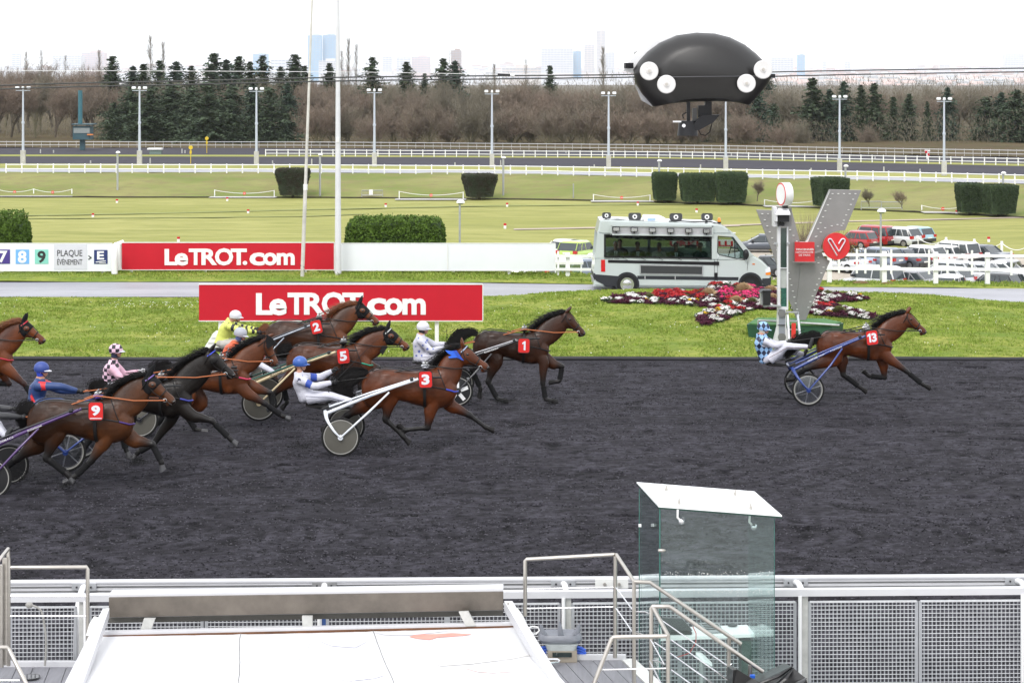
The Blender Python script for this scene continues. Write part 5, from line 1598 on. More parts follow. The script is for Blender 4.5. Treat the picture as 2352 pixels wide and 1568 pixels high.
PC = {'red': (.36,.015,.02),'silver': (.58,.60,.62),'pblue': (.32,.52,.62),'blgrey': (.16,.19,.25),'dkgrey': (.07,.08,.10),'white': (.80,.80,.80),'grey': (.32,.32,.34),'black': (.03,.033,.038),'lime': (.42,.58,.12),'yellow': (.75,.58,.03),'navy': (.03,.04,.10),'ltblue': (.36,.42,.52)}
def car(kind,col,u,vb,th,label,sc=1.22):
 """th: angle of the car's nose, degrees from +X (right) counter-clockwise seen from above"""
 Y = F * (CH - ZI) / (vb - CY); p = P(u,vb,Y) + Vector((0,.9,0))
 if kind in cpu: o = copy_tree(cp[kind])
 else: cpu.add(kind); o = cp[kind]
 o.location = p; o.rotation_euler = (0,0,rad(th + (14 if 110 < th < 140 else 0))); o.scale = (sc,sc,sc)
 if col not in paints: paints[col] = carpaint(col,PC[col])
 for ch in o.children:
  if ch.name.split('.')[0] in ('body','roof','window_pillars'):
   ch.material_slots[0].link = 'OBJECT'; ch.material_slots[0].material = paints[col]
 tag(o,label,'car','cars parked on the infield')
CA = lambda x,y: ((3280 + x / 2.8824) * KS,(880 + y / 2.8824) * KS)
CB = lambda x,y: ((1640 + x / 2.94) * KS,(960 + y / 2.94) * KS)
for cx,x0,x1,yb,kind,col,th,lab in (
(CA,270,565,335,'hatch','red',122,'red hatchback partly behind the red disc, back row'),
(CA,430,805,305,'mpv','red',122,'red boxy family car in the back row'),
(CA,740,1045,310,'suv','silver',120,'silver crossover between the red and the pale blue car'),
(CA,930,1235,280,'hatch','pblue',112,'pale blue hatchback at the right end of the back row'),
(CA,60,390,600,'sedan','silver',118,'silver saloon below the red disc'),
(CA,290,600,562,'sedan','ltblue',118,'pale blue-silver saloon beside the silver one'),
(CA,400,905,578,'suv','blgrey',122,'blue-grey crossover behind the second thick fence post'),
(CA,760,1130,562,'sedan','dkgrey',117,'dark blue-grey saloon right of the blue-grey crossover'),
(CA,890,1400,552,'suv','white',122,'white crossover in the second row'),
(CA,1230,1590,520,'hatch','white',118,'small white hatchback in the second row'),
(CA,1400,1720,515,'mpv','white',114,'tall white family car next to the dark coupe'),
(CA,1640,2095,512,'sedan','dkgrey',120,'sleek dark grey fastback at the right end of the second row'),
(CA,1985,2420,705,'hatch','grey',60,'grey hatchback cut by the right edge'),
(CA,320,925,835,'mpv','silver',125,'silver and dark family car at the near left by the thick posts'),
(CA,860,1330,835,'sedan','grey',120,'grey saloon just behind the second pair of posts'),
(CA,1090,1700,800,'estate','silver',122,'silver estate in the third row'),
(CA,1150,1760,722,'estate','silver',128,'silver car with chrome window line, third row middle'),
(CA,1300,1800,905,'hatch','white',60,'white car whose curved roof shows above the verge'),
(CA,1560,2080,735,'sedan','silver',128,'pale saloon behind the thin dark pole'),
(CA,1800,2330,720,'sedan','white',128,'white saloon right of the third thick post'),
(CA,1740,2270,880,'hatch','black',125,'black hatchback just behind the verge, right'),
(CA,2000,2500,850,'estate','white',125,'white car cut by the right edge near the verge'),
(CB,1560,2010,250,'suv','white',125,'white crossover partly hidden by the blank board'),
(CB,1740,2260,262,'suv','lime',60,'lime green car beside the white van'),
(CB,1950,2330,480,'hatch','blgrey',20,'dark grey-blue hatchback behind the glass shelter'),
(CB,1950,2400,400,'sedan','white',130,'white car behind the rear of the white van'),
(CB,240,520,500,'hatch','yellow',95,'yellow car below the edge of the blank board'),
(CB,460,800,590,'hatch','white',92,'white car roof peeping out below the blank board'),
(CB,740,1010,440,'hatch','navy',125,'navy car seen below the blank board'),
(CB,950,1180,420,'hatch','black',125,'black car wheel and sill below the blank board'),
(CB,1170,1510,640,'suv','white',88,'white car with a wide windscreen below the blank board'),
(CB,1590,1740,480,'hatch','dkgrey',100,'dark car behind the end of the blank board')):
 u0,vb = cx(x0,yb); u1,_ = cx(x1,yb)
 car(kind,col,(u0 + u1) / 2,vb,th,lab)
car('sedan','dkgrey',(2300 + 1960 / 2.6133) * KS,(780 + 600 / 2.6133) * KS,175,'dark grey saloon between the van and the steel V, farther one')
car('sedan','black',(2300 + 2010 / 2.6133) * KS,(780 + 850 / 2.6133) * KS,125,'black saloon with a red tail light just right of the van nose')
# == THE RACE
def cut(ox,oy,z):
 return lambda p,Y: crop(ox,oy,z)(p[0],p[1],Y)
R1 = cut(3000,1200,3.1784); R2 = cut(1780,1200,3.563); R3 = cut(1160,1340,2.8); R4 = cut(1040,1180,3.0156)
R5 = cut(60,1380,2.6133); R6 = cut(560,1300,3.1355); R7 = cut(0,1560,3.408); R8 = cut(0,1220,4.612)
R9 = cut(1620,1260,3.732); R10 = cut(820,1220,5.226)
def remesh(mb,voxel,smooth=3,name='tmp'):
 me = bpy.data.meshes.new(name); me.from_pydata([tuple(v) for v in mb.v],[],mb.f)
 bm = bmesh.new(); bm.from_mesh(me); bmesh.ops.recalc_face_normals(bm,faces=bm.faces); bm.to_mesh(me); bm.free()
 o = bpy.data.objects.new(name,me); COL.objects.link(o)
 m = o.modifiers.new('r','REMESH'); m.mode = 'VOXEL'; m.voxel_size = voxel
 if smooth:
  s = o.modifiers.new('s','SMOOTH'); s.factor = .5; s.iterations = smooth
 bpy.context.view_layer.update()
 dg = bpy.context.evaluated_depsgraph_get()
 r = bpy.data.meshes.new_from_object(o.evaluated_get(dg))
 bpy.data.objects.remove(o); bpy.data.meshes.remove(me)
 return r
def place_mesh(me,name,mats,parent,smooth=True,label=None):
 off = np.array(origin(parent)); n = len(me.vertices)
 co = np.empty(n * 3,np.float32); me.vertices.foreach_get('co',co); co = co.reshape(-1,3) - off
 me.vertices.foreach_set('co',co.astype(np.float32).ravel())
 me.materials.clear()
 for m in (mats if isinstance(mats,(list,tuple)) else [mats]): me.materials.append(m)
 if smooth: me.polygons.foreach_set('use_smooth',np.ones(len(me.polygons),bool))
 me.name = name; me.update()
 o = bpy.data.objects.new(name,me); o.parent = parent; COL.objects.link(o)
 return tag(o,label)
def verts_of(me):
 co = np.empty(len(me.vertices) * 3,np.float32); me.vertices.foreach_get('co',co); return co.reshape(-1,3)
def seg_d(Pts,a,b):
 a,b = np.array(a,float),np.array(b,float); ab = b - a; L = max(ab.dot(ab),1e-9)
 t = np.clip(((Pts - a) @ ab) / L,0,1)
 return np.linalg.norm(Pts - (a + t[:,None] * ab),axis=1),t
def set_cols(me,cols):
 at = me.color_attributes.new('Col','FLOAT_COLOR','POINT')
 c = np.ones((len(me.vertices),4),np.float32); c[:,:3] = cols
 at.data.foreach_set('color',c.ravel())
COAT = attrmat('horse_coat',.38,.32,bump=.004,bscale=60,var=.38,scale=3.6)
HAIRB = M('black_hair',(0.008,0.007,0.007),.6,var=.3,scale=20,spec=.2)
HAIRR = M('chestnut_hair',(0.16,0.050,0.015),.5,var=.3,scale=20)
HOOFB = M('dark_hoof',(0.012,0.011,0.011),.6,var=.2,spec=.2); HOOFG = M('grey_hoof_boot',(0.05,0.05,0.054),.5,var=.2)
EYE = M('dark_eye',(0.008,0.006,0.005),.05,spec=.9)
HOOD = M('black_hood_cloth',(0.009,0.009,0.010),.8,spec=.2,var=.2,bump=.001,bscale=90)
ORANGE = M('orange_rein',(0.42,0.12,0.035),.6,var=.1); SILVER = M('buckle_steel',(.6,.6,.6),.25,metal=.9)
NRED = M('number_plate_red',(0.62,0.016,0.014),.4,var=.03); NWHITE = M('number_white',(.72,.73,.78),.5,var=.03); NDARK = M('plate_border',(.02,.015,.015),.5)
# legs: (fore-aft radius, lateral radius) at the joints
FR = [(.135,.085),(.082,.062),(.058,.050),(.036,.030),(.046,.038),(.036,.032)]
def leg_chain(mb,pts,rad_,y,k=4,n=12):
 """pts: list of (x,z); rad_: list of (ra, rb)"""
 a = np.array([(p[0],p[1],r[0],r[1],yy) for p,r,yy in zip(pts,rad_,y)],float)
 s = spline(a,k)
 rows = []
 for i in range(len(s)):
  d = s[min(i + 1,len(s) - 1),:2] - s[max(i - 1,0),:2]
  L = math.hypot(*d) or 1; px,pz = -d[1] / L,d[0] / L
  x,z,ra,rb,yy = s[i]
  rows.append((x + px * ra,z + pz * ra,x - px * ra,z - pz * ra,rb,yy))
 mb.pairs(rows,k=1,n=n)
def lerp2(a,b,t): return (a[0] + (b[0] - a[0]) * t,a[1] + (b[1] - a[1]) * t)
HORSES = {}
def make_horse(key,C,Yh,W,T,poll,throat,muzzle,legs,coat,label,mane='b',hood=None,points=(.010,.009,.009),hoofm=None,number=None,num_at=None,tilt=0.0,browband=None,breast=None,tailpts=None,reins=None,band=None,boots=True,ear_at=None,headcol=None,noseband=True,socks=None):
 D = lambda p,dy=0.0: C(p,Yh + dy)
 Wp,Tp = D(W),D(T)
 g = Vector((Wp.x - .2,Yh,0.0))
 root = empty('horse',g,label,'horse')
 HORSES[key] = root
 vec = Vector((Tp.x - Wp.x,Tp.z - Wp.z)); ref = Vector((-1.19,-.115))
 sc = vec.length / ref.length
 ang = math.atan2(vec.y,vec.x) - math.atan2(ref.y,ref.x)
 if ang < -math.pi: ang += 2 * math.pi
 ca,sa = math.cos(ang),math.sin(ang)
 S_ = min(max(sc,.9),1.08)
 def tr(x,z):
  x,z = x * sc,z * S_
  return (Wp.x + x * ca - z * sa,Wp.z + x * sa + z * ca)
 mb = MB()
 tor = [(-1.30,-.30,-.50,.09),(-1.26,-.20,-.64,.17),(-1.14,-.09,-.76,.235),(-1.0,-.035,-.80,.275),(-.84,-.02,-.74,.285),(-.66,-.035,-.63,.275),(-.48,-.06,-.655,.285),(-.28,-.075,-.71,.29),(-.10,-.045,-.755,.275),(.05,.0,-.775,.245),(.20,-.02,-.775,.235),(.34,-.11,-.72,.215),(.44,-.24,-.62,.17),(.50,-.34,-.50,.09)]
 rows = []
 for x,t,b,w_ in tor:
  a = tr(x,t); c = tr(x,b); rows.append((a[0],a[1],c[0],c[1],w_ * S_,Yh))
 mb.pairs(rows,3,20,e=.85)
 pp,tt = D(poll),D(throat)
 pl,th = (pp.x,pp.z),(tt.x,tt.z)
 cr0,br0 = tr(-.10,-.04),tr(.46,-.52)
 cr1,br1 = tr(.10,-.0),tr(.485,-.36)
 v = Vector((pl[0] - cr1[0],pl[1] - cr1[1])); nrm = Vector((-v.y,v.x)).normalized()
 def crest(t): 
  p = lerp2(cr1,pl,t); bulge = .085 * math.sin(math.pi * t) * S_
  return (p[0] + nrm.x * bulge,p[1] + nrm.y * bulge)
 def under(t):
  p = lerp2(br1,th,t); bulge = -.03 * math.sin(math.pi * min(1,t * 1.0))
  return (p[0] - nrm.x * -bulge,p[1] - nrm.y * -bulge)
 rows = [(*cr0,*br0,.17,Yh),(*crest(0.0),*under(0),.175,Yh)]
 for t,w_ in ((.22,.145),(.45,.115),(.68,.10),(.88,.095),(1.0,.09)):
  rows.append((*crest(t),*under(t),w_,Yh))
 rows = [(r[0],r[1],r[2],r[3],r[4] * S_,r[5]) for r in rows]
 mb.pairs(rows,4,18,e=.9)
 mz = D(muzzle); M_ = (mz.x,mz.z)
 hv = Vector((M_[0] - pl[0],M_[1] - pl[1])); HL = hv.length; hd = hv.normalized(); hn = Vector((hd.y,-hd.x))
 if hn.y > 0 and hn.x > 0: hn = -hn
 hn = Vector((hd.y,-hd.x)) if (Vector((hd.y,-hd.x))).dot(Vector((tt.x - pp.x,tt.z - pp.z))) > 0 else Vector((-hd.y,hd.x))
 HS = HL / .62
 hp = [(-.03,.00,.17,.075),(.06,-.02,.24,.088),(.16,-.03,.285,.10),(.27,-.03,.29,.105),(.38,-.02,.265,.092),(.48,-.008,.215,.075),(.60,.0,.165,.062),(.72,.0,.145,.055),(.84,-.004,.148,.058),(.93,.008,.145,.056),(.985,.03,.125,.046),(1.0,.055,.10,.03)]
 def hpt(t,off,y=0.0):
  return (pl[0] + hd.x * HL * t + hn.x * off * HS,Yh + y,pl[1] + hd.y * HL * t + hn.y * off * HS)
 rows = []
 for t,a,b,w_ in hp:
  A,B = hpt(t,a),hpt(t,b); rows.append((A[0],A[2],B[0],B[2],w_ * HS,Yh))
 mb.pairs(rows,3,18,e=.95)
 def head_w(t,f=1.0):
  return float(np.interp(t,[h[0] for h in hp],[h[3] for h in hp])) * HS * f
 c = hpt(.90,.150); mb.sph(c,(.045 * HS,.035 * HS,.03 * HS),8,6)
 for s_ in (-1,1):
  c = hpt(.955,.045,s_ * .040 * HS); mb.sph(c,(.032 * HS,.020 * HS,.032 * HS),8,6)
  c = hpt(.24,.155,s_ * .052 * HS); mb.sph(c,(.105 * HS,.050 * HS,.105 * HS),12,8)
  c = hpt(.235,.055,s_ * .078 * HS); mb.sph(c,(.042 * HS,.025 * HS,.030 * HS),8,6)
 ears = []
 back = ear_at if ear_at else .35
 for s_ in (-1,1):
  b = Vector(hpt(.01,.01,s_ * .055 * HS)); up = Vector((-hn.x,0,-hn.y)) * .9 + Vector((-hd.x,0,-hd.y)) * back
  tip = b + up.normalized() * .165 * HS + Vector((0,s_ * .02,0))
  m1 = b.lerp(tip,.45)
  mb.tube([b,m1,b.lerp(tip,.8),tip],[.036 * HS,.037 * HS,.022 * HS,.006],8)
  ears.append((b,tip))
 def ell(x,z,y,rx,rz,ry,rot=0):
  p = tr(x,z); mb.sph((p[0],Yh + y,p[1]),(rx * S_,ry * S_,rz * S_),12,8,rot=Matrix.Rotation(rot,3,'Y'))
 for s_ in (-1,1):
  ell(.20,-.34,s_ * .150,.13,.27,.085,.35)
  ell(.06,-.56,s_ * .135,.16,.18,.075)
  ell(-1.00,-.36,s_ * .135,.24,.32,.13,.1)
  ell(-1.15,-.44,s_ * .10,.13,.28,.10)
  ell(-.80,-.16,s_ * .13,.20,.10,.11)
  ell(-.30,-.42,s_ * .12,.34,.24,.175)
 bones = []; hooves = []
 for nm,dy,fr in (('nf',-.115,1),('ff',.115,1),('nh',-.13,0),('fh',.13,0)):
  j = [D(p,dy) for p in legs[nm]]
  e,kn,ft,to = [(q.x,q.z) for q in j]
  y0 = Yh + dy
  pv_ = Vector((to[0] - ft[0],to[1] - ft[1])); 
  hoof_top = lerp2(ft,to,.52)
  if fr:
   top = tr(.16,-.42)
   pts = [top,e,lerp2(e,kn,.45),lerp2(e,kn,.86),kn,lerp2(kn,ft,.22),lerp2(kn,ft,.8),ft,hoof_top]
   rr = [(.16,.09),(.135,.085),(.098,.070),(.068,.056),(.068,.058),(.050,.042),(.045,.038),(.055,.046),(.048,.042)]
  else:
   top = tr(-.98,-.38)
   pts = [top,e,lerp2(e,kn,.42),lerp2(e,kn,.80),kn,lerp2(kn,ft,.2),lerp2(kn,ft,.8),ft,hoof_top]
   rr = [(.22,.12),(.19,.11),(.135,.086),(.078,.055),(.078,.056),(.056,.046),(.047,.040),(.056,.046),(.048,.042)]
  rr = [(a * S_,b * S_) for a,b in rr]
  yy = [Yh + dy * 1.0] * len(pts)
  leg_chain(mb,pts,rr,yy)
  if not fr:
   d = Vector((e[0] - kn[0],e[1] - kn[1])).normalized(); d2 = Vector((ft[0] - kn[0],ft[1] - kn[1])).normalized()
   o_ = -(d + d2); o_ = o_.normalized() if o_.length > .1 else Vector((-1,0))
   mb.sph((kn[0] + o_.x * .03,y0,kn[1] + o_.y * .03 + .02),(.045,.032,.05),8,6)
  bones.append((e,kn,ft,hoof_top,y0))
  hooves.append((ft,hoof_top,to,y0))
 me = remesh(mb,.0175,5)
 V = verts_of(me)
 coat = [coat[0] * .62,coat[1] * .60,coat[2] * .50]; headcol = None if headcol is None else [headcol[0] * .74,headcol[1] * .70,headcol[2] * .58]
 cols = np.tile(np.array(coat,np.float32),(len(V),1))
 if headcol is not None:
  t = ((V[:,0] - pl[0]) * hd.x + (V[:,2] - pl[1]) * hd.y) / HL
  hm = np.clip((t + .15) * 4,0,1)[:,None]
  cols = cols * (1 - hm) + np.array(headcol) * hm
 P3 = np.array(points,np.float32)
 dark = np.zeros(len(V))
 for (e,kn,ft,ht,y0) in bones:
  side = (np.abs(V[:,1] - y0) < .125)
  d1,t1 = seg_d(V,(e[0],y0,e[1]),(kn[0],y0,kn[1]))
  d2,t2 = seg_d(V,(kn[0],y0,kn[1]),(ft[0],y0,ft[1]))
  d3,t3 = seg_d(V,(ft[0],y0,ft[1]),(ht[0],y0,ht[1]))
  m = np.where(d2 < .085,np.clip(.75 + t2,0,1),0)
  m = np.maximum(m,np.where(d3 < .1,1.0,0))
  m = np.maximum(m,np.where(d1 < .12,np.clip((t1 - .25) * 1.5,0,1),0))
  dark = np.maximum(dark,np.where(side,m,0))
 t = ((V[:,0] - pl[0]) * hd.x + (V[:,2] - pl[1]) * hd.y) / HL
 dh = np.abs((V[:,0] - pl[0]) * hn.x + (V[:,2] - pl[1]) * hn.y)
 onhead = (dh < .34) & (t < 1.15)
 dark = np.maximum(dark,np.where(onhead,np.clip((t - .86) * 9,0,.85),0))
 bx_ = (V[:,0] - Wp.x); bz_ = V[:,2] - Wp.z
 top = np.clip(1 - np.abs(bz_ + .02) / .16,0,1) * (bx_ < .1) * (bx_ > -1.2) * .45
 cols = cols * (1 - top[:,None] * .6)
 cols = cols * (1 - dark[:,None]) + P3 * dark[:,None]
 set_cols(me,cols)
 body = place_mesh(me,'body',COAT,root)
 bvh = BVHTree.FromPolygons([tuple(v) for v in V],[tuple(p.vertices) for p in me.polygons])
 def side(p,off=.006,y0=None):
  """project a picture-plane point (x,z) onto the near flank"""
  h = bvh.ray_cast(Vector((p[0],Yh - 1.2,p[1])),Vector((0,1,0)),1.3)
  if h[0] is None: return Vector((p[0],(y0 if y0 is not None else Yh - .1),p[1]))
  return h[0] + Vector((0,-off,0))
 for ft,ht,to,y0 in hooves:
  ax = Vector((to[0] - ht[0],0,to[1] - ht[1])); L = max(ax.length,.05); ax.normalize()
  b = Vector((ht[0],y0,ht[1])) - ax * .02
  up = Vector((-ax.z,0,ax.x)); 
  if up.z < 0: up = -up
  mbh = MB()
  tip = Vector((to[0],y0,to[1])); 
  rg = []
  LL = min(max(L,.095),.13)
  for f_,r0,r1 in ((0,.054,.050),(.5,.062,.058),(1.0,.072,.068)):
   c_ = b + ax * (LL + .02) * f_; ring = []
   for q in range(12):
    a = 2 * math.pi * q / 12
    sh = (-.030 if f_ == 1.0 else 0) * max(0,math.sin(a))
    ring.append(c_ + up * math.sin(a) * r0 * .85 + Vector((0,1,0)) * math.cos(a) * r1 + ax * sh)
   rg.append(ring)
  mbh.rings(rg); mbh.build('hoof',hoofm or HOOFB,root,smooth=True)
 if boots:
  for (e,kn,ft,ht,y0) in bones:
   mbb = MB(); a = lerp2(kn,ft,.18); b = lerp2(kn,ft,.88)
   leg_chain(mbb,[a,lerp2(a,b,.5),b],[(.058,.050),(.056,.048),(.062,.054)],[y0] * 3,3,12)
   mbb.build('leg_wrap',HOOD,root,smooth=True)
 def head_side(t,off,lift=.004):
  p = hpt(t,off); return side((p[0],p[2]),lift,Yh - head_w(t))
 mbe = MB(); q = head_side(.245,.062,.002); mbe.sph(q,(.024 * HS,.014,.019 * HS),10,8); mbe.build('eye',EYE,root,smooth=True)
 mbe = MB(); q = head_side(.95,.045,.0); mbe.sph(q,(.018 * HS,.008,.022 * HS),8,6,rot=Matrix.Rotation(.5,3,'Y')); mbe.build('nostril',EYE,root,smooth=True)
 mbe = MB(); mbe.tube([head_side(.80,.108),head_side(.88,.112),head_side(.97,.10)],.006,5); mbe.build('mouth',EYE,root)
 if hood:
  mbo = MB(); rows = []
  for t,a,b,w_ in hp:
   if t > hood: break
   A,B = hpt(t,a - .008),hpt(t,b + .008); rows.append((A[0],A[2],B[0],B[2],w_ * HS + .012,Yh))
  mbo.pairs(rows,4,20,e=.95); 
  hm_ = remesh(mbo,.016,1); place_mesh(hm_,'hood',HOOD,root)
  for s_,(b,tip) in enumerate(ears):
   mbo = MB(); mbo.tube([b - (tip - b) * .1,b.lerp(tip,.45),b.lerp(tip,.8),tip + (tip - b) * .08],[.043 * HS,.043 * HS,.028 * HS,.01],8); mbo.build('ear_cover',HOOD,root,smooth=True)
  c = Vector(hpt(.25,.065,-(head_w(.25) + .022)))
  mbo = MB(); mbo.sph(c,(.062 * HS,.02,.050 * HS),14,8); po = mbo.build('eye_opening',M('eye_patch_' + key,tuple(coat if headcol is None else headcol),.5,var=.2),root,smooth=True)
  mbo = MB(); mbo.sph(c + Vector((.006,-.014,-.004)),(.026 * HS,.012,.020 * HS),10,6); mbo.build('eye',EYE,po,smooth=True)
 def hloop(t0,t1,rr_,nm,mat,ext=.012,e=14):
  """band round the head from top position t0 to jaw position t1"""
  pts = []
  for q in range(e):
   a = 2 * math.pi * q / e; ct = math.cos(a); t = t0 + (t1 - t0) * (1 - ct) / 2
   A = float(np.interp(t,[h[0] for h in hp],[h[1] for h in hp])); B = float(np.interp(t,[h[0] for h in hp],[h[2] for h in hp]))
   off = (A + B) / 2 - (B - A) / 2 * ct; sg = math.sin(a)
   x,_,z = hpt(t,off + (-ext if ct > 0 else ext) * abs(ct)); pts.append((x,Yh + (head_w(t) + ext + (.01 if hood else 0)) * sg,z))
  mbl = MB(); mbl.tube(pts,rr_,6,closed=True); return mbl.build(nm,mat,root,smooth=True)
 hx = .012 + (.012 if hood else 0)
 def strap(pts,r_,nm,mat,flat=1.0):
  mbl = MB(); mbl.tube(pts,r_,6,flat=flat); return mbl.build(nm,mat,root,smooth=True)
 if noseband: hloop(.60,.62,.010,'noseband',LEATHER)
 hloop(.02,.16,.009,'bridle_crown',LEATHER,hx)
 yn = lambda t,o=.012: -(head_w(t) + o + (.014 if hood else 0))
 strap([hpt(.05,.06,yn(.1)),hpt(.22,.13,yn(.25)),hpt(.42,.145,yn(.42)),hpt(.62,.13,yn(.62)),hpt(.76,.115,yn(.76))],.008,'cheek_strap',LEATHER)
 strap([hpt(.10,-.03),hpt(.3,-.035),hpt(.6,-.01)],.007,'face_strap',LEATHER)
 mbl = MB(); q = Vector(hpt(.765,.115,yn(.76,.018)))
 ring_ = [q + Vector((math.cos(a) * .030,0,math.sin(a) * .030)) for a in [2 * math.pi * i / 12 for i in range(12)]]
 mbl.tube(ring_,.006,5,closed=True); mbl.build('bit_ring',SILVER,root,smooth=True)
 if browband: 
  bmt = M('browband_' + key,browband,.5)
  strap([hpt(.055,.10,yn(.1)),hpt(.085,.03,yn(.1,.0) * .92),hpt(.10,-.03,yn(.1) * .5),hpt(.105,-.045,0)],.012,'browband',bmt)
 def torso_ring(xt,r_,nm,mat,w=.05,z0=.01,z1=-.80,grow=.014):
  """flat strap round the barrel at template x"""
  st = [s for s in tor]; xs_ = [s[0] for s in st]
  T0 = float(np.interp(xt,xs_,[s[1] for s in st])); B0 = float(np.interp(xt,xs_,[s[2] for s in st])); w0 = float(np.interp(xt,xs_,[s[3] for s in st]))
  rows = []
  for xx in (xt - w / 2,xt + w / 2):
   a = tr(xx,T0 + grow + .012); c = tr(xx,B0 - grow); rows.append((a[0],a[1],c[0],c[1],(w0 + grow + .028) * S_,Yh))
  mbs_ = MB(); mbs_.pairs(rows,1,24,e=.85); return mbs_.build(nm,mat,root,smooth=True)
 torso_ring(-.10,0,'girth',LEATHER,.055)
 padm = band or LEATHER
 a = tr(-.10,.02); mbp = MB(); mbp.sph((a[0],Yh,a[1] + .0),(.085,.17,.045),12,8); mbp.build('saddle_pad',padm,root,smooth=True)
 mbp = MB(); mbp.box((a[0],Yh,a[1] + .045),(.10,.16,.05)); mbp.cyl((a[0],Yh - .05,a[1] + .05),(a[0],Yh - .05,a[1] + .115),.014,n=8); mbp.cyl((a[0],Yh + .05,a[1] + .05),(a[0],Yh + .05,a[1] + .115),.014,n=8); mbp.build('saddle',SILVER,root)
 pts = [(tr(x,float(np.interp(x,[s[0] for s in tor],[s[1] for s in tor])) + .03)) for x in (-.12,-.4,-.7,-.95,-1.1,-1.22)]
 strap([(p[0],Yh,p[1] + .005) for p in pts],.011,'back_strap',LEATHER)
 strap([(p[0],Yh - .12,p[1] - .02) for p in pts[:5]],.009,'trace_line',LEATHER)
 cz = tr(-.10,.10); strap([(cz[0],Yh,cz[1]),(crest(.5)[0] - .02,Yh,crest(.5)[1] + .09),(pl[0] - .02,Yh,pl[1] + .03)],.009,'overcheck',LEATHER)
 bm_ = M('breast_' + key,breast,.5) if breast else LEATHER
 s1 = [side(tr(x,z),.012,Yh - .2) for x,z in ((-.10,-.30),(.05,-.335),(.20,-.36),(.32,-.385))]
 s2 = [side(tr(x,z),.012,Yh - .15) for x,z in ((.30,-.38),(.40,-.41),(.455,-.435))] + [Vector((tr(.50,-.45)[0] + .02,Yh,tr(.5,-.45)[1]))]
 strap(s1,.013,'breast_strap',LEATHER); strap(s2,.016,'breast_collar',bm_)
 strap([side(tr(x,z),.010,Yh - .15) for x,z in ((.14,-.02),(.19,-.12),(.25,-.26),(.30,-.38))],.010,'neck_strap',LEATHER)
 hm = {'b': HAIRB,'r': HAIRR}[mane]
 mV = []
 rn = np.random.RandomState(hash(key) % 1000 if False else sum(map(ord,key)))
 bd = Vector((-hd.x * 0 - 1,0,.05))
 for i in range(950):
  t = rn.rand() ** .9
  c_ = crest(t); b = Vector((c_[0],Yh + rn.normal(0,.018) - .015,c_[1] - .01))
  L = rn.uniform(.08,.30) * (1.1 - .3 * t)
  s_ = -1 if rn.rand() < .72 else 1
  lift = rn.uniform(.1,.9) if rn.rand() < .42 else rn.uniform(-.6,.05)
  d1 = Vector((-.75,s_ * .25,.25 + lift)).normalized(); d2 = Vector((-.9,s_ * .55,-.55 + lift * .9)).normalized()
  p1 = b + d1 * L * .4; p2 = p1 + d2 * L * .7
  wv = Vector((.003,.005,.003)) * (1.0)
  mV += [b - wv * 2,b + wv * 2,p1 + wv,b - wv * 2,p1 + wv,p1 - wv,p1 - wv,p1 + wv,p2]
 off = np.array(origin(root))
 raw_mesh('mane',np.array([v[:] for v in mV]) - off,np.arange(len(mV)),3,hm,parent=root)
 mV = []
 for i in range(120):
  b = Vector(hpt(rn.uniform(0,.05),-.02)) + Vector((0,rn.normal(0,.02),0)); e_ = Vector(hpt(rn.uniform(.08,.2),-.05)) + Vector((rn.normal(0,.02),rn.normal(0,.03),rn.normal(0,.015)))
  mV += [b - Vector((0,.006,0)),b + Vector((0,.006,0)),e_]
 raw_mesh('forelock',np.array([v[:] for v in mV]) - off,np.arange(len(mV)),3,hm,parent=root)
 if tailpts:
  tp = [C(p,Yh + .0) for p in tailpts[0]]; wd = tailpts[1]
  tpa = spline(np.array([p[:] for p in tp]),6); m = len(tpa)
  ws = np.interp(np.linspace(0,1,m),np.linspace(0,1,len(wd)),wd)
  mbt = MB(); mbt.tube([Vector(p) for p in tpa[:int(m * .8)]],[w_ * .55 for w_ in ws[:int(m * .8)]],10); mbt.build('dock',hm,root,smooth=True)
  mV = []
  for i in range(1500):
   k0 = rn.uniform(0,.75); ln = rn.uniform(.2,.5); oy,oz = rn.normal(0,.5),rn.normal(0,.62)
   prev = None
   for q in range(4):
    tt_ = min(1,k0 + ln * q / 3) * (m - 1); i0 = int(tt_); f_ = tt_ - i0; i1 = min(i0 + 1,m - 1)
    c_ = Vector(tpa[i0]) * (1 - f_) + Vector(tpa[i1]) * f_; w_ = ws[i0] * (1 - f_) + ws[i1] * f_
    tg = (Vector(tpa[i1]) - Vector(tpa[max(0,i0 - 1)])).normalized(); nn = Vector((-tg.z,0,tg.x))
    p = c_ + nn * w_ * oz + Vector((0,oy * w_ * .8,0)) + (Vector(rn.normal(0,.012,3)) if q == 3 else Vector())
    if prev is not None:
     s2_ = nn * .0055 * (1.6 - q * .4)
     mV += [prev - s2_,prev + s2_,p]
    prev = p
  raw_mesh('tail_hair',np.array([v[:] for v in mV]) - off,np.arange(len(mV)),3,hm,parent=root)
 if number:
  c = C(num_at,Yh - .40); h = .30; w_ = .245
  mbn = MB(); plate(mbn,(c.x,c.y,c.z),w_ + .02,h + .02,.05,.02,tilt); pn = mbn.build('number_plate',NDARK,root)
  mbn = MB(); plate(mbn,(c.x,c.y - .006,c.z),w_ - .004,h - .004,.045,.006,tilt); mbn.build('red_face',NRED,pn)
  ct,st = math.cos(tilt),math.sin(tilt)
  def loc(x,z): return Vector((c.x + x * ct + z * st,c.y - .008,c.z - x * st + z * ct))
  dw = .075 if len(number) == 1 else .098
  if number == '1': dw = .045
  lo = -.095 if number != '9' else -.075
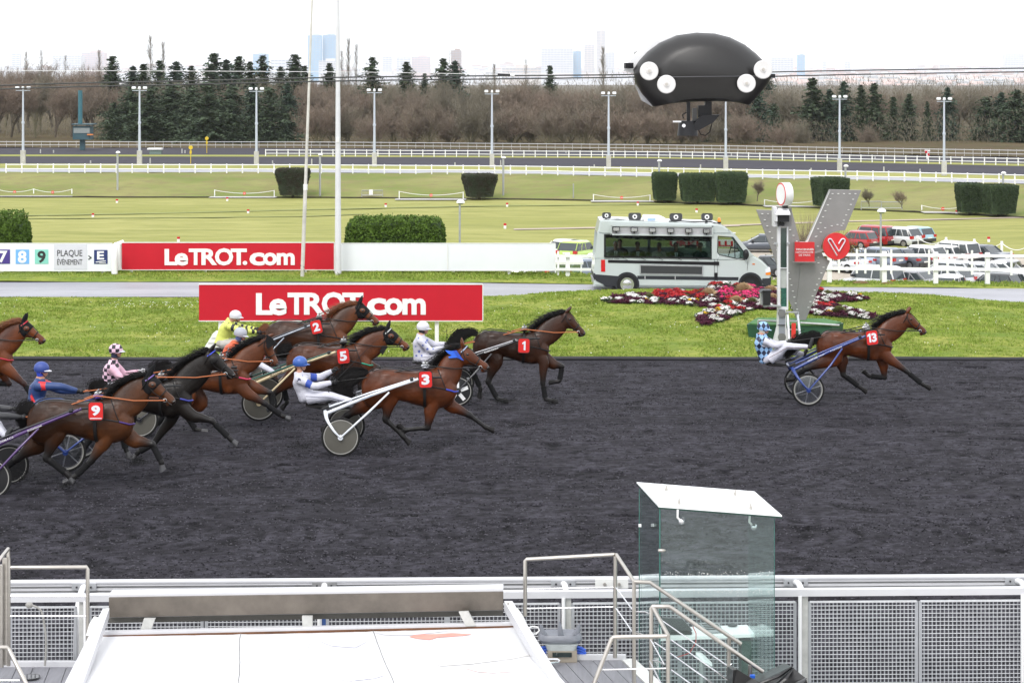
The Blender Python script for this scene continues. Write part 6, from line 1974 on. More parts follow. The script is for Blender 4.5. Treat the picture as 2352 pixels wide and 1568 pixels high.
  def one(x0):
   mbo = MB(); mbo.prism([loc(x0 + x,z) + Vector((0,-.004,0)) for x,z in ((.035,lo),(.035,.10),(.008,.10),(-.038,.062),(-.038,.028),(-.004,.045),(-.004,lo))],(0,0,0),(0,.004,0)); mbo.build('digit',NWHITE,pn)
  if number == '1': one(0)
  elif number == '13': one(-.062); text_quad('3','digit',NWHITE,pn,loc(-.012,lo),loc(.098,lo),loc(-.012,.10),.045,.004)
  else: text_quad(number,'digit',NWHITE,pn,loc(-dw,lo),loc(dw,lo),loc(-dw,.10),.045,.004)
  if number == '9':
   mbn = MB(); mbn.bar(loc(-.10,-.12),loc(.10,-.12),.006,.014,up=(0,0,1)); mbn.build('underline',NWHITE,pn)
 if reins:
  rm,hand = reins
  terret = Vector((tr(-.10,.02)[0],Yh - .16,tr(-.10,.02)[1] + .03))
  bit = Vector(hpt(.765,.115,yn(.76,.018)))
  for dy_,nm in ((0,'rein'),(.32,'rein')):
   h_ = Vector(hand) + Vector((0,dy_ * .4,0)); te = terret + Vector((0,dy_,0)); bi = bit + Vector((0,dy_ * .75,0))
   mid = te.lerp(bi,.55) + Vector((0,-.03 if dy_ == 0 else .03,-.035))
   mid2 = te.lerp(h_,.5) + Vector((0,0,-.03))
   strap([h_,h_.lerp(te,.25) + Vector((0,0,-.02)),mid2,te,te.lerp(bi,.28) + Vector((0,-.04 if dy_ == 0 else .04,-.01)),mid,bi],.011,nm,rm)
 return root,dict(side=side,tr=tr,hpt=hpt,crest=crest,Yh=Yh,bvh=bvh)
# -- sulkies
def make_sulky(label,C,Yh,hub,r,J,Q,S,seat,col,wheel='disc',tw=1.26,colm=None,group='racing sulkies',discc=(.10,.095,.08),text=None,textcol=None,H2=None,second=None):
 Yn,Yf = Yh - tw / 2,Yh + tw / 2
 Hn = C(hub,Yn); Jn = C(J,Yh - .36); Qn = C(Q,Yh - .40); Sn = C(S,Yh - .37); St = C(seat,Yh)
 Rr = r if r < 2 else r
 root = empty('sulky',(Hn.x,Yh,Hn.z - Rr),label,'sulky',group)
 pm = colm
 dm = M('wheel_disc',discc,.45,var=.12,scale=3)
 rimm = M('pale_wheel_rim',(.50,.49,.46),.35,metal=.4)
 for Yw in (Yn,Yf):
  c = Vector((Hn.x,Yw,Hn.z))
  wr = MB(); 
  ring = lambda rad_,n=48: [c + Vector((math.cos(a) * rad_,0,math.sin(a) * rad_)) for a in [2 * math.pi * i / n for i in range(n)]]
  wr.tube(ring(Rr - .022),.022,8,closed=True); w_ = wr.build('wheel',RUBBER,root,smooth=True)
  mb = MB(); mb.tube(ring(Rr - .052),.013,6,closed=True); mb.tube(ring(Rr - .078),.006,5,closed=True); mb.build('rim',rimm,w_,smooth=True)
  if wheel in ('disc','dark','bats'):
   mb = MB(); mb.lathe([(.001,-.035),(.04,-.035),(Rr - .06,-.012),(Rr - .06,.012),(.04,.035),(.001,.035)],c,'Y',48); mb.build('disc',dm,w_,smooth=True)
  if wheel == 'bats':
   for k in range(5):
    a = rad(20 + 72 * k); d_ = Vector((math.cos(a),0,math.sin(a)))
    mb = MB(); mb.bar(c + d_ * .07 + Vector((0,-.035,0)),c + d_ * (Rr - .10) + Vector((0,-.022,0)),.075,.012,up=(0,1,0)) ; mb.build('white_bat',WHITE,w_)
  if wheel == 'spoke':
   cov = MB(); cov.lathe([(.03,-.03),(Rr - .07,-.008),(Rr - .07,.008),(.03,.03)],c,'Y',48); cov.build('clear_cover',glassmat('wheel_cover',(.55,.55,.58),.12,.25),w_)
   for k in range(6):
    a = rad(18 + 60 * k); d_ = Vector((math.cos(a),0,math.sin(a)))
    mb = MB(); mb.cyl(c + d_ * .03,c + d_ * (Rr - .07),.013,.010,8); mb.build('spoke',M('spoke_grey',(.55,.56,.58),.35,metal=.4),w_,smooth=True)
  mb = MB(); mb.cyl(c - Vector((0,.06,0)),c + Vector((0,.06,0)),.035,n=14); mb.build('hub',pm if wheel == 'spoke' else BLACK,w_,smooth=True)
  sg = -1 if Yw == Yn else 1
  off = Vector((0,(0 if sg < 0 else 2) * 1,0))
  def mir(p,hw): return Vector((p.x,Yh + sg * hw,p.z))
  J_,Q_,S_ = mir(Jn,.36),mir(Qn,.42),mir(Sn,.37)
  o_ = Vector((0,sg * .05,0))
  h_ = c + o_
  k1 = J_ + Vector((.02,sg * .03,-.02))
  ow = c.y + sg * .075
  f1 = k1.lerp(h_,.30); f2 = k1.lerp(h_,.70)
  mb = MB(); mb.tube(spline(np.array([k1[:],(f1.x - .045,Yh + sg * .60,f1.z + .02),(f2.x - .03,ow,f2.z),(h_.x,ow,h_.z)]),4).tolist(),np.interp(np.linspace(0,1,13),[0,.3,1],[.045,.032,.016]).tolist(),10); mb.build('fork',pm,root,smooth=True)
  mb = MB(); m5 = h_.lerp(Q_,.62); mb.tube([(h_.x,ow,h_.z),(m5.x,ow - sg * .03,m5.z),Q_],[.017,.021,.018],10); mb.build('strut',pm,root,smooth=True)
  mb = MB(); mb.cyl(Vector((h_.x,ow,h_.z)),Vector((h_.x,ow - sg * .05,h_.z)),.05,n=16); mb.build('hub_plate',pm,root)
  bend = S_ + Vector((-.22,0,-.012))
  mb = MB(); mb.tube(spline(np.array([(J_ + Vector((.06,0,-.03)))[:],J_.lerp(bend,.5)[:],bend[:]]),4).tolist(),[.034] * 3 + [.030] * 3 + [.026] * 3,12); main = mb.build('shaft',pm,root,smooth=True)
  J2 = J_ + Vector((0,0,.055)); b2 = J2.lerp(bend,.93) + Vector((0,0,.03))
  mb = MB(); mb.tube([J2,J2.lerp(b2,.5) + Vector((0,0,.012)),b2],.0155,10); mb.build('upper_tube',second or pm,root,smooth=True)
  mb = MB(); mb.tube([bend - Vector((.06,0,.01)),bend,S_,S_ + Vector((.16,0,.0))],[.024,.02,.02,.016],10); mb.build('shaft_tip',BLACK,root,smooth=True)
  mb = MB(); q = J_.lerp(b2,.97); mb.cyl(q - Vector((.03,0,0)),q + Vector((.03,0,.01)),.04,n=10); mb.build('clamp',BLACK,root)
  mb = MB(); mb.tube([J2 - Vector((.05,0,.02)),J2 + Vector((.08,0,.035))],.026,10); mb.build('sleeve',BLACK,root,smooth=True)
  fp = J_.lerp(bend,.42) + Vector((0,-sg * .12,.05))
  mb = MB(); mb.tube([J_.lerp(bend,.42),fp,fp + Vector((.02,-sg * .10,0))],.014,8); mb.build('stirrup_bar',BLACK,root,smooth=True)
  if text and sg < 0:
   dv = (bend - J_).normalized(); up = Vector((-dv.z,0,dv.x))
   for s_,t0,t1,hh in text:
    A = J_.lerp(bend,t0) + Vector((0,-.036,0)) - up * hh / 2; B = J_.lerp(bend,t1) + Vector((0,-.036,0)) - up * hh / 2
    text_quad(s_,'lettering',textcol or WHITE,main,A,B,A + up * hh,.01,.002)
 a,b = Vector((Jn.x,Yh - .36,Jn.z)),Vector((Jn.x,Yh + .36,Jn.z))
 mb = MB(); mb.tube([a,a.lerp(b,.5) + Vector((-.04,0,.01)),b],.028,10); mb.build('cross_tube',pm,root,smooth=True)
 mb = MB(); sc_ = [(-.20,-.015,.045,.13),(-.13,-.03,.05,.20),(0,-.045,.03,.22),(.14,-.035,.025,.17),(.22,-.01,.02,.08)]
 mb.pairs([(St.x + x,St.z + h_,St.x + x,St.z + l_,w_,Yh) for x,l_,h_,w_ in sc_],4,14); mb.build('seat',LEATHER,root,smooth=True)
 mb = MB(); mb.tube([(St.x + .05,Yh,St.z - .02),(Jn.x - .02,Yh,Jn.z + .0)],.022,8); mb.tube([(St.x - .08,Yh - .1,St.z - .02),(Jn.x,Yh - .2,Jn.z)],.014,8); mb.build('seat_support',BLACK,root,smooth=True)
 return root
# -- drivers
SKIN = (0.42,0.22,0.15)
SKINM = M('face_skin',(0.40,0.205,0.14),.55,var=.15,scale=12,bump=.001)
def fabric(name,c,bump=.004,**kw): return M(name,c,.5,var=.10,scale=7,bump=bump * 2.2,bscale=15,**kw)
def pattern_mat(name,a,b,sc,rot45=False,c3=None,stretch=(1,1,1)):
 m,nt,bs = new_mat(name)
 tc = nt.nodes.new('ShaderNodeTexCoord'); mp = nt.nodes.new('ShaderNodeMapping')
 mp.inputs['Scale'].default_value = (stretch[0],0.0,stretch[2])
 nt.links.new(tc.outputs['Object'],mp.inputs['Vector'])
 src = mp.outputs[0]
 if rot45:
  mp2 = nt.nodes.new('ShaderNodeMapping'); mp2.inputs['Rotation'].default_value = (0,rad(45),0); nt.links.new(src,mp2.inputs['Vector']); src = mp2.outputs[0]
 mp3 = nt.nodes.new('ShaderNodeMapping'); mp3.inputs['Location'].default_value = (0.013,.01,0.017); nt.links.new(src,mp3.inputs['Vector'])
 ck = nt.nodes.new('ShaderNodeTexChecker'); ck.inputs['Scale'].default_value = sc
 ck.inputs['Color1'].default_value = rgba(a); ck.inputs['Color2'].default_value = rgba(b)
 nt.links.new(mp3.outputs[0],ck.inputs['Vector'])
 out = ck.outputs['Color']
 if c3:
  ck2 = nt.nodes.new('ShaderNodeTexChecker'); ck2.inputs['Scale'].default_value = sc / 2 if False else sc * .5
  mp4 = nt.nodes.new('ShaderNodeMapping'); mp4.inputs['Scale'].default_value = (1,0,0.0001); nt.links.new(mp3.outputs[0],mp4.inputs['Vector'])
  ck2.inputs['Color1'].default_value = rgba(b); ck2.inputs['Color2'].default_value = rgba(c3)
  nt.links.new(mp3.outputs[0],ck2.inputs['Vector'])
  mx = nt.nodes.new('ShaderNodeMix'); mx.data_type = 'RGBA'
  nt.links.new(ck.outputs['Fac'],mx.inputs[0]); nt.links.new(ck2.outputs['Color'],mx.inputs[6]); mx.inputs[7].default_value = rgba(a)
  out = mx.outputs[2]
 nt.links.new(out,bs.inputs['Base Color']); bs.inputs['Roughness'].default_value = .55
 n2 = nt.nodes.new('ShaderNodeTexNoise'); n2.inputs['Scale'].default_value = 26
 nt.links.new(tc.outputs['Object'],n2.inputs['Vector'])
 bp = nt.nodes.new('ShaderNodeBump'); bp.inputs['Distance'].default_value = .004; bp.inputs['Strength'].default_value = .6
 nt.links.new(n2.outputs['Fac'],bp.inputs['Height']); nt.links.new(bp.outputs[0],bs.inputs['Normal'])
 return m
def star_pts(r,rot=0):
 return [(math.sin(rot + math.pi * i / 5) * (r if i % 2 == 0 else r * .42),math.cos(rot + math.pi * i / 5) * (r if i % 2 == 0 else r * .42)) for i in range(10)]
def decal(bvh,Yh,name,poly,mat,parent,off=.004,cx=None):
 """flat shape (list of x,z) laid on the near side of a surface, as a fan so that it follows the cloth"""
 n = len(poly); cx_ = sum(p[0] for p in poly) / n; cz_ = sum(p[1] for p in poly) / n
 pts = []
 for x,z in [(cx_,cz_)] + list(poly):
  h = bvh.ray_cast(Vector((x,Yh - 1.5,z)),Vector((0,1,0)),2)
  if h[0] is None: return None
  pts.append(h[0] + Vector((0,-off,0)))
 mb = MB(); mb.add(pts,[(0,i + 1,(i + 1) % n + 1) for i in range(n)]); return mb.build(name,mat,parent,fix=False)
def make_driver(label,C,Yh,j,shirt,sleeve,trousers,helm,helm_extra=None,glove=None,boot=None,px=590.,lean=0.0,goggles=True,hood_col=None,armband=None,stars=None,stripe=None,skincap=None,whip=None,vis=(.8,.8,.8),hs=1.0,backstripe=None,peakm=None):
 g = glove or M('black_glove',(.02,.02,.022),.6); bt = boot or M('black_boot',(.02,.02,.022),.5)
 D = lambda k,dy=0.0: C(j[k],Yh + dy)
 head = D('head'); sh = D('sh'); hip = D('hip')
 root = empty('person',(hip.x,Yh,hip.z - .05),label,'person')
 mb = MB(); bones = []
 def limb(pts,rr_,mat_i,k=3,n=12):
  a = spline(np.array([list(p) + [r] for p,r in zip(pts,rr_)]),k)
  mb.tube([Vector(x[:3]) for x in a],[x[3] for x in a],n)
  for i in range(len(pts) - 1): bones.append((pts[i],pts[i + 1],rr_[i],rr_[i + 1],0 if (mat_i == 1 and i == 0) else mat_i))
 ax = Vector((sh.x - hip.x,0,sh.z - hip.z)); L = ax.length; u = ax.normalized(); f = Vector((u.z,0,-u.x))
 rows = []
 for t,fr,bk,w_ in ((-.16,.10,.12,.13),(-.05,.14,.14,.165),(.12,.13,.13,.165),(.35,.125,.12,.155),(.6,.135,.125,.175),(.82,.125,.125,.195),(.97,.09,.10,.18),(1.08,.075,.085,.10),(1.24,.058,.068,.070)):
  c_ = hip + u * L * t + Vector((-.03 * math.sin(math.pi * max(0,min(1,t))),0,0))
  bk_ = j.get('bulk',1.0); A = c_ - f * bk * 1.18 * bk_; B = c_ + f * fr * 1.25 * bk_; rows.append((A.x,A.z,B.x,B.z,w_ * 1.15,Yh))
 mb.pairs(rows,4,20,e=.9)
 bones.append((hip - u * .08,sh + u * .05,.17,.17,0))
 nk = sh + u * .02
 hc = Vector((head.x,Yh,head.z))
 chin = hc + Vector((.02,0,-.09)) * hs
 limb([nk,nk.lerp(hc,.45),hc - Vector((.01,0,.05))],[.062,.055,.055],5)
 mb.sph(hc + Vector((-.008,0,.0)),(.098 * hs,.078 * hs,.105 * hs),16,12); bones.append((hc + Vector((-.02,0,.05)),hc + Vector((.02,0,-.10)),.09,.06,3))
 mb.sph(hc + Vector((.030,0,-.070)) * hs,(.058 * hs,.052 * hs,.055 * hs),12,8)
 mb.sph(hc + Vector((.066,0,-.100)) * hs,(.024,.024,.020),8,6)
 mb.tube([hc + Vector((.086,0,.012)) * hs,hc + Vector((.112,0,-.035)) * hs],[.010,.018],8)
 mb.sph(hc + Vector((.090,0,-.068)) * hs,(.014,.024,.013),8,6)
 mb.sph(hc + Vector((.080,0,.030)) * hs,(.018,.055,.012),8,6)
 for sd,el,hd_ in ((-1,'nel','nha'),(1,'fel','fha')):
  s0 = sh + u * (-.045) + Vector((0,sd * .185,0)); e_ = C(j[el],Yh + sd * .24); h_ = C(j[hd_],Yh + sd * .10)
  w_ = e_.lerp(h_,.78)
  limb([sh + u * (-.03) + Vector((0,sd * .10,0)),s0,s0.lerp(e_,.5),e_,e_.lerp(h_,.4),w_],[.085,.088,.078,.070,.060,.044],1)
  j['_w%d' % sd] = w_; j['_h%d' % sd] = h_; j['_e%d' % sd] = e_; j['_s%d' % sd] = s0
 for sd,kn,an,to in ((-1,'nkn','nan','nto'),(1,'fkn','fan','fto')):
  h0 = hip + Vector((.02,sd * .095,-.01)); k_ = C(j[kn],Yh + sd * .17); a_ = C(j[an],Yh + sd * .24); t_ = C(j[to],Yh + sd * .25)
  limb([h0,h0.lerp(k_,.5),k_,k_.lerp(a_,.35),k_.lerp(a_,.85)],[.125,.108,.084,.072,.054],2)
  limb([k_.lerp(a_,.62),a_],[.050,.045],4); 
  d_ = (t_ - a_); d_ = d_.normalized() * .2 if d_.length > .2 else d_
  limb([a_ - d_ * .25,a_ + d_ * .4,a_ + d_ * 1.0],[.042,.044,.032],4)
 me = remesh(mb,.0135,2)
 V = verts_of(me); best = np.full(len(V),9.0); idx = np.zeros(len(V),int); tt = np.zeros(len(V)); bi = np.zeros(len(V),int)
 for q,(a,b,ra,rb,mi) in enumerate(bones):
  d_,t = seg_d(V,a,b); d_ = d_ - (ra + (rb - ra) * t)
  k = d_ < best; best[k] = d_[k]; idx[k] = mi; tt[k] = t[k]; bi[k] = q
 k = (np.linalg.norm(V - np.array(hc[:]),axis=1) < .17) & (((V - np.array(nk[:])) @ np.array(u[:])) > .045); idx[k] = 3
 if armband:
  for sd in (-1,1):
   d_,t = seg_d(V,j['_s%d' % sd],j['_e%d' % sd]); k = (d_ < .085) & (t > armband[0]) & (t < armband[1]) & (idx == 1); idx[k] = 6
   if len(armband) > 3:
    for lo,hi in armband[3]:
     d_,t = seg_d(V,j['_s%d' % sd],j['_e%d' % sd]); k = (d_ < .085) & (t > lo) & (t < hi) & (idx == 1); idx[k] = 6
    for lo,hi in armband[4]:
     d_,t = seg_d(V,j['_e%d' % sd],j['_w%d' % sd]); k = (d_ < .07) & (t > lo) & (t < hi) & (idx == 1); idx[k] = 6
 if backstripe: 
  k = (idx == 0) & backstripe(V,hip,sh); idx[k] = 6
 mats = [shirt,sleeve,trousers,SKINM,bt,skincap or SKINM,armband[2] if armband else shirt]
 fi = np.array([idx[p.vertices[0]] for p in me.polygons],np.int32)
 body = place_mesh(me,'body',mats,root); 
 me.polygons.foreach_set('material_index',fi)
 bvh = BVHTree.FromPolygons([tuple(v) for v in V],[tuple(p.vertices) for p in me.polygons])
 mbq = MB(); mbq.sph(hc + Vector((-.008,-.078 * hs,-.02)),(.018,.010,.030),8,6); mbq.build('ear',SKINM,root,smooth=True)
 if goggles:
  mbq = MB(); mbq.sph(hc + Vector((.064,-.035,.002)) * hs,(.030,.030,.020),10,6); mbq.sph(hc + Vector((.064,.035,.002)) * hs,(.030,.030,.020),10,6); mbq.build('goggles',M('amber_goggles',(.16,.10,.03),.12,spec=.9) if goggles is True else goggles,root,smooth=True)
  mbq = MB(); mbq.tube([hc + Vector((.05,-.062,.004)),hc + Vector((0,-.084,.006)),hc + Vector((-.05,-.075,.01))],.007,5); mbq.build('goggle_strap',BLACK,root)
 else:
  mbq = MB(); mbq.sph(hc + Vector((.080,-.032,-.002)) * hs,(.010,.012,.008),8,6); mbq.build('eye',EYE,root,smooth=True)
 mbq = MB(); Rt = Matrix.Rotation(rad(j.get('tilt',8)),3,'Y')
 hcn = hc + Vector((-.014,0,.028)) * hs
 mbq.sph(hcn,(.140 * hs,.116 * hs,.126 * hs),24,14,rot=Rt,zmin=-.48)
 hm_ = mbq.build('helmet',helm,root,smooth=True)
 mbq = MB(); pk = []
 for i in range(9):
  a = rad(-62 + 124 * i / 8); pk.append((math.cos(a),math.sin(a)))
 inn = [hcn + Rt @ (Vector((x * .130,y * .105,-.012)) * hs) for x,y in pk]; out = [hcn + Rt @ (Vector((x * .130 + .062 * max(0,x) ** 2,y * .108,-.028)) * hs) for x,y in pk]
 vs = inn + out + [p + Vector((0,0,-.008)) for p in inn] + [p + Vector((0,0,-.008)) for p in out]; n_ = 9; fs = []
 for i in range(8):
  fs += [(i,i + 1,n_ + i + 1,n_ + i),(2 * n_ + i,3 * n_ + i,3 * n_ + i + 1,2 * n_ + i + 1),(n_ + i,n_ + i + 1,3 * n_ + i + 1,3 * n_ + i)]
 mbq.add(vs,fs); mbq.build('peak',peakm or helm,hm_,smooth=True)
 mbq = MB(); mbq.tube([hc + Vector((-.01,-.092,.0)) * hs,hc + Vector((.02,-.075,-.07)) * hs,hc + Vector((.05,-.02,-.118)) * hs],.006,5); mbq.build('chin_strap',BLACK,hm_)
 if hood_col:
  hmat = M('hood_cloth',hood_col,.7)
  mbq = MB(); mbq.tube([hc + Vector((-.028,0,.0)),hc + Vector((-.028,0,-.06)),nk.lerp(hc,.45)],[.090,.076,.070],16); mbq.build('hood',hmat,root,smooth=True)
 for sd in (-1,1):
  w_,h_ = j['_w%d' % sd],j['_h%d' % sd]; d_ = (h_ - w_).normalized()
  mg = MB(); side_ = Vector((0,1,0)); upv = side_.cross(d_).normalized()
  if upv.z < 0: upv = -upv
  palm = w_ + d_ * .065
  mg.tube([w_ - d_ * .05,w_,w_ + d_ * .03],[.043,.040,.036],10)
  mg.sph(palm,(.046,.030,.044),12,8)
  for q in range(4):
   o_ = upv * (.030 - q * .020); ln = (.9,1.0,.95,.78)[q]
   a0 = palm + o_ + d_ * .02; a1 = a0 + d_ * .036 * ln + side_ * (-sd) * .006; a2 = a1 + d_ * .012 * ln - side_ * sd * -.024; a3 = a2 - d_ * .026 * ln + side_ * sd * .012 * -1
   mg.tube([a0,a1,a2 - side_ * sd * .036,a3 - side_ * sd * .03],[.0105,.0105,.0095,.008],7)
  a0 = palm + upv * .026 - d_ * .01; mg.tube([a0,a0 + upv * .02 + d_ * .02 - side_ * sd * .02,a0 + upv * .012 + d_ * .046 - side_ * sd * .028],[.012,.011,.009],7)
  mg.build('glove',g,root,smooth=True)
 if whip:
  a,b = whip; a,b = C(a,Yh - .10),C(b,Yh - .12)
  mbq = MB(); mbq.tube([a,b],[.007,.003],6); wp = mbq.build('whip',BLACK,None,label='thin black whip held by the %s' % label.split(' driving')[0].replace('driver ','driver ',1)[:60],cat='whip')
 if stars:
  for (x,y,r_,rt) in stars[1]:
   p = C((x,y),Yh - .15); rr_ = r_
   decal(bvh,Yh,'star',[(p.x + a,p.z + b) for a,b in star_pts(rr_,rt)],stars[0],root)
 if stripe:
  h0 = hip + Vector((.0,0,.03)); k_ = C(j['nkn'],Yh); a_ = C(j['nan'],Yh)
  pts = []
  for t in [i / 24 for i in range(25)]:
   p = (h0.lerp(k_,min(1,t * 2)) if t < .5 else k_.lerp(a_,(t - .5) * 1.7))
   h_ = bvh.ray_cast(Vector((p.x,Yh - 1.5,p.z + .01)),Vector((0,1,0)),2)
   if h_[0] is not None: pts.append(h_[0] + Vector((0,-.002,0)))
  if len(pts) > 3:
   mbq = MB(); mbq.tube(pts,.005,5); mbq.build('trouser_stripe',stripe,root)
 return root,j,bvh,hc
# -- the field of nine
WSHIRT = fabric('white_silk',(.54,.54,.61),.012); WTROU = fabric('white_trousers',(.55,.55,.62),.012)
BLUEC = M('royal_blue',(.03,.07,.36),.55,var=.1)
NAVYS = M('navy_stripe',(.02,.025,.07),.6)
HELMW = M('white_helmet_cloth',(.62,.62,.66),.55,var=.05,bump=.004,bscale=22)
# --- leader, number 13
Y = 44.6
J13 = dict(head=(178,362),sh=(150,475),hip=(225,740),nel=(315,580),nha=(500,528),fel=(330,560),fha=(600,528),nkn=(455,590),nan=(765,592),nto=(800,470),fkn=(520,655),fan=(690,690),fto=(725,620),tilt=10,bulk=1.18)
DIA = pattern_mat('argyle_diamonds',(.26,.44,.70),(.010,.015,.045),13.5,True,None,(1,1,.72))
rt,j,bv,hc = make_driver('driver in blue diamond-pattern silks and cap driving number 13',R1,Y,J13,DIA,WTROU,WTROU,DIA,hood_col=(.62,.58,.5),stripe=M('brown_stripe',(.12,.05,.04),.6),peakm=M('pale_blue_peak',(.45,.6,.8),.5))
mb = MB(); wa,wb = R1((560,530),Y - .1),R1((640,430),Y - .12); mb.tube([wa,wb],[.007,.003],6); mb.build('whip',BLACK,None,label='thin black whip held upright by the number 13 driver',cat='whip')
make_horse('13',R1,Y,(1530,362),(900,440),(1995,150),(1985,385),(2262,395),
 dict(nf=[(1765,740),(1990,905),(2195,1070),(2292,1120)],ff=[(1690,800),(1712,985),(1515,965),(1432,895)],nh=[(1080,740),(700,880),(555,1005),(450,1015)],fh=[(1150,740),(1190,950),(1395,1105),(1480,1165)]),
 (.135,.036,.012),'bay trotting horse wearing number 13, alone in the lead',number='13',num_at=(1552,478),tilt=rad(-7) * -1 * -1,reins=(LEATHER,j['_h-1']),tailpts=([(905,440),(840,470),(740,500),(620,530),(540,610),(450,740)],(.05,.10,.11,.10,.09,.05)),band=M('white_pad',(.6,.6,.6),.6),ear_at=.15)
SB = M('blue_sulky_paint',(.014,.040,.20),.3,var=.05,coat=.5)
make_sulky('blue sulky with grey spoked wheels behind horse number 13',R1,Y,(740,1140),.352,(530,860),(1170,615),(1620,440),(320,815),'blue','spoke',colm=SB,text=[('CUSTOM',.21,.335,.035),('WINGER',.35,.43,.022),('P. Vercruysse',.51,.66,.028)])
# --- number 1
Y = 44.6
J1 = dict(head=(278,196),sh=(235,335),hip=(240,640),nel=(385,530),nha=(640,472),fel=(450,440),fha=(655,425),nkn=(600,590),nan=(850,720),nto=(950,640),fkn=(620,570),fan=(870,700),fto=(960,640),tilt=4)
rt,j,bv,hc = make_driver('driver in white silks with blue stars and white helmet driving number 1',R9,Y,J1,WSHIRT,WSHIRT,WTROU,HELMW,hood_col=(.015,.015,.018),stripe=NAVYS,
 stars=(BLUEC,[(318,395,.032,.2),(385,405,.036,.1),(507,408,.034,-.1),(203,335,.024,.3),(337,492,.040,0),(424,488,.026,.2),(567,492,.038,.15),(213,540,.040,.1),(480,545,.030,.2),(328,585,.034,0),(168,603,.032,.2),(375,575,.022,.1),(160,465,.022,0),(290,330,.018,.1),(270,440,.03,.3),(250,600,.03,.1)]))
mb = MB(); mb.tube([R9((625,520),Y - .1),R9((624,198),Y - .12)],[.008,.004],6); mb.tube([R9((622,215),Y - .12),R9((610,250),Y - .12),R9((585,258),Y - .12),R9((553,226),Y - .12)],.004,5); mb.build('whip',BLACK,None,label='thin upright whip with a small loop held by the number 1 driver',cat='whip')
make_horse('1',R2,Y,(1190,438),(470,480),(1735,160),(1725,440),(2022,470),
 dict(nf=[(1400,870),(1395,1190),(1432,1410),(1620,1462)],ff=[(1520,900),(1668,945),(1632,1150),(1475,1178)],nh=[(720,850),(618,1165),(745,1405),(905,1450)],fh=[(520,850),(385,985),(505,1255),(485,1400)]),
 (.038,.014,.0075),'dark bay trotting horse wearing number 1, second from the front',number='1',num_at=(1125,650),tilt=rad(1.5),headcol=(.055,.019,.009),reins=(ORANGE,j['_h-1']),tailpts=([(470,480),(370,455),(240,490),(150,580),(120,690),(160,780)],(.04,.06,.10,.11,.10,.05)),boots=True,ear_at=.05)
BKS = M('black_sulky_paint',(.025,.025,.03),.3,coat=.5)
make_sulky('black sulky with white wing-shaped spokes behind horse number 1',R2,Y,(180,1295),.335,(-130,985),(660,765),(1250,548),(-331,885),'black','bats',colm=BKS,discc=(.012,.012,.014),second=M('steel_tube',(.3,.3,.32),.3,metal=.7),text=[('Romain Derieux',.56,.72,.032)])
# --- number 3
Y = 38.85
J3 = dict(head=(120,324),sh=(108,458),hip=(190,690),nel=(270,572),nha=(515,520),fel=(330,470),fha=(520,380),nkn=(440,680),nan=(725,745),nto=(790,650),fkn=(460,690),fan=(740,750),fto=(800,660),tilt=2)
rt,j,bv,hc = make_driver('driver in white silks with blue armbands and blue helmet driving number 3',R3,Y,J3,WSHIRT,WSHIRT,WTROU,M('blue_helmet',(.035,.10,.36),.35,var=.06),armband=(.50,.86,M('blue_armband',(.02,.06,.34),.55)),stripe=NAVYS,goggles=M('yellow_goggles',(.75,.42,.02),.1,spec=.9))
# shoulder crest
p0 = [R3(q,Y) for q in ((60,480),(75,445),(110,430),(150,435),(155,452),(110,452),(85,470),(70,490))]
decal(bv,Y,'shoulder_patch',[(p.x,p.z) for p in p0],BLUEC,rt)
p0 = [R3(q,Y) for q in ((88,490),(105,462),(122,458),(140,470),(135,490),(118,480),(100,495))]
decal(bv,Y,'emblem',[(p.x,p.z) for p in p0],NAVYS,rt)
mb = MB(); mb.tube([R3((520,500),Y - .1),R3((990,30),Y - .15)],[.008,.003],6); mb.build('whip',BLACK,None,label='long thin whip held slanting forward by the number 3 driver',cat='whip')
r3_,f3 = make_horse('3',R3,Y,(1575,360),(870,425),(1935,120),(1935,372),(2250,350),
 dict(nf=[(1580,820),(1540,1035),(1285,1062),(1212,1005)],ff=[(1790,780),(2010,895),(2190,1030),(2285,1068)],nh=[(1120,660),(1075,945),(1265,1130),(1345,1215)],fh=[(900,740),(640,900),(450,1010),(345,1060)]),
 (.135,.036,.012),'bay trotting horse wearing number 3 with a blue cloth on its neck',number='3',num_at=(1518,497),tilt=rad(-2),breast=(.02,.05,.45),reins=(LEATHER,j['_h-1']),tailpts=([(880,425),(800,430),(680,460),(590,520),(570,600),(640,670),(740,690)],(.05,.11,.15,.16,.15,.12,.06)),band=M('white_blue_pad',(.6,.62,.68),.6),boots=False,ear_at=.9,browband=(.35,.42,.55))
bc = M('bright_blue_cloth',(.03,.14,.72),.5,var=.1,bump=.004)
def cloth(nm,C,Yh,pts,mat,root,dy=-.13,dep=.05):
 mb = MB(); poly = [C(p,Yh + dy) for p in pts]; mb.prism(poly,(0,0,0),(0,dep,0)); return mb.build(nm,mat,root)
cloth('blue_cloth',R3,Y,[(1740,172),(1800,180),(1862,178),(1945,285),(1905,268),(1870,252),(1780,258),(1775,242),(1815,228),(1770,205)],bc,r3_,-.135)
cloth('blue_cloth',R3,Y,[(1830,175),(1865,172),(1940,280),(1925,280),(1880,250)],M('deep_blue_cloth',(.02,.08,.5),.5),r3_,-.15,.02)
WS = M('white_sulky_paint',(.70,.73,.78),.28,var=.04,coat=.5)
make_sulky('white sulky with brown-grey disc wheels behind horse number 3',R3,Y,(568,1140),.366,(390,850),(1110,640),(1600,474),(300,785),'white','disc',colm=WS,text=[('Custom Winger',.36,.50,.022)],textcol=M('pale_blue_print',(.25,.45,.75),.5))
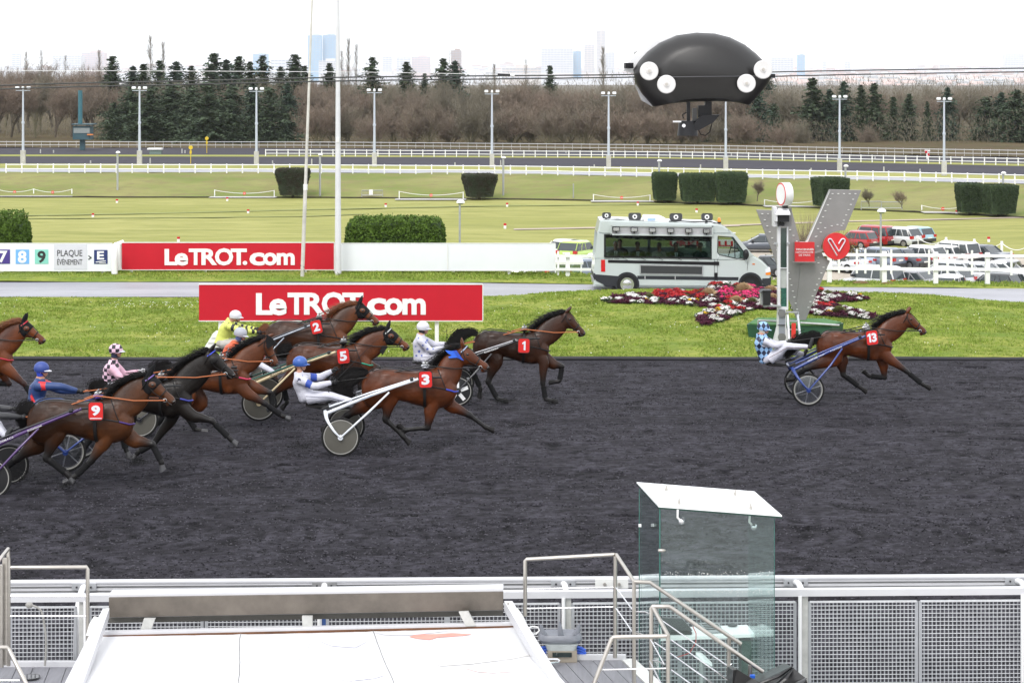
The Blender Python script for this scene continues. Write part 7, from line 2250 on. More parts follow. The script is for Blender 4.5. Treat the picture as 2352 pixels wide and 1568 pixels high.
# --- number 5
Y = 42.6
J5 = dict(head=(755,618),sh=(610,840),hip=(460,1190),nel=(860,1010),nha=(1190,1095),fel=(880,960),fha=(1210,1050),nkn=(1000,1180),nan=(1490,1435),nto=(1580,1290),fkn=(990,1170),fan=(1450,1400),fto=(1540,1290),tilt=14)
ORS = fabric('orange_silk',(.62,.10,.03),.005)
rt,j,bv,hc = make_driver('driver in orange and white silks with a grey helmet driving number 5',R10,Y,J5,ORS,ORS,WTROU,M('grey_helmet_cloth',(.36,.37,.42),.5,var=.06,bump=.004),goggles=M('dark_goggles',(.02,.02,.025),.1),glove=M('red_glove',(.5,.03,.02),.6),stripe=NAVYS,peakm=HELMW,hood_col=(.06,.09,.22))
for q in ([(440,1090),(470,960),(500,930),(540,960),(520,1030),(470,1090)],[(500,900),(520,850),(550,870),(530,920)]):
 decal(bv,Y,'white_patch',[(p.x,p.z) for p in (R10(a,Y) for a in q)],WSHIRT,rt)
r5_,f5 = make_horse('5',R4,Y,(1065,582),(385,640),(1535,400),(1525,625),(1822,615),
 dict(nf=[(1225,900),(1210,1110),(1180,1310),(1230,1370)],ff=[(1310,850),(1425,880),(1400,1070),(1330,1120)],nh=[(400,985),(165,1190),(40,1330),(-40,1350)],fh=[(450,960),(285,1085),(325,1290),(262,1368)]),
 (.12,.034,.012),'bay trotting horse wearing number 5 with a black hood',number='5',num_at=(1005,735),tilt=rad(-7) * -1 * -1,hood=.50,breast=(.01,.32,.2),reins=(LEATHER,j['_h-1']),tailpts=([(390,640),(330,645),(290,670),(280,710),(300,760)],(.05,.09,.11,.10,.05)),browband=(.6,.62,.62),ear_at=.3,headcol=(.15,.045,.016))
cloth('black_flap',R4,Y,[(1440,680),(1475,610),(1550,615),(1520,655),(1480,722)],LEATHER,r5_,-.12,.02)
CRM = M('cream_sulky_paint',(.56,.46,.28),.35,var=.1,scale=12)
make_sulky('cream and green sulky with disc wheels behind horse number 5',R4,Y,(-10,1303),.368,(-190,1085),(420,885),(1070,668),(-330,1000),'cream','disc',colm=CRM,second=M('dark_green_tube',(.01,.09,.07),.35),text=[('MULTIFLEX',.28,.41,.026),('CUSTOM',.43,.56,.036),('BLANC SPORT',.60,.72,.026)],textcol=DK)
# --- number 2
Y = 46.65
J2 = dict(head=(650,245),sh=(500,380),hip=(345,800),nel=(800,530),nha=(1150,575),fel=(850,480),fha=(1100,505),nkn=(700,790),nan=(1080,960),nto=(1180,850),fkn=(720,780),fan=(1080,950),fto=(1180,850),tilt=6)
YLS = fabric('yellow_silk',(.62,.66,.14),.006); BLK = fabric('black_band',(.02,.02,.022),.003)
rt,j,bv,hc = make_driver('driver in yellow silks with black arm bands and white helmet driving number 2',R10,Y,J2,YLS,YLS,fabric('grey_beige_trousers',(.42,.40,.36),.006),HELMW,armband=(.30,.48,BLK,[(.0,.12),(.70,.86)],[(.12,.30),(.62,.85)]),goggles=M('clear_goggles',(.25,.2,.15),.1))
r2_,f2 = make_horse('2',R4,Y,(770,288),(105,365),(1200,95),(1190,285),(1455,318),
 dict(nf=[(880,640),(860,870),(800,1020),(840,1090)],ff=[(980,620),(1080,700),(1060,860),(1000,900)],nh=[(230,640),(80,830),(180,990),(250,1060)],fh=[(150,640),(-40,800),(-140,900),(-200,900)]),
 (.070,.026,.013),'liver chestnut trotting horse wearing number 2, nearest the lawn',mane='r',number='2',num_at=(680,385),tilt=rad(-13),hood=.50,headcol=(.15,.05,.02),reins=(LEATHER,j['_h-1']),tailpts=([(110,370),(70,395),(45,440),(40,520),(60,600)],(.05,.08,.09,.08,.04)),points=(.03,.012,.007))
make_sulky('black and steel sulky mostly hidden behind horse number 2',R4,Y,(-130,960),.345,(-330,735),(290,515),(760,346),(-450,660),'black','disc',colm=M('steel_shaft_paint',(.28,.30,.34),.25,metal=.6),second=BKS)
# --- bay with pink breast collar
Y = 40.7
JF = dict(head=(1060,63),sh=(1025,195),hip=(990,425),nel=(1120,350),nha=(1335,308),fel=(1150,305),fha=(1345,268),nkn=(1250,440),nan=(1470,520),nto=(1520,450),fkn=(1250,430),fan=(1470,510),fto=(1520,450),tilt=2)
CHK = pattern_mat('pink_black_check',(.72,.48,.60),(.015,.013,.02),13.5)
PNK = fabric('pink_silk',(.70,.42,.52),.006)
rt,j,bv,hc = make_driver('driver in pink and black chequered silks and cap',R5,Y,JF,CHK,PNK,WTROU,CHK,glove=M('white_glove',(.6,.6,.62),.6),hood_col=(.02,.025,.06),peakm=HELMW)
rF,fF = make_horse('F',R6,Y,(1075,425),(395,520),(1600,150),(1545,440),(1755,500),
 dict(nf=[(1340,850),(1570,985),(1785,1140),(1885,1178)],ff=[(1450,790),(1635,850),(1668,1010),(1610,1050)],nh=[(600,900),(350,1080),(200,1250),(110,1300)],fh=[(750,950),(590,1150),(700,1310),(862,1345)]),
 (.125,.035,.012),'bay trotting horse with a black mane and a pink breast collar',breast=(.75,.05,.14),reins=(ORANGE,j['_h-1']),hoofm=HOOFG,tailpts=([(400,515),(330,520),(250,545),(180,590),(140,650)],(.05,.09,.11,.10,.05)),ear_at=.1,headcol=(.13,.04,.015))
cloth('blinker',R6,Y,[(1590,120),(1640,150),(1720,230),(1660,260),(1600,300),(1575,200)],HOOD,rF,-.13,.03)
mb = MB(); mb.cyl(R6((1145,530),Y - .35),R6((1215,530),Y - .35),.028,n=10); mb.build('harness_knob',BLACK,rF,smooth=True)
make_sulky('grey disc-wheeled sulky behind the bay with the pink breast collar',R5,Y,(1305,775),.366,(1085,545),(1790,420),(2250,262),(985,455),'black','disc',colm=BKS)
# --- black-brown horse with blue browband
Y = 37.3
JG = dict(head=(285,258),sh=(262,385),hip=(225,610),nel=(470,432),nha=(700,487),fel=(480,470),fha=(705,490),nkn=(480,600),nan=(720,720),nto=(770,640),fkn=(480,600),fan=(720,710),fto=(770,640),tilt=6)
NVS = fabric('navy_silk',(.022,.05,.16),.006); RDS = M('red_silk',(.62,.025,.03),.55,bump=.004)
rt,j,bv,hc = make_driver('driver in navy and red silks with a red-starred blue cap',R5,Y,JG,NVS,NVS,NVS,M('blue_cap_cloth',(.03,.06,.26),.5,var=.1,bump=.004),armband=(.10,.42,RDS),hood_col=(.02,.05,.42),peakm=HELMW)
for q in ([(160,470),(185,410),(190,450),(215,520),(250,560),(300,540),(325,500),(318,560),(290,590),(200,615),(175,570)],):
 decal(bv,Y,'red_panel',[(p.x,p.z) for p in (R5(a,Y) for a in [(168,440),(188,430),(200,500),(240,575),(215,612),(190,560)])],RDS,rt)
 decal(bv,Y,'red_panel',[(p.x,p.z) for p in (R5(a,Y) for a in [(250,572),(325,500),(318,560),(285,590),(262,600)])],RDS,rt)
hb = BVHTree.FromPolygons([tuple(o.matrix_world @ v.co) if False else tuple(Vector(v.co) + origin(rt)) for v in [c for c in rt.children if c.name.startswith('helmet')][0].data.vertices],[tuple(p.vertices) for p in [c for c in rt.children if c.name.startswith('helmet')][0].data.polygons])
for (x,y,r_,t_) in ((290,208,.05,.1),(233,265,.045,.3),(345,208,.025,.2)):
 p = R5((x,y),Y - .1); decal(hb,Y,'star',[(p.x + a,p.z + b) for a,b in star_pts(r_,t_)],RDS,rt)
rG,fG = make_horse('G',R6,Y,(330,668),(-410,760),(885,310),(890,630),(1215,615),
 dict(nf=[(640,1130),(905,1200),(1125,1420),(1215,1498)],ff=[(400,1160),(165,1490),(-20,1590),(-92,1680)],nh=[(-280,1150),(-600,1400),(-750,1600),(-830,1650)],fh=[(-150,1150),(-230,1380),(-175,1560),(-135,1640)]),
 (.014,.010,.009),'almost black trotting horse with a blue browband and blinkers',breast=(.05,.06,.35),browband=(.04,.07,.6),reins=(ORANGE,j['_h-1']),tailpts=([(-400,760),(-480,770),(-560,800),(-610,860)],(.06,.11,.12,.06)),hoofm=HOOFG,ear_at=.1)
mb = MB(); q = fG['hpt'](.25,.07,-.135); mb.sph(q,(.085,.035,.075),14,8); mb.build('blinker_cup',LEATHER,rG,smooth=True)
make_sulky('blue-hubbed sulky with clear spoked wheels behind the almost black horse',R5,Y,(535,1115),.358,(290,790),(960,780),(1640,425),(170,660),'blue','spoke',colm=SB)
# --- number 9
Y = 35.1
J9 = dict(head=(-420,-60),sh=(-400,150),hip=(-340,480),nel=(-40,345),nha=(345,368),fel=(-60,245),fha=(215,255),nkn=(-60,470),nan=(85,640),nto=(160,520),fkn=(-50,460),fan=(90,620),fto=(160,510),tilt=6)
rt,j,bv,hc = make_driver('driver in dark sleeves cut off by the left edge, driving number 9',R7,Y,J9,BLK,fabric('charcoal_sleeve',(.03,.03,.034),.006),WTROU,HELMW)
r9_,f9 = make_horse('9',R5,Y,(930,545),(200,620),(1405,300),(1395,600),(1698,580),
 dict(nf=[(930,1010),(795,1210),(630,1370),(505,1445)],ff=[(1230,985),(1435,1035),(1528,1215),(1545,1300)],nh=[(425,905),(330,1180),(545,1345),(615,1440)],fh=[(250,1010),(20,1190),(-150,1310),(-230,1340)]),
 (.052,.020,.0095),'dark bay trotting horse wearing number 9, nearest the stand',number='9',num_at=(845,690),tilt=rad(0),hood=.44,breast=(.05,.02,.16),browband=(.2,.12,.4),headcol=(.10,.036,.014),reins=(ORANGE,j['_h-1']),tailpts=([(205,620),(150,650),(110,700),(80,780),(90,870)],(.06,.10,.11,.09,.04)),hoofm=HOOFG,band=M('purple_pad',(.12,.06,.32),.6),ear_at=.3)
PUR_ = M('purple_sulky_paint',(.07,.03,.13),.3,coat=.5)
make_sulky('black and purple sulky with black lettered disc wheels at the left edge',R7,Y,(-125,1205),.352,(-350,850),(530,520),(1290,242),(-420,600),'purple','dark',colm=PUR_,discc=(.012,.012,.013),second=BKS,text=[('CUSTOM F.C.S.',.20,.37,.034),('D.Charbonnel',.50,.63,.030)])
# --- chestnut at the far left
Y = 43.3
rI,fI = make_horse('I',R8,Y,(-215,625),(-1250,740),(445,285),(465,610),(865,640),
 dict(nf=[(140,1190),(440,1450),(610,1700),(720,1800)],ff=[(0,1190),(170,1450),(-50,1440),(-200,1380)],nh=[(-800,1150),(-900,1450),(-700,1650),(-600,1720)],fh=[(-1000,1150),(-1300,1350),(-1450,1450),(-1540,1480)]),
 (.085,.024,.011),'chestnut trotting horse cut off by the left edge',mane='r',hood=.40,breast=(.5,.02,.05),browband=(.6,.02,.05),headcol=(.16,.045,.014),reins=(LEATHER,(R8((-1500,750),Y))),ear_at=.35,points=(.025,.009,.007))
# == THE WHITE VAN
VY = 67.1
CV = crop(2300,780,2.6133)
def cv(x,y,dy=0.0): return CV(x,y,VY + dy)
vg = cv(1100,1005)
van = empty('van',(vg.x,VY + 1,.1),'silver-white minibus with loudspeakers on its roof and officials behind its long window','van')
VP = M('silver_van_paint',(.50,.55,.54),.3,metal=.1,var=.03,scale=1,coat=.6)
VGREY = M('van_bumper_grey',(.024,.026,.031),.55,var=.1,spec=.3); VBLK = M('van_black',(.010,.010,.012),.4,spec=.3)
VGL = glassmat('van_glass',(.56,.62,.60),.04,.02)
WD = 2.0
def vprism(pts,name,mat,y0=0.0,y1=WD,par=None,bev=0.0):
 poly = [cv(x,y) for x,y in pts]
 mb = MB(); mb.prism([p + Vector((0,y0,0)) for p in poly],(0,0,0),(0,y1 - y0,0))
 o = mb.build(name,mat,par or van)
 if bev:
  bm = bmesh.new(); bm.from_mesh(o.data)
  bmesh.ops.bevel(bm,geom=[e for e in bm.edges if abs((e.verts[0].co - e.verts[1].co).normalized().y) < .5 and e.calc_length() > .02],offset=bev,segments=3,affect='EDGES',clamp_overlap=True)
  bm.to_mesh(o.data); bm.free()
  o.data.polygons.foreach_set('use_smooth',[True] * len(o.data.polygons))
  try: o.data.set_sharp_from_angle(angle=rad(35))
  except Exception: pass
 return o
vprism([(208,655),(1425,668),(1690,665),(1855,628),(1960,690),(2015,745),(2045,830),(2050,860),(2050,950),(1720,965),(195,955),(195,800),(208,700)],'body',VP,0,WD,bev=.05)
vprism([(262,268),(300,262),(345,262),(1500,305),(1560,325),(1640,385),(1672,410),(1425,412),(300,412),(233,400)],'roof',VP,.04,WD - .04,bev=.06)
vprism([(233,398),(308,410),(303,660),(208,660)],'rear_pillar',VP,.02,.10); vprism([(233,398),(308,410),(303,660),(208,660)],'rear_pillar',VP,WD - .10,WD - .02)
vprism([(1425,405),(1490,405),(1495,670),(1425,670)],'door_pillar',VP,.0,.09); vprism([(1425,405),(1490,405),(1495,670),(1425,670)],'door_pillar',VP,WD - .09,WD)
vprism([(1600,360),(1665,402),(1865,632),(1800,660),(1770,590),(1655,435)],'windscreen_pillar',VP,.02,.10)
vprism([(1600,360),(1665,402),(1865,632),(1800,660),(1770,590),(1655,435)],'windscreen_pillar',VP,WD - .10,WD - .02)
vprism([(1660,405),(1668,403),(1862,632),(1852,636)],'windscreen',VGL,.10,WD - .10)
vprism([(1490,405),(1640,405),(1655,437),(1490,425)],'door_frame',VP,.0,.08)
vprism([(304,414),(1428,436),(1428,668),(303,648)],'side_window',VGL,.03,.04)
fr = vprism([(304,412),(1428,432),(1428,438),(304,420)],'window_frame',VBLK,.0,.05)
for pts in ([(304,412),(322,412),(320,648),(303,648)],[(1418,436),(1430,436),(1430,672),(1418,672)],[(303,636),(1428,656),(1428,670),(303,650)]):
 vprism(pts,'window_frame',VBLK,.0,.05)
vprism([(322,420),(1418,440),(1418,490),(1000,480),(322,450)],'curtain',M('brown_curtain',(.06,.035,.03),.8),.14,.17)
CREAM = M('lattice_cream',(.5,.48,.42),.6)
for x,y in ((445,442),(655,452),(880,464),(1080,462),(1310,468)):
 mb = MB(); mb.tube([cv(x - 60,y,.13),cv(x,y - 12,.13),cv(x + 60,y + 2,.13)],.012,4); mb.tube([cv(x - 60,y,.13),cv(x,y + 14,.13),cv(x + 60,y + 2,.13)],.012,4); mb.build('curtain_lattice',CREAM,van)
# far side of the cabin: window band with posts, so one sees through
for pts in ([(304,412),(340,412),(340,660),(303,660)],[(800,420),(830,420),(830,660),(800,660)],[(304,590),(1428,600),(1428,668),(303,660)],[(304,412),(1428,412),(1428,450),(304,440)]):
 vprism(pts,'far_wall',VP,WD - .08,WD - .02)
vprism([(340,440),(1428,450),(1428,600),(340,590)],'far_window',VGL,WD - .05,WD - .04)
vprism([(320,650),(1428,668),(1428,690),(320,690)],'floor',VBLK,.1,WD - .1)
# door window
dw = [(1495,432),(1650,440),(1768,600),(1782,655),(1690,665),(1505,622),(1490,600)]
vprism(dw,'door_window',VGL,.02,.03)
mb = MB(); mb.tube([cv(x,y,-.005) for x,y in dw + [dw[0]]],.014,5); mb.build('window_seal',VBLK,van)
mb = MB(); mb.bar(cv(1668,460,.0),cv(1672,660,.0),.02,.03,up=(1,0,0)); mb.build('window_divider',VBLK,van)
vprism([(1505,622),(1690,665),(1782,658),(1782,680),(1500,672)],'door_sill',VP,.0,.08)
mb = MB(); q = cv(1620,580,.5); mb.tube([q + Vector((math.cos(a) * .02 + .1 * math.sin(a) * .5,math.cos(a) * .19,math.sin(a) * .17)) for a in [2 * math.pi * i / 16 for i in range(16)]],.014,5,closed=True); mb.build('steering_wheel',VBLK,van)
mb = MB(); mb.sph(cv(1788,620,-.12),(.10,.10,.17),12,8); mb.build('mirror',VBLK,van,smooth=True)
# lamp recess with six work lamps
vprism([(372,318),(1440,325),(1447,422),(372,412)],'lamp_recess',M('recess_grey',(.40,.40,.42),.5),-.02,.045)
for a,b in (((372,318),(1445,328)),((372,412),(1447,425))):
 mb = MB(); mb.bar(cv(a[0],a[1],-.04),cv(b[0],b[1],-.04),.06,.05); mb.build('recess_frame',VP,van)
for x in (378,1438):
 mb = MB(); mb.bar(cv(x,322,-.04),cv(x,420,-.04),.06,.05,up=(1,0,0)); mb.build('recess_frame',VP,van)
for x,y in ((430,355),(618,361),(808,366),(998,370),(1187,372),(1375,376)):
 a,c = cv(x - 36,y + 22,-.1),cv(x + 36,y - 22,-.1); m_ = (a + c) / 2
 mb = MB(); mb.box(m_,(c.x - a.x,.12,c.z - a.z),taper=1); mb.box(m_ - Vector((0,0,.1)),(.04,.04,.06)); l_ = mb.build('work_lamp',VBLK,van)
 mb = MB(); mb.box(m_ + Vector((0,-.062,0)),((c.x - a.x) * .84,.01,(c.z - a.z) * .8)); mb.build('lamp_glass',CHROME,l_)
# stripes, mouldings, bumpers
vprism([(345,678),(1450,698),(1500,696),(1505,735),(345,708)],'dark_stripe',VBLK,-.008,.01)
vprism([(195,818),(460,838),(435,960),(330,962),(215,905),(190,860)],'rear_bumper',VGREY,-.015,WD + .01,bev=.03)
vprism([(180,880),(280,925),(275,945),(240,935),(185,905)],'rear_step',M('rust_free_grey',(.3,.3,.32),.5),.2,WD - .2)
vprism([(1950,862),(2048,858),(2052,880),(2045,955),(1965,962),(1945,900)],'front_bumper',VGREY,-.015,WD + .01,bev=.03)
vprism([(650,843),(1710,858),(1705,892),(655,878)],'side_moulding',VGREY,-.014,.01)
for x in (732,1047): 
 mb = MB(); mb.bar(cv(x,845,-.02),cv(x,880,-.02),.015,.015,up=(1,0,0)); mb.build('moulding_joint',WHITE,van)
for x in (1458,1490,1808):
 mb = MB(); mb.bar(cv(x,690 if x > 1500 else 672,-.004),cv(x - (0 if x < 1600 else 8),950 if x < 1600 else 790,-.004),.008,.01,up=(1,0,0)); mb.build('panel_gap',VGREY,van)
vprism([(1452,694),(1506,696),(1506,733),(1452,733)],'door_handle',VBLK,-.03,.0)
vprism([(1455,812),(1490,812),(1490,890),(1455,890)],'slide_catch',VBLK,-.02,.0)
vprism([(272,676),(314,676),(316,802),(272,802)],'tail_light',M('van_tail_light',(.55,.015,.02),.15,coat=.5),-.012,.12)
vprism([(1985,775),(2038,760),(2045,800),(1992,812)],'headlight',HEADL,-.01,.3)
vprism([(1990,814),(2044,806),(2042,836),(1996,836)],'indicator',M('orange_lens',(.75,.22,.02),.2),-.01,.3)
vprism([(1854,714),(1880,716),(1880,730),(1854,728)],'side_repeater',M('orange_lens_b',(.6,.15,.02),.2),-.01,.0)
# black display board on the flank
vprism([(674,722),(1338,735),(1336,840),(676,828)],'display_frame',GALV,-.04,.0)
vprism([(686,736),(1328,748),(1326,826),(688,816)],'display_panel',M('display_dots',(.03,.032,.034),.5,var=.5,scale=60),-.05,-.035)
# wheels
for x,y,r_,cov in ((545,932,108,False),(1835,935,108,True)):
 for dy in (0.0,WD - .25):
  c = cv(x,y) + Vector((0,dy,0)); R_ = r_ / 2.6133 * KS * VY / F
  mb = MB(); mb.cyl(c + Vector((0,-.02,0)),c + Vector((0,.24,0)),R_ * 1.18,n=28); mb.build('wheel_arch',VGREY,van)
  mb = MB(); mb.lathe([(R_ * .6,-.06),(R_ * .95,-.06),(R_,-.02),(R_,.2),(R_ * .5,.2)],c,'Y',28); w_ = mb.build('wheel',RUBBER,van,smooth=True)
  mb = MB(); mb.lathe([(.01,-.075),(R_ * .3,-.075),(R_ * .58,-.05),(R_ * .66,-.062)],c,'Y',20); mb.build('hubcap',VBLK if cov else CHROME,w_,smooth=True)
# roof kit: four horn loudspeakers, air conditioner, beacon, black cable
def horn(x,y,yaw,wpx=68,hpx=40):
 c = cv(x,y,.45); rh = empty('loudspeaker',c - Vector((0,0,.15)),{330: 'square horn loudspeaker at the rear end of the van roof',625: 'second horn loudspeaker from the rear of the van roof',1055: 'horn loudspeaker right of the white roof box',1380: 'foremost horn loudspeaker, next to the orange beacon'}[x],'loudspeaker','horn loudspeakers on the van roof')
 R = Matrix.Rotation(yaw,3,'Z'); W_,H_ = wpx / 2.6133 * KS * VY / F,hpx / 2.6133 * KS * VY / F
 mb = MB(); rg = []
 for t,f_ in ((0,1.0),(.06,.92),(.2,.5),(.34,.28)):
  rg.append([c + R @ Vector((px_ * f_,t,pz_ * f_)) for px_,pz_ in rounded_poly(W_ * 2,H_ * 2,H_ * .6,4)])
 mb.rings(rg,cap=False); mb.build('horn',M('horn_grey',(.42,.43,.45),.5),rh,smooth=True)
 mb = MB(); rg = [[c + R @ Vector((px_ * f_,t,pz_ * f_)) for px_,pz_ in rounded_poly(W_ * 2,H_ * 2,H_ * .6,4)] for t,f_ in ((.005,.93),(.12,.55))]
 mb.rings(rg,cap=True); mb.build('mouth',M('horn_mouth',(.05,.052,.055),.6),rh)
 mb = MB(); mb.cyl(c + R @ Vector((0,-.01,0)),c + R @ Vector((0,.1,0)),H_ * .62,n=16); k_ = mb.build('driver_cone',WHITE,rh)
 mb = MB(); mb.cyl(c + R @ Vector((0,-.02,0)),c + R @ Vector((0,0,0)),H_ * .28,n=10); mb.build('cone_centre',VBLK,k_)
 mb = MB(); mb.box(c + Vector((0,.2,-H_ - .03)),(.08,.1,.14)); mb.build('bracket',VBLK,rh)
horn(330,215,rad(-12),48,33); horn(625,226,0); horn(1055,230,0); horn(1380,230,rad(-14),62)
p0 = cv(845,285,.6)
r = empty('roof_box',p0,'white air conditioning box in the middle of the van roof','box')
mb = MB(); mb.prism([cv(x,y,.5) for x,y in ((722,284),(720,232),(735,222),(900,228),(950,250),(978,288))],(0,0,0),(0,.9,0)); o_ = mb.build('cover',WHITE,r)
mb = MB(); mb.box(cv(800,254,.49),(.26,.01,.06)); mb.build('blue_print',M('blue_print',(.3,.45,.75),.5),r)
b_ = cv(1507,300,.6)
r = empty('beacon',b_,'orange flashing beacon on the van roof','beacon')
mb = MB(); mb.cyl(b_,b_ + Vector((0,0,.06)),.06,n=12); mb.build('foot',VBLK,r)
mb = MB(); mb.lathe([(.055,.05),(.06,.12),(.045,.19),(.01,.205)],b_,'Z',14); mb.build('dome',M('amber_dome',(.75,.25,.02),.15,coat=.6),r,smooth=True)
mb = MB(); mb.tube([cv(345,258,.4),cv(450,255,.4),cv(560,268,.4),cv(720,268,.4)],.02,5); mb.tube([cv(980,275,.4),cv(1100,272,.4),cv(1250,280,.4),cv(1420,280,.4),cv(1495,300,.4)],.02,5); mb.build('roof_cable',VBLK,van)
mb = MB(); mb.tube([cv(1560,400,.3),cv(1600,392,.3),cv(1680,398,.3)],.02,6); mb.build('visor_bar',WHITE,van)
for x in (330,500,690,870,1065,1245):
 if x == 330: continue
 mb = MB(); mb.bar(cv(x - 60,628,-.03),cv(x + 50,680,-.03),.02,.012); mb.build('wiper',VBLK,van)
text_quad("CARROS' OREL",'lettering',DK,van,cv(307,672,-.004),cv(465,674,-.004),cv(307,655,-.004),.0,.003)
# people behind the window
SUITM = {'grey': fabric('grey_suit',(.10,.095,.09),.004),'black': fabric('black_suit',(.022,.022,.026),.004),'light': fabric('light_grey_suit',(.26,.25,.26),.004),'navy': fabric('navy_suit',(.025,.03,.05),.004)}
def seated(x,yhead,dy,suit,tie,hair,label,arm=None,cam_=False):
 hc = cv(x,yhead,dy); root = empty('person',(hc.x,hc.y,hc.z - .9),label,'person','officials seated in the van')
 mb = MB(); bones = []
 def lb(pts,rs_,mi):
  mb.tube([Vector(p) for p in pts],rs_,12); [bones.append((a,b,ra,rb,mi)) for a,b,ra,rb in zip(pts,pts[1:],rs_,rs_[1:])]
 ch = hc - Vector((0,-.02,.30)); hp = hc - Vector((0,-.08,.72))
 for s_ in (-1,1):
  mb.sph(ch + Vector((s_ * .10,0,.02)),(.13,.10,.12),12,8)
 lb([hp,hp.lerp(ch,.5),ch],[.15,.155,.15],0); lb([ch + Vector((0,0,.08)),hc - Vector((0,0,.05))],[.06,.055],3)
 mb.sph(hc,(.078,.095,.115),14,10); bones.append((hc + Vector((0,0,.04)),hc - Vector((0,0,.07)),.085,.07,3)); mb.sph(hc + Vector((0,-.06,-.055)),(.05,.045,.05),10,8); mb.sph(hc + Vector((0,-.105,-.02)),(.016,.02,.025),8,6)
 for s_ in (-1,1):
  sh_ = ch + Vector((s_ * .19,0,.04)); el_ = sh_ + Vector((s_ * .06,-.12,-.26)); ha_ = hc + Vector((s_ * .13,-.34,-.50))
  if arm and s_ > 0: ha_ = hc + Vector((.03,-.14,-.10)); el_ = sh_ + Vector((.03,-.2,-.18))
  if cam_: ha_ = hc + Vector((-.12 - .06 * s_,-.2,-.03)); el_ = sh_ + Vector((-.02,-.22,-.22))
  lb([ch + Vector((s_ * .1,0,.05)),sh_,el_,el_.lerp(ha_,.8)],[.08,.075,.058,.042],0); lb([el_.lerp(ha_,.85),ha_],[.034,.036],3)
  kn = hp + Vector((s_ * .12,-.42,.02)); lb([hp + Vector((s_ * .08,0,0)),kn,kn + Vector((0,-.02,-.35))],[.11,.075,.05],0)
  for q in range(4):
   f0 = ha_ + Vector((s_ * (-.03 + .02 * q),0,0)); mb.tube([f0,f0 + Vector((0,-.05,-.01)),f0 + Vector((0,-.065,-.035))],[.011,.0105,.009],6)
  mb.tube([ha_,ha_ + Vector((-s_ * .04,-.02,.01)),ha_ + Vector((-s_ * .045,-.05,0))],[.013,.012,.01],6)
 me = remesh(mb,.018,1); V = verts_of(me); best = np.full(len(V),9.); idx = np.zeros(len(V),int)
 for a,b,ra,rb,mi in bones:
  d_,t = seg_d(V,a,b); d_ = d_ - (ra + (rb - ra) * t); k = d_ < best; best[k] = d_[k]; idx[k] = mi
 fi = np.array([1 if idx[p.vertices[0]] == 3 else 0 for p in me.polygons],np.int32)
 place_mesh(me,'body',[SUITM[suit],SKINM],root); me.polygons.foreach_set('material_index',fi)
 mb = MB(); mb.sph(hc + Vector((0,.018,.025)),(.086,.096,.105),14,8,rot=Matrix.Rotation(rad(-18),3,'X'),zmin=-.1); mb.build('hair',M('hair_' + hair,{'white': (.5,.5,.5),'brown': (.05,.03,.02),'black': (.015,.013,.012),'grey': (.2,.2,.2)}[hair],.7,var=.3,scale=30),root,smooth=True)
 if tie:
  mb = MB(); mb.prism([ch + Vector((-.055,-.155,.10)),ch + Vector((.055,-.155,.10)),ch + Vector((0,-.165,-.22))],(0,0,0),(0,.02,0)); mb.build('shirt_front',WHITE,root)
  mb = MB(); mb.prism([ch + Vector((-.015,-.172,.09)),ch + Vector((.015,-.172,.09)),ch + Vector((.024,-.178,-.18)),ch + Vector((-.024,-.178,-.18))],(0,0,0),(0,.01,0)); mb.build('tie',M('tie_' + tie,{'dark': (.02,.02,.03),'blue': (.10,.14,.22)}[tie],.5),root)
 for s_ in (-1,1):
  mb = MB(); mb.sph(hc + Vector((s_ * .03,-.088,.01)),(.010,.008,.007),6,5); mb.build('eye',EYE,root)
seated(425,520,.55,'grey','dark','white','white-haired official in a grey suit at the rear end of the van window')
seated(470,500,1.25,'black',None,'black','dark-suited man seated behind the white-haired official in the van')
seated(655,525,.60,'black','blue','brown','official in a black suit and pale blue tie, second along the van window')
seated(880,535,.55,'light',None,'grey','official in a light grey jacket holding a radio to his mouth in the van',arm=True)
seated(1055,535,.62,'black','blue','brown','official in a dark jacket, fourth along the van window')
seated(1310,535,.60,'navy',None,'brown','cameraman filming at the front end of the long van window',cam_=True)
mb = MB(); q = cv(1235,540,.38); mb.box(q,(.22,.16,.13)); mb.cyl(q + Vector((-.11,0,0)),q + Vector((-.26,-.02,0)),.05,n=12); mb.build('video_camera',VBLK,None,label='black video camera held by the man at the van window',cat='camera')
# red lettering on the parking board seen through the van
r = empty('parking_board',P(2790 * KS,600,84),'white board with big red letters seen through the van windows','sign')
a,c = CV(1000,545,90),CV(1660,470,90)
mb = MB(); mb.box(((a.x + c.x) / 2,90.1,(a.z + c.z) / 2),(c.x - a.x,.1,c.z - a.z)); mb.build('panel',WHITED,r)
for s_,x0,x1 in (('PARKING',1005,1300),('VILLA',1490,1650)):
 pass
text_quad('URKI','lettering',RED,r,CV(990,535,90),CV(1290,535,90),CV(990,480,90),.03,.01)
text_quad('LLI','lettering',RED,r,CV(1500,535,90),CV(1650,535,90),CV(1500,480,90),.03,.01)
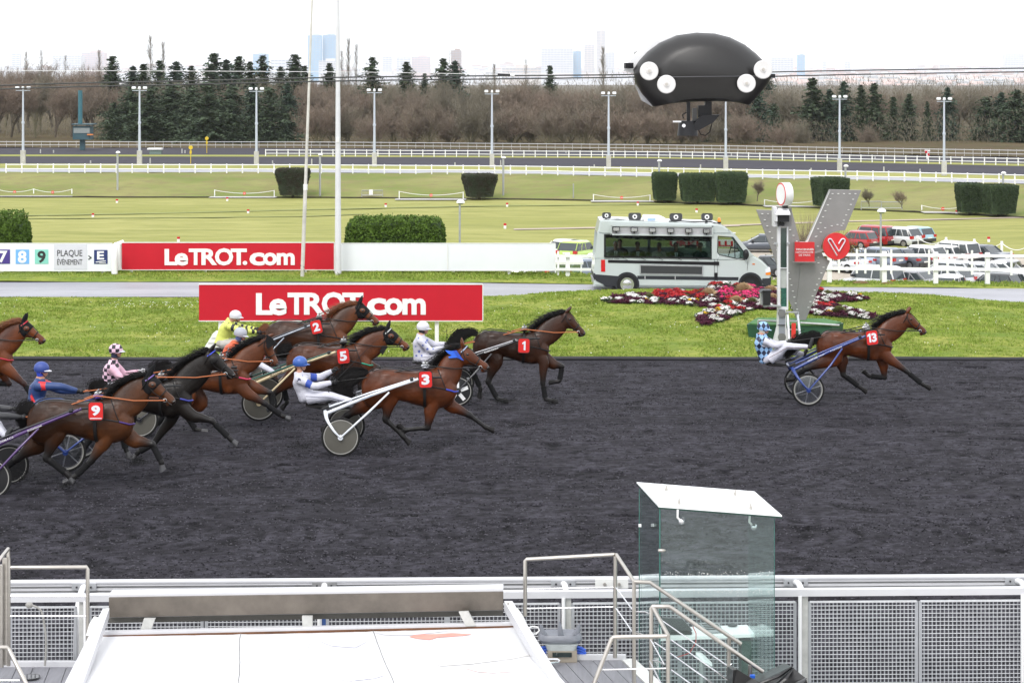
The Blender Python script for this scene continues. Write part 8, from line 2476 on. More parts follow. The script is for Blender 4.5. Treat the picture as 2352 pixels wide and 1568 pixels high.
# == CABLE CAMERA
K3 = crop(2470,100,3.336); KY = 22.5
q = K3(1080,700,KY)
r = empty('cable_camera',(q.x,KY,K3(0,1480,KY).z),'large black dome with white pulley wheels and a camera below, hanging on cables','camera')
outl = [(235,760),(225,660),(215,600),(290,480),(400,360),(560,240),(800,135),(1060,100),(1300,112),(1500,162),(1700,262),(1850,380),(1960,490),(2040,600),(2062,690),(2020,780),(1880,950),(1765,1070),(1640,1040),(1500,1028),(1350,1022),(1200,1022),(1050,1026),(900,1032),(690,1052),(480,1090),(330,920)]
cx_,cz_ = 1130,640
base_ = [K3(x,y,KY) for x,y in outl]; cc_ = K3(cx_,cz_,KY)
def dome(nm,mat,dx,y0,y1,grow=1.0):
 rg = []
 for t in np.linspace(-1,1,13):
  f_ = (1 - abs(t) ** 2.6 * .42) * grow; yy = KY + y0 + (y1 - y0) * (t + 1) / 2
  rg.append([Vector((cc_.x + (p.x - cc_.x) * f_ + dx,yy,cc_.z + (p.z - cc_.z) * (f_ if p.z > cc_.z else (1 - abs(t) ** 3 * .15)))) for p in base_])
 mb = MB(); mb.rings(rg); return mb.build(nm,mat,r,smooth='all')
dome('shell',M('black_fibreglass',(.011,.010,.0095),.40,var=.2,scale=2),0,-.30,.42)
mb = MB(); rg = []
for t in np.linspace(0,1,6):
 pts_ = [K3(95 + 60 * t,600 - 30 * t,KY + .1),K3(90 + 100 * t,560,KY + .1)]
white_ = [(80,610),(95,545),(180,465),(300,340),(480,225),(700,140),(820,122),(600,260),(400,420),(300,560),(240,650)]
mb = MB(); mb.prism([K3(x,y,KY + .12) for x,y in white_],(0,0,0),(0,.28,0)); mb.build('glare_flank',M('glare_white',(.72,.72,.73),.3,coat=.4),r)  # white piece added to stand for glare on the dome's left side
mb = MB(); mb.prism([K3(x,y,KY + .12) for x,y in ((240,800),(330,1010),(475,1092),(420,1000),(300,860))],(0,0,0),(0,.2,0)); mb.build('lower_flank',M('grey_flank',(.4,.4,.42),.4),r)
mb = MB(); mb.tube([K3(330,700,KY - .30),K3(1100,692,KY - .345),K3(1950,684,KY - .28)],.006,5); mb.build('seam',M('seam_grey',(.05,.05,.055),.4),r)
mb = MB(); mb.box(K3(150,545,KY + .08),(.09,.06,.06),rz=.3); mb.build('slot',VBLK,r)
for x,y in ((422,617),(653,793),(1720,781),(1942,597)):
 c = K3(x,y,KY - .34); R_ = 122 / 3.336 * KS * KY / F
 mb = MB(); mb.lathe([(.004,-.02),(R_ * .3,-.02),(R_ * .34,-.012),(R_ * .92,-.016),(R_,-.006),(R_,.012),(R_ * .4,.02)],c,'Y',40); wl = mb.build('pulley_wheel',M('white_nylon',(.60,.59,.58),.45,var=.03),r,smooth=True)
 mb = MB(); mb.cyl(c + Vector((0,-.045,0)),c + Vector((0,.3,0)),.016,n=10); mb.build('axle',STEEL,wl,smooth=True)
def kbox(nm,x0,y0,x1,y1,dy,D,mat): 
 a,c = K3(x0,y1,KY + dy),K3(x1,y0,KY + dy); mb = MB(); mb.box(((a.x + c.x) / 2,KY + dy + D / 2,(a.z + c.z) / 2),(c.x - a.x,D,c.z - a.z)); return mb.build(nm,mat,r)
kbox('strut',925,1000,972,1290,0,.05,VBLK); kbox('block',1170,1000,1258,1210,0,.12,VBLK); kbox('block',1080,1075,1200,1230,-.02,.12,VBLK); kbox('bracket',1000,1110,1060,1300,.05,.05,M('mid_grey_metal',(.12,.12,.12),.4))
mb = MB(); mb.cyl(K3(935,1280,KY),K3(935,1478,KY),.095,.115,20); mb.build('camera_head',VBLK,r,smooth=True)
mb = MB(); mb.prism([K3(x,y,KY - .08) for x,y in ((960,1390),(1120,1200),(1370,1198),(1280,1300),(1090,1405),(1010,1410))],(0,0,0),(0,.1,0)); mb.build('mounting_plate',VBLK,r)
mb = MB(); mb.bar(K3(740,1290,KY - .05),K3(850,1290,KY - .05),.03,.018); mb.build('white_tab',WHITE,r)
mb = MB(); c = K3(885,1345,KY - .11); mb.cyl(c,c + Vector((0,.05,0)),.02,n=12); mb.build('silver_knob',CHROME,r)
mb = MB(); mb.tube([K3(1080,1400,KY),K3(1110,1460,KY),K3(1170,1478,KY),K3(1230,1430,KY),K3(1265,1300,KY)],.006,5); mb.build('cable_loop',VBLK,r,smooth=True)
mb = MB(); mb.tube([K3(880,1250,KY),K3(870,1200,KY),K3(920,1170,KY)],.008,5); mb.build('cable_loop',VBLK,r,smooth=True)
kbox('cable_clamp',2045,655,2105,710,-.05,.1,VBLK)
CAB = M('black_cable',(.02,.022,.02),.5)
def cable(nm,pts,r_,mat,label,Yc=KY):
 a = spline(np.array([P(u,v,Yc)[:] for u,v in pts]),6); mb = MB(); mb.tube([Vector(p) for p in a],r_,6); mb.build(nm,mat,None,smooth=True,label=label,cat='cable',group='cables carrying the camera dome')
cable('cable',[(-700,228),(0,196.5),(400,187),(804,177.7),(1200,174),(1430,172),(1500,168)],.0085,CAB,'upper black cable left of the camera dome')
cable('cable',[(-700,237),(0,205),(400,195),(804,186),(1200,181),(1457,177.7),(1520,176)],.0085,CAB,'lower black cable left of the camera dome')
cable('cable',[(1740,168),(1772,166),(2000,161.5),(2352,157),(3000,150)],.0075,CAB,'upper black cable right of the camera dome')
cable('cable',[(1740,178),(1790,175.5),(2000,171),(2352,165.5),(3000,157)],.0075,CAB,'lower black cable right of the camera dome')
cable('cable',[(-700,156),(0,162),(400,163.5),(804,165.8),(985,168.5),(1150,171),(1420,173)],.0030,WHITED,'thin white line running above the black cables',KY + .3)
mb = MB(); mb.tube([P(1143,171.2,KY),P(1172,172.5,KY)],.011,8); mb.build('cable_joint',VBLK,None,label='dark splice with a white tip on the cable, centre left',cat='cable clamp')
mb = MB(); mb.tube([P(1172,172.5,KY),P(1182,173,KY)],.013,8); mb.build('cable_joint',WHITE,None,label='small white plug on the cable next to the dark splice',cat='cable clamp')
# == FOREGROUND
CL = crop(0,2130,1.8092); CM = crop(1200,2130,1.96); G3 = crop(2000,1900,1.8867); G4 = crop(2900,1900,1.887)
ALW = M('white_aluminium',(.56,.56,.58),.35,var=.05,scale=2); ALG = M('grey_aluminium',(.30,.30,.30),.4,metal=.3,var=.15,scale=3)
RAILY = lambda u: 24.15 + .31 * ((u + 60) / 2412.0)
us_ = list(range(-900,3300,150))
r = empty('running_rail',(0,24.3,0),'white track rail on goosenecks along the near edge of the black track','rail')
def vr(u,v0,v1): return v0 + (v1 - v0) * (u / 2352.0)
def raillong(nm,va,vb,th,D,mat,dy=0.0,par=None,seg=us_):
 mb = MB(); rg = []
 for u in seg:
  p = P(u,vr(u,va,vb),RAILY(u) + dy)
  rg.append([p + Vector((0,-D / 2,-th / 2)),p + Vector((0,D / 2,-th / 2)),p + Vector((0,D / 2,th / 2)),p + Vector((0,-D / 2,th / 2))])
 mb.rings(rg); return mb.build(nm,mat,par or r)
mb = MB(); mb.tube([P(u,vr(u,1337.5,1323),RAILY(u)) for u in us_],.034,12); mb.build('top_tube',ALW,r,smooth=True)
raillong('channel',1347.5,1333,.045,.05,ALG,.02); raillong('lip',1344,1329.5,.012,.07,ALW,0); raillong('lip',1353,1338.5,.028,.06,ALW,0); raillong('channel',1358,1343,.02,.05,ALG,.02); raillong('lip',1361,1346,.012,.06,ALW,0)
for u in (193,745,1294,1828,2337):
 v = vr(u,1349,1334); Yr = RAILY(u); c = P(u,v,Yr - .05)
 mb = MB(); mb.prism([P(u - 28,v - 8,Yr - .05),P(u + 28,v - 8,Yr - .05),P(u + 28,v + 8,Yr - .05),P(u + 10,v + 9,Yr - .05),P(u - 10,v + 9,Yr - .05),P(u - 28,v + 6,Yr - .05)],(0,0,0),(0,.03,0)); bp2 = mb.build('bracket',ALG if u in (745,) else M('bracket_grey',(.45,.46,.48),.4,metal=.3),r)
 for du in (-17,16):
  mb = MB(); q = P(u + du,v,Yr - .055); mb.cyl(q + Vector((0,-.012,0)),q,.012,n=6); mb.build('bolt',DK,bp2)
 mb = MB(); mb.tube(spline(np.array([(c + Vector((0,0,0)))[:],(c + Vector((.015,-.16,.015)))[:],(c + Vector((.03,-.42,-.06)))[:],(c + Vector((.045,-.62,-.32)))[:],(c + Vector((.05,-.66,-.9)))[:],(c + Vector((.05,-.66,-1.3)))[:]]),4).tolist(),.036,12); mb.build('gooseneck',WHITE,r,smooth=True)
a,c = P(1367,1350,24.2),P(1443,1329,24.2)
mb = MB(); mb.box(((a.x + c.x) / 2,24.2,(a.z + c.z) / 2),(c.x - a.x,.03,c.z - a.z)); jp = mb.build('joint_plate',WHITED,r)
for u in (1389,1422):
 mb = MB(); q = P(u,1341,24.17); mb.cyl(q + Vector((0,-.02,0)),q,.02,n=8); mb.build('bolt',STEEL,jp)
# fence with mesh panels
FY = lambda u: 23.25 + .30 * ((u + 60) / 2412.0)
r = empty('mesh_fence',(0,23.4,0),'grey and white crowd fence with wire mesh panels behind the running rail','fence')
mb = MB(); rg = []
for u in us_:
 p = P(u,vr(u,1373,1355),FY(u)); rg.append([p + Vector((0,-.05,-.038)),p + Vector((0,.05,-.038)),p + Vector((0,.05,.038)),p + Vector((0,-.05,.038))])
mb.rings(rg); mb.build('top_beam',ALW,r)
PG = M('post_grey_paint',(.46,.46,.44),.5,var=.15,scale=8); WIRE = M('galvanised_wire',(.62,.63,.65),.4,metal=.2); FLAT = M('flat_bar_grey',(.36,.37,.39),.5,var=.1)
for u,wpx in ((188,12),(744,9),(1304,16),(1846,19),(2356,14)):
 Yq = FY(u); t = P(u,vr(u,1380,1362),Yq)
 mb = MB(); mb.box((t.x,Yq + .02,(t.z - .2) / 2),(wpx * Yq / F,.06,t.z + .2)); mb.build('post',PG if u != 744 else M('blue_post_wrap',(.03,.08,.25),.5),r)
 mb = MB(); mb.cyl((P(u - 10,0,Yq).x if u > 200 else P(u + 10,0,Yq).x,Yq - .05,-.2),(P(u - 10,0,Yq).x if u > 200 else P(u + 10,0,Yq).x,Yq - .05,t.z),.022,n=10); mb.build('side_tube',WHITE,r,smooth=True)
def panel(u0,u1,vb_):
 Ya,Yb = FY(u0),FY(u1); tz0,tz1 = P(u0,vr(u0,1394.5,1378),Ya),P(u1,vr(u1,1394.5,1378),Yb)
 L = tz1.x - tz0.x; bot = tz0.z - (P(0,0,Ya).z - P(0,vb_ - vr(u0,1394.5,1378),Ya).z)
 mb = MB(); hz = .0465; n = int((tz0.z - bot) / hz)
 for k in range(1,n + 1):
  dz = Vector((0,0,-k * hz)); mb.bar(tz0 + dz,tz1 + dz,.008,.0065)
 mb.build('mesh_wires',WIRE,r,kind='stuff')
 mb = MB(); m_ = int(L / .0455)
 for k in range(1,m_):
  t = k / m_; p = tz0.lerp(tz1,t); mb.box((p.x,p.y + .022,(p.z + bot) / 2),(.0135,.006,p.z - bot))
 mb.build('mesh_bars',FLAT,r,kind='stuff')
 mb = MB(); mb.bar(tz0,tz1,.03,.018); mb.build('panel_top',WIRE,r)
 for p in (tz0,tz1):
  mb = MB(); mb.box((p.x,p.y + .01,(p.z + bot) / 2),(.035,.03,p.z - bot),0); mb.build('panel_side',FLAT,r)
for u0,u1,vb_ in ((-250,-60,1527),(24,173,1527),(207,464,1530),(474,733,1690),(752,1024,1690),(1030,1284,1690),(1316,1560,1690),(1563,1826,1690),(1860,2105,1690),(2114,2348,1690),(2366,2620,1690)):
 panel(u0,u1,vb_)
# decks
PLK = M('grey_deck_plank',(.20,.20,.22),.6,var=.2,scale=2,stretch=(6,.6,1))
def deck(label,x0,x1,y0,y1,z,n,skew=0.0):
 r = empty('deck',((x0 + x1) / 2,(y0 + y1) / 2,z - .1),label,'platform')
 w_ = (x1 - x0) / n
 for k in range(n):
  mb = MB(); xa = x0 + k * w_; mb.prism([(xa + .004,y1,z),(xa + w_ - .004,y1,z),(xa + w_ - .004 + skew,y0,z),(xa + .004 + skew,y0,z)],(0,0,0),(0,0,-.03)); mb.build('plank',PLK,r)
 mb = MB(); mb.prism([(x0,y1,z - .035),(x1,y1,z - .035),(x1 + skew,y0,z - .035),(x0 + skew,y0,z - .035)],(0,0,0),(0,0,-.05)); mb.build('under_frame',ALG,r)
 mb = MB(); mb.box(((x0 + x1) / 2,y1 + .03,z + .02),(x1 - x0 + .1,.06,.07)); mb.build('edge_beam',ALW,r)
 return r
zl = .40
xa,xb = P(-300,1535,23.1).x,P(170,1535,23.1).x
deck('wet grey plank platform at the lower left corner',xa,xb + .3,20.0,23.05,zl,14,.35)
zd = 7 - (1515 - 185) * 22.75 / 4700
xa,xb = P(1255,1515,22.75).x,P(1452,1515,22.75).x
deck('grey plank platform between the awning and the stair rails',xa - .3,xb - .12,20.5,22.75,zd,7,.52)
mb = MB(); xa2 = xb - .12; mb.prism([(xa2,22.8,zd + .004),(xb + .03,22.8,zd + .004),(xb + .62,20.5,zd + .004),(xa2 + .52,20.5,zd + .004)],(0,0,0),(0,0,-.08)); mb.build('deck_edge',WHITED,None,label='white metal edge strip of the right-hand plank platform',cat='edge strip')
# awning with steel gutter
CLOTH = M('white_awning_cloth',(.64,.64,.65),.6,var=.05,scale=1.2,bump=.004)
r = empty('awning',P(700,1568,19.5),'white cloth roof with patched seams and a dark steel gutter, bottom centre left','awning')
A0,A1,B1,B0 = P(232,1461,21.5),P(1184,1440,21.6),P(1360,1640,18.9),P(135,1640,18.9)
def surf(s,t):
 p = A0.lerp(A1,s).lerp(B0.lerp(B1,s),t); z = -.035 * math.sin(math.pi * s) * math.sin(math.pi * min(1,t + .1)) + .012 * math.sin(s * 22 + t * 3) * math.sin(t * 6) * .5
 return p + Vector((0,0,z))
rg = []
bounds = [0.0,.335,.655,1.0]
for i in range(3):
 mb = MB(); n1,n2 = 18,14; vs,fs = [],[]
 for a_ in range(n1 + 1):
  for b_ in range(n2 + 1):
   s = bounds[i] + (bounds[i + 1] - bounds[i]) * a_ / n1; p = surf(s,b_ / n2)
   vs.append(p + Vector((0,0,.004 * (a_ in (0,n1)) + random.uniform(-.0012,.0012))))
 for a_ in range(n1):
  for b_ in range(n2): fs.append((a_ * (n2 + 1) + b_,a_ * (n2 + 1) + b_ + 1,(a_ + 1) * (n2 + 1) + b_ + 1,(a_ + 1) * (n2 + 1) + b_))
 mb.add(vs,fs); mb.build('cloth_panel',CLOTH,r,smooth='all')
for s in bounds[1:3]:
 mb = MB(); mb.tube([surf(s,t / 14) + Vector((random.uniform(-.006,.006),0,.008)) for t in range(15)],.004,4); mb.build('seam',M('seam_dirt',(.22,.22,.22),.9),r)
def patch(nm,pts,col,thick=.004):
 """flat stain lying on the cloth: (s,t) outline"""
 mb = MB(); n = len(pts); cs,ct_ = sum(p[0] for p in pts) / n,sum(p[1] for p in pts) / n
 ol = [q for a_,b_ in zip(pts,pts[1:] + pts[:1]) for q in ((a_[0] * (1 - w_) + b_[0] * w_,a_[1] * (1 - w_) + b_[1] * w_) for w_ in (0,.25,.5,.75))]
 mb.rings([[surf(cs + (s - cs) * f_,ct_ + (t - ct_) * f_) + Vector((0,0,.005)) for s,t in ol] for f_ in (.02,.25,.5,.75,1.0)],cap=False); mb.build(nm,M(nm + '_tint',col,.8,var=.1,scale=9),r)
patch('red_patch',[(.735,.075),(.76,.05),(.80,.055),(.84,.05),(.885,.075),(.86,.09),(.80,.095),(.78,.12),(.75,.10)],(.72,.30,.25))
patch('pale_red_patch',[(.82,.48),(.86,.46),(.90,.50),(.92,.53),(.87,.54),(.84,.52)],(.80,.62,.60))
patch('grey_stain',[(.52,.10),(.55,.06),(.60,.08),(.63,.13),(.60,.20),(.55,.17)],(.60,.60,.68))
patch('grey_stain',[(.76,.40),(.83,.36),(.92,.33),(.985,.345),(.93,.39),(.84,.43),(.77,.44)],(.58,.57,.55))
patch('grey_stain',[(.54,.56),(.60,.53),(.645,.53),(.62,.57),(.56,.60)],(.66,.66,.76))
patch('grey_stain',[(.655,.02),(.75,.035),(.85,.02),(.74,.06),(.68,.05)],(.62,.62,.66))
for pts in ([(.50,.12),(.49,.20),(.465,.25),(.47,.32),(.45,.38)],[(.465,.30),(.44,.33)],[(.47,.33),(.50,.36),(.52,.35)]):
 mb = MB(); mb.tube([surf(s,t) + Vector((0,0,.012)) for s,t in pts],.002,4); mb.build('crack',M('crack_grey',(.35,.34,.33),.9),r)
STD = M('stained_steel',(.15,.13,.11),.45,metal=.55,var=.35,scale=1.6,bump=.002)
ga,gb = P(250,1394,21.75),P(1156,1378.5,21.85)
for (va,vb2,v0b,v1b,Yq,D,mt,nm) in ((1372,1417,1358.5,1400,21.75,.16,STD,'gutter'),(1364.5,1373,1351,1359.5,21.78,.2,ALW,'gutter_lip'),(1418,1430,1401,1413,21.85,.08,M('dark_steel',(.10,.095,.085),.5,metal=.4),'gutter_back')):
 pts = [P(250,va,Yq),P(1156,v0b,Yq),P(1156,v1b,Yq),P(250,vb2,Yq)]
 mb = MB(); mb.prism(pts,(0,0,0),(0,D,0)); mb.build(nm,mt,r)
for pts in ([(1040,622),(1122,622),(1085,722),(1010,722)],[(2185,605),(2260,605),(2262,706),(2190,706)]):
 mb = MB(); mb.prism([CL(x,y,21.6) for x,y in pts],(0,0,0),(0,.05,0)); mb.build('support_arm',PG,r)
mb = MB(); mb.prism([CM(x,y,21.6) for x,y in ((1245,622),(1320,618),(1380,728),(1300,732))],(0,0,0),(0,.05,0)); mb.build('support_arm',PG,r)
mb = MB(); mb.prism([P(232,1450,21.52),P(1190,1429,21.62),P(1190,1436,21.62),P(232,1459,21.52)],(0,0,0),(0,.06,0)); mb.build('front_beam',ALW,r)
mb = MB(); mb.prism([P(236,1459.5,21.5),P(1184,1437,21.6),P(1184,1441,21.6),P(236,1465,21.5)],(0,0,0),(0,.03,0)); mb.build('rust_line',M('rusty_edge',(.12,.05,.02),.8,var=.5,scale=3),r)
for pts in ([CL(745,580,21.6),CL(792,578,21.6),CL(590,1150,19.6),CL(455,1150,19.6)],):
 mb = MB(); mb.prism([p + Vector((0,0,.05)) for p in pts],(0,0,0),(0,0,-.10)); mb.build('side_beam',ALW,r)
mb = MB(); mb.prism([p + Vector((0,0,.05)) for p in (CM(1600,570,21.7),CM(1665,570,21.7),CM(2080,1240,19.7),CM(1990,1240,19.7))],(0,0,0),(0,0,-.10)); mb.build('side_beam',ALW,r)
for fn,x,y in ((CL,757,560),(CM,1632,545)):
 q = fn(x,y,21.6); mb = MB(); mb.cyl(q - Vector((0,0,.15)),q,.008,n=6); mb.build('bolt_stud',STEEL,r)
mb = MB(); mb.tube([CL(640,745,21.8),CL(665,660,21.9),CL(695,610,22.0),CL(710,625,22.0)],.03,8,flat=.3); mb.build('end_flap',WHITED,r,smooth=True)
mb = MB(); mb.tube([CM(1700,600,21.9),CM(1730,640,21.9),CM(1760,700,21.8)],.05,8,flat=.3); mb.build('end_flap',WHITED,r,smooth=True)
# stainless stair rails
SS = M('satin_stainless',(.50,.47,.43),.32,metal=.9,var=.08,scale=4)
def railing(label,segs,thin_,fn):
 r = empty('stair_railing',fn(segs[0][0][0],1600,segs[0][0][2]),label,'railing')
 for s in segs:
  mb = MB(); mb.tube([fn(x,y,Yq) for x,y,Yq in s],.0215,12); mb.build('rail_tube',SS,r,smooth=True)
 for s in thin_:
  mb = MB(); mb.tube([fn(x,y,Yq) for x,y,Yq in s],.0075,6); mb.build('rail_rod',CHROME,r,smooth=True)
 return r
railing('brushed steel railing with a level top rail at the lower left corner',[[(-300,255,22.4),(0,252,22.4),(628,248,22.4),(634,262,22.4),(634,700,22.4),(634,780,22.4)]],[[(-300,457,22.4),(628,457,22.4)],[(-300,602,22.4),(628,602,22.4)]],CL)
r = railing('sloping steel railing with tall flat posts at the left edge',[[(-120,480,21.0),(-20,215,21.6),(58,118,22.2),(62,200,22.2),(62,960,22.2)],[(12,230,22.1),(12,970,22.1)]],[],CL)
mb = MB(); a,c = CL(18,955,22.15),CL(55,180,22.15); mb.box(((a.x + c.x) / 2,22.15,(a.z + c.z) / 2),(c.x - a.x,.02,c.z - a.z)); mb.build('flat_post',STEEL,r)
railing('low steel handrail ending in a bend at the bottom left corner',[[(-250,825,20.8),(50,828,20.8),(66,845,20.8),(200,1110,20.5),(300,1300,20.3)]],[[(-200,1065,20.7),(140,1066,20.7)]],CL)
railing('upper steel stair railing with a level landing rail left of the glass booth',
[[(190,1060,22.3),(190,645,22.3),(200,634,22.3),(860,598,22.3),(878,600,22.3),(1012,800,21.6),(1012,1640,21.6)],[(870,610,22.25),(868,1375,22.25)],[(1012,802,21.6),(1132,806,21.6),(1150,820,21.6),(1820,1272,21.6)],[(1728,1225,21.6),(1724,1650,21.6)]],
[[(205,856,22.3),(862,845,22.3)],[(205,1005,22.3),(862,992,22.3)],[(875,845,22.2),(998,1010,21.7)],[(875,1000,22.2),(994,1172,21.7)],[(1020,1028,21.6),(1100,1030,21.5),(1132,1045,21.3)],[(1020,1190,21.6),(1060,1192,21.5),(1090,1210,21.3)],[(1215,1090,21.6),(1708,1430,21.6),(1745,1424,21.6)]],G3)
railing('lower steel stair railing with many slanting rods in front of the glass booth',
[[(1140,1650,21.0),(1142,1000,21.0),(1150,988,21.0),(1275,988,21.0),(1295,1000,21.0),(1985,1482,21.0)],[(1158,1000,20.98),(1268,1205,20.4),(1268,1650,20.4)],[(700,1590,20.3),(842,1232,20.4),(858,1220,20.4),(1258,1212,20.4)],[(1888,1430,21.0),(1886,1650,21.0)]],
[[(765,1466,20.4),(1258,1455,20.4)],[(1140,1240,20.95),(1240,1425,20.5)],[(1150,1395,20.95),(1190,1398,20.8),(1240,1425,20.5)],[(1130,1400,20.95),(1250,1640,20.5)],[(1165,1258,21.0),(1290,1345,21.0),(1650,1600,21.0)],[(1290,1240,21.0),(1790,1590,21.0)],[(1290,1465,21.0),(1480,1600,21.0)]],G3)
# glass booth
def zat(x,y,z): 
 v = (1900 + y / 1.8867) * KS; Yq = F * (CH - z) / (v - CY); return G3(x,y,Yq)
rc = [zat(1030,60,2.42),zat(1920,130,2.42),zat(2128,312,2.42),zat(1195,240,2.42)]
r = empty('glass_booth',((rc[0].x + rc[2].x) / 2,(rc[0].y + rc[2].y) / 2,0),'tall clear glass booth with a slanting white glass roof at the track side','booth')
mb = MB(); mb.prism(rc,(0,0,0),(0,0,.014)); mb.build('roof_pane',M('white_glass_roof',(.80,.83,.83),.15,var=.02,coat=.5),r)
mb = MB(); mb.prism([p - Vector((0,0,.018)) for p in rc],(0,0,0),(0,0,.014)); mb.build('roof_edge',M('dark_green_edge',(.02,.05,.04),.2),r)
def inset(p,q,f_): return p.lerp(q,f_)
ctr = sum(rc,Vector()) / 4
w4 = [G3(1050,100,23.1),G3(1880,160,22.65),G3(2070,320,21.62),G3(1205,250,22.0)]
w4 = [Vector((p.x,p.y,2.40)) for p in w4]
BG = glassmat('booth_glass',(.93,.975,.965),.03,.02,.022); EDG = M('glass_edge_green',(.03,.12,.10),.15,spec=.8)
for a_,b_ in ((0,3),(3,2),(2,1)):
 p,q = w4[a_],w4[b_]; d_ = (q - p); n_ = Vector((-d_.y,d_.x,0)).normalized() * .012
 mb = MB(); mb.prism([p,q,Vector((q.x,q.y,.0)),Vector((p.x,p.y,.0))],(0,0,0),n_); mb.build('glass_wall',BG,r)
for k,w_ in ((0,.008),(3,.014),(2,.006)):
 p = w4[k]; mb = MB(); mb.box((p.x,p.y - .01,1.2),(w_,.012,2.4)); mb.build('glass_edge',EDG,r)
for x,y in ((1255,115),(1775,150),(1352,215),(1893,255)):
 q = zat(x,y,2.44); mb = MB(); mb.cyl(q,q + Vector((0,0,.03)),.018,n=8); mb.cyl(q + Vector((0,0,.03)),q + Vector((0,0,.06)),.009,n=6); mb.build('roof_fitting',STEEL,r)
for pts in ([(1342,258),(1340,318),(1362,340)],[(1885,300),(1882,352),(1908,380)]):
 a_ = [G3(x,y,21.9) for x,y in pts]; mb = MB(); mb.tube(a_,.012,8); mb.build('ball_arm',WHITED,r,smooth=True)
 mb = MB(); mb.sph(a_[-1] + Vector((.01,0,-.01)),(.035,.035,.035),12,8); mb.build('steel_ball',CHROME,r,smooth=True)
mb = MB(); q = G3(1222,566,21.95); mb.sph(q,(.045,.02,.018),10,6); mb.cyl(G3(1197,566,21.95),G3(1205,566,21.95),.018,n=8); mb.build('latch',STEEL,r,smooth=True)
mb = MB(); mb.box(G3(1056,378,22.7),(.03,.02,.03)); mb.build('clip',WHITE,r)
rn = np.random.RandomState(4); mb = MB()
for k in range(260):
 x = rn.uniform(1230,2050); y = rn.normal(755,18) if k % 2 else rn.normal(875,12)
 q = G3(x,y,21.9 - (x - 1205) / 865 * .38 - .012); mb.box(q,(.006,.002,.004 + rn.rand() * .006))
mb.build('splashes',M('dried_drops',(.6,.6,.58),.9),r,kind='stuff')
# desk, laptop, screen, mouse, stool, bag
def gz(x,y,Yq): return G3(x,y,Yq)
r = empty('desk',gz(1600,1600,22.6),'small white desk on a dark green pedestal inside the glass booth','desk')
zz = gz(1640,1130,22.9).z
def zat2(x,y): 
 v = (1900 + y / 1.8867) * KS; Yq = F * (CH - zz) / (v - CY); return G3(x,y,Yq)
top = [zat2(1190,1150),zat2(1865,1126),zat2(1922,1196),zat2(1200,1225)]
mb = MB(); mb.prism(top,(0,0,0),(0,0,-.035)); mb.build('tabletop',WHITE,r)
a,c = gz(1812,1600,22.7),gz(1885,1222,22.7); mb = MB(); mb.box(((a.x + c.x) / 2,22.7,(a.z + c.z) / 2),(c.x - a.x,.3,c.z - a.z)); mb.build('pedestal',M('dark_green_steel',(.012,.045,.035),.4),r)
q0 = zat2(1520,1128); r = empty('laptop',zat2(1590,1165),'open silver laptop keyboard on the desk in the booth','laptop')
mb = MB(); mb.prism([p + Vector((0,0,.02)) for p in (zat2(1505,1128),zat2(1655,1124),zat2(1680,1190),zat2(1560,1198))],(0,0,0),(0,0,-.018)); mb.build('base',M('laptop_grey',(.25,.26,.27),.4),r)
mb = MB()
for i in range(10):
 for k in range(4):
  a_ = zat2(1520,1132).lerp(zat2(1645,1130),(i + .5) / 10); b_ = zat2(1568,1192).lerp(zat2(1670,1186),(i + .5) / 10); q = a_.lerp(b_,(k + .5) / 4.6); mb.box(q + Vector((0,0,.023)),(.016,.014,.006))
mb.build('keys',BLACK,r,kind='stuff')
r = empty('monitor',zat2(1340,1200),'dark grey monitor seen from behind on the desk in the booth','monitor')
mb = MB(); mb.prism([G3(x,y,22.55) for x,y in ((1225,1075),(1375,1082),(1452,1170),(1425,1180),(1225,1172))],(0,0,0),(0,.05,0)); mb.build('screen',M('monitor_grey',(.055,.058,.062),.5),r)
mb = MB(); mb.prism([G3(x,y,22.5) for x,y in ((1222,1176),(1425,1182),(1450,1190),(1430,1235),(1230,1228))],(0,0,0),(0,.15,0)); mb.build('base',BLACK,r)
mb = MB(); q = zat2(1755,1140); mb.sph(q + Vector((0,0,.012)),(.055,.035,.03),12,8,zmin=-.1); mb.build('computer_mouse',M('mouse_grey',(.06,.06,.065),.4),None,smooth=True,label='dark computer mouse on the white end of the desk',cat='mouse')
r = empty('bar_stool',gz(1530,1640,22.2),'stool with a white shell seat in front of the desk','stool')
mb = MB(); mb.pairs([(G3(1478,1335,22.2).x,G3(1478,1335,22.2).z,G3(1480,1360,22.2).x,G3(1480,1372,22.2).z,.05,22.2),(G3(1530,1360,22.2).x,G3(1530,1352,22.2).z,G3(1525,1400,22.2).x,G3(1525,1400,22.2).z,.15,22.2),(G3(1600,1420,22.2).x,G3(1600,1415,22.2).z,G3(1590,1432,22.2).x,G3(1590,1434,22.2).z,.08,22.2)],4,12); mb.build('seat',WHITE,r,smooth=True)
mb = MB(); mb.cyl(G3(1520,1400,22.2),G3(1516,1650,22.2),.028,n=10); mb.build('post',GALV,r,smooth=True)
mb = MB(); mb.tube([G3(1455,1140,22.4),G3(1480,1190,22.3),G3(1478,1260,22.3),G3(1430,1340,22.3),G3(1340,1370,22.3)],.005,5); mb.build('red_cable',M('red_wire',(.5,.04,.04),.5),None,label='thin red cable hanging from the desk',cat='cable')
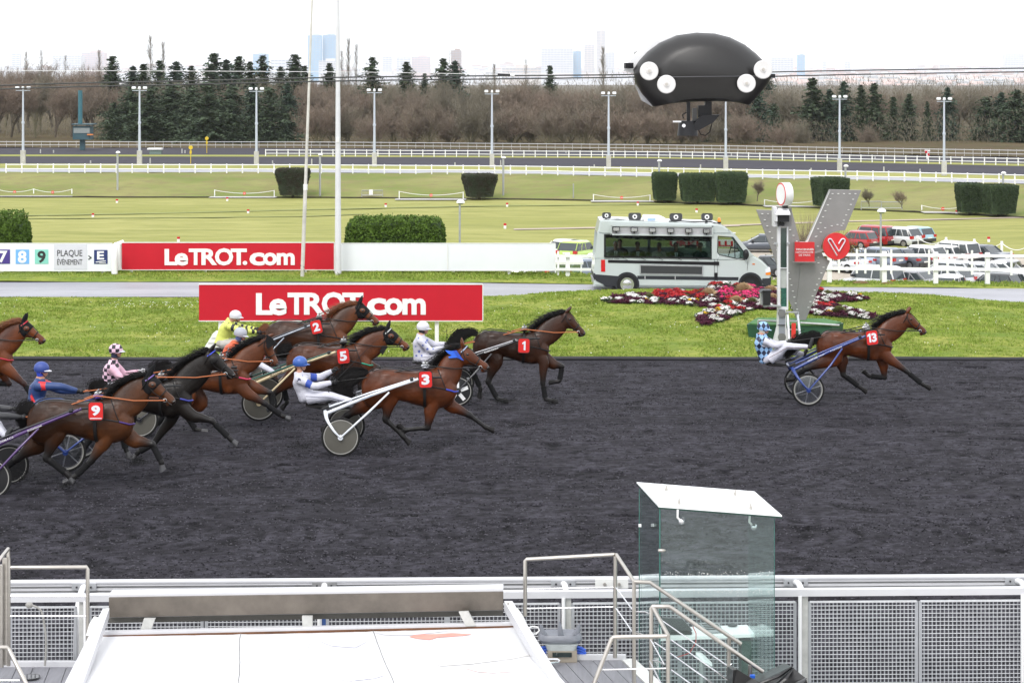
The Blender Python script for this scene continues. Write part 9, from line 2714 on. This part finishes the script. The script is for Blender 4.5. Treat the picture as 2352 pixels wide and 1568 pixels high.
# tray machine on the deck
r = empty('sterilising_tray',CM(2050,975,22.85),'grey pronged plastic tray on a small steel box with blue handles','device')
TG = M('grey_tray_plastic',(.20,.21,.24),.4,var=.05)
c = CM(2040,820,22.85); px_ = 1 / 1.96 * KS * 22.85 / F
mb = MB(); rg = []
for dz,wx,wy in ((-26,150,100),(0,172,115),(22,168,112),(40,150,100)):
 rg.append([c + Vector((x * 2 * wx * px_,y * 2 * wy * px_,dz * px_)) for x,y in rounded_poly(1,1,.3,5)])
rg.append([c + Vector((x * 2 * 120 * px_,y * 2 * 75 * px_,18 * px_)) for x,y in rounded_poly(1,1,.3,5)])
mb.rings(rg); mb.build('tray',TG,r,smooth=True)
for x0,y0,x1,y1,w_ in ((1905,800,1885,715,18),(2165,800,2192,712,18),(2045,815,2035,695,22)):
 mb = MB(); a_,b_ = CM(x0,y0,22.8 if x0 == 2045 else 22.85),CM(x1,y1,22.8 if x0 == 2045 else 22.85); mb.tube([a_,a_.lerp(b_,.5),b_],[.05 if x0 != 2045 else .035,.028,.008],10,flat=.5); mb.build('prong',TG,r,smooth=True)
mb = MB(); rg = []
for y,wx in ((845,128),(885,112)):
 q = CM(2047,y,22.85); rg.append([q + Vector((x * 2 * wx * px_,yy * .4,0)) for x,yy in rounded_poly(1,1,.12,4)])
mb.rings(rg); mb.build('neck',M('pale_grey_plastic',(.38,.41,.41),.45),r)
q = CM(2055,930,22.85); mb = MB(); mb.box(q,(225 * px_,.4,90 * px_)); bx_ = mb.build('steel_box',M('champagne_steel',(.42,.37,.30),.4,metal=.6),r)
mb = MB(); q = CM(2055,955,22.64); mb.box(q,(150 * px_,.02,34 * px_)); mb.build('display',M('dark_display',(.02,.03,.03),.15),bx_)
for x,s_ in ((1905,-1),(2195,1)):
 for k in range(3):
  q = CM(x + s_ * 4 * k,900 + 22 * k,22.8); mb = MB(); mb.tube([q - Vector((s_ * .05,0,-.015)),q + Vector((s_ * .01,0,0)),q + Vector((s_ * .06,0,-.03))],.016,8); mb.build('blue_handle',M('blue_plastic',(.02,.09,.5),.35),r,smooth=True)
mb = MB(); mb.tube([CM(1940,990,22.5),CM(2020,990,22.5),CM(2034,1000,22.5),CM(2028,1012,22.5),CM(1950,1020,22.4)],.012,8); mb.build('bent_rod',CHROME,None,smooth=True,label='white bent rod sticking out from the awning over the planks',cat='rod')
mb = MB(); mb.tube([CM(1785,750,22.3),CM(1820,732,22.4),CM(1865,738,22.4),CM(1876,765,22.4),CM(1850,792,22.4),CM(1810,793,22.3)],.009,7); mb.build('white_cable',WHITE,None,smooth=True,label='looped white cable beside the grey tray',cat='cable')
mb = MB(); mb.tube(spline(np.array([CL(200,520,22.9)[:],CL(235,525,22.9)[:],CL(280,545,22.9)[:],CL(305,580,22.9)[:],CL(320,660,22.9)[:],CL(332,760,22.9)[:],CL(332,860,22.9)[:],CL(325,960,22.9)[:]]),4).tolist(),.012,8); mb.sph(CL(212,522,22.9),(.045,.03,.035),10,6); mb.build('microphone_stalk',M('beige_grey_plastic',(.33,.32,.30),.5),None,smooth=True,label='grey gooseneck microphone stalk in front of the left mesh panel',cat='microphone')
mb = MB(); q = zat(205 * 0 + 240,1375,.4) if False else P(70,1553,22.6); mb.cyl(q,q + Vector((0,0,.004)),.11,n=16); mb.build('puddle',M('wet_patch',(.05,.05,.055),.05),None,label='dark wet patch on the planks at the lower left',cat='puddle')
# black bag at the bottom right
r = empty('black_bag',G3(2050,1640,20.6),'crumpled black plastic cover with a folded peak at the bottom edge','cover')
BAG = M('black_bag_plastic',(.012,.012,.013),.35,var=.2,bump=.012,bscale=9)
pk = [(1760,1470,.0),(1790,1462,.05),(1900,1530,.1),(1960,1560,.05),(2080,1500,.15),(2200,1440,.0),(2210,1450,.2),(2310,1530,.1),(2340,1640,.1),(1750,1640,.1)]
mb = MB(); fr_ = [G3(x,y,20.5 + d_) for x,y,d_ in pk]; bk_ = [p + Vector((0,.55,-.12)) for p in fr_]
mb.rings([fr_,bk_]); o_ = mb.build('cover_sheet',BAG,r)
for (x,y,Yq),(x2,y2,Yq2) in (((1960,1565,20.4),(2205,1440,20.5)),((2060,1600,20.35),(2215,1452,20.5)),((2180,1600,20.35),(2310,1530,20.5))):
 mb = MB(); a_,b_ = G3(x,y,Yq),G3(x2,y2,Yq2); mb.tube([a_,a_.lerp(b_,.5) + Vector((0,-.05,.0)),b_],[.03,.045,.01],8,flat=.5); mb.build('fold',BAG,r,smooth=True)
mb = MB(); mb.box(G3(1905,1515,20.9),(.05,.04,.03)); mb.build('coloured_caps',M('blue_cap',(.02,.12,.6),.4),r)
# == kicked-up cinders
rn = np.random.RandomState(12); V = []
def spray(C,x,y,Yc,sx,sz,n,size):
 c = C((x,y),Yc)
 for i in range(n):
  p = c + Vector((rn.normal(0,sx),rn.normal(0,.12),abs(rn.normal(0,sz)))); s = size * rn.uniform(.4,1.3)
  d = [Vector(rn.normal(0,s,3)) for _ in range(3)]; V.extend([p + d[0],p + d[1],p + d[2]])
spray(R5,1280,1235,Y if False else 37.2,.10,.05,900,.010); spray(R5,560,1480,34.9,.12,.06,800,.010); spray(R3,130,1260,38.2,.14,.05,800,.010); spray(R3,960,1240,38.4,.14,.10,800,.009)
spray(R1,-150,1040,44.4,.25,.08,800,.010); spray(R2,850,1450,44.3,.10,.03,500,.009); spray(R2,1560,1465,44.3,.10,.03,400,.009); spray(R5,100,1400,34.8,.15,.1,800,.009); spray(R6,790,1345,40.8,.1,.04,300,.005)
raw_mesh('flying_cinders',np.array([v[:] for v in V]),np.arange(len(V)),3,M('wet_black_cinder',(.006,.006,.007),.8),kind='stuff',label='clods of black cinder kicked up by hooves and wheels')
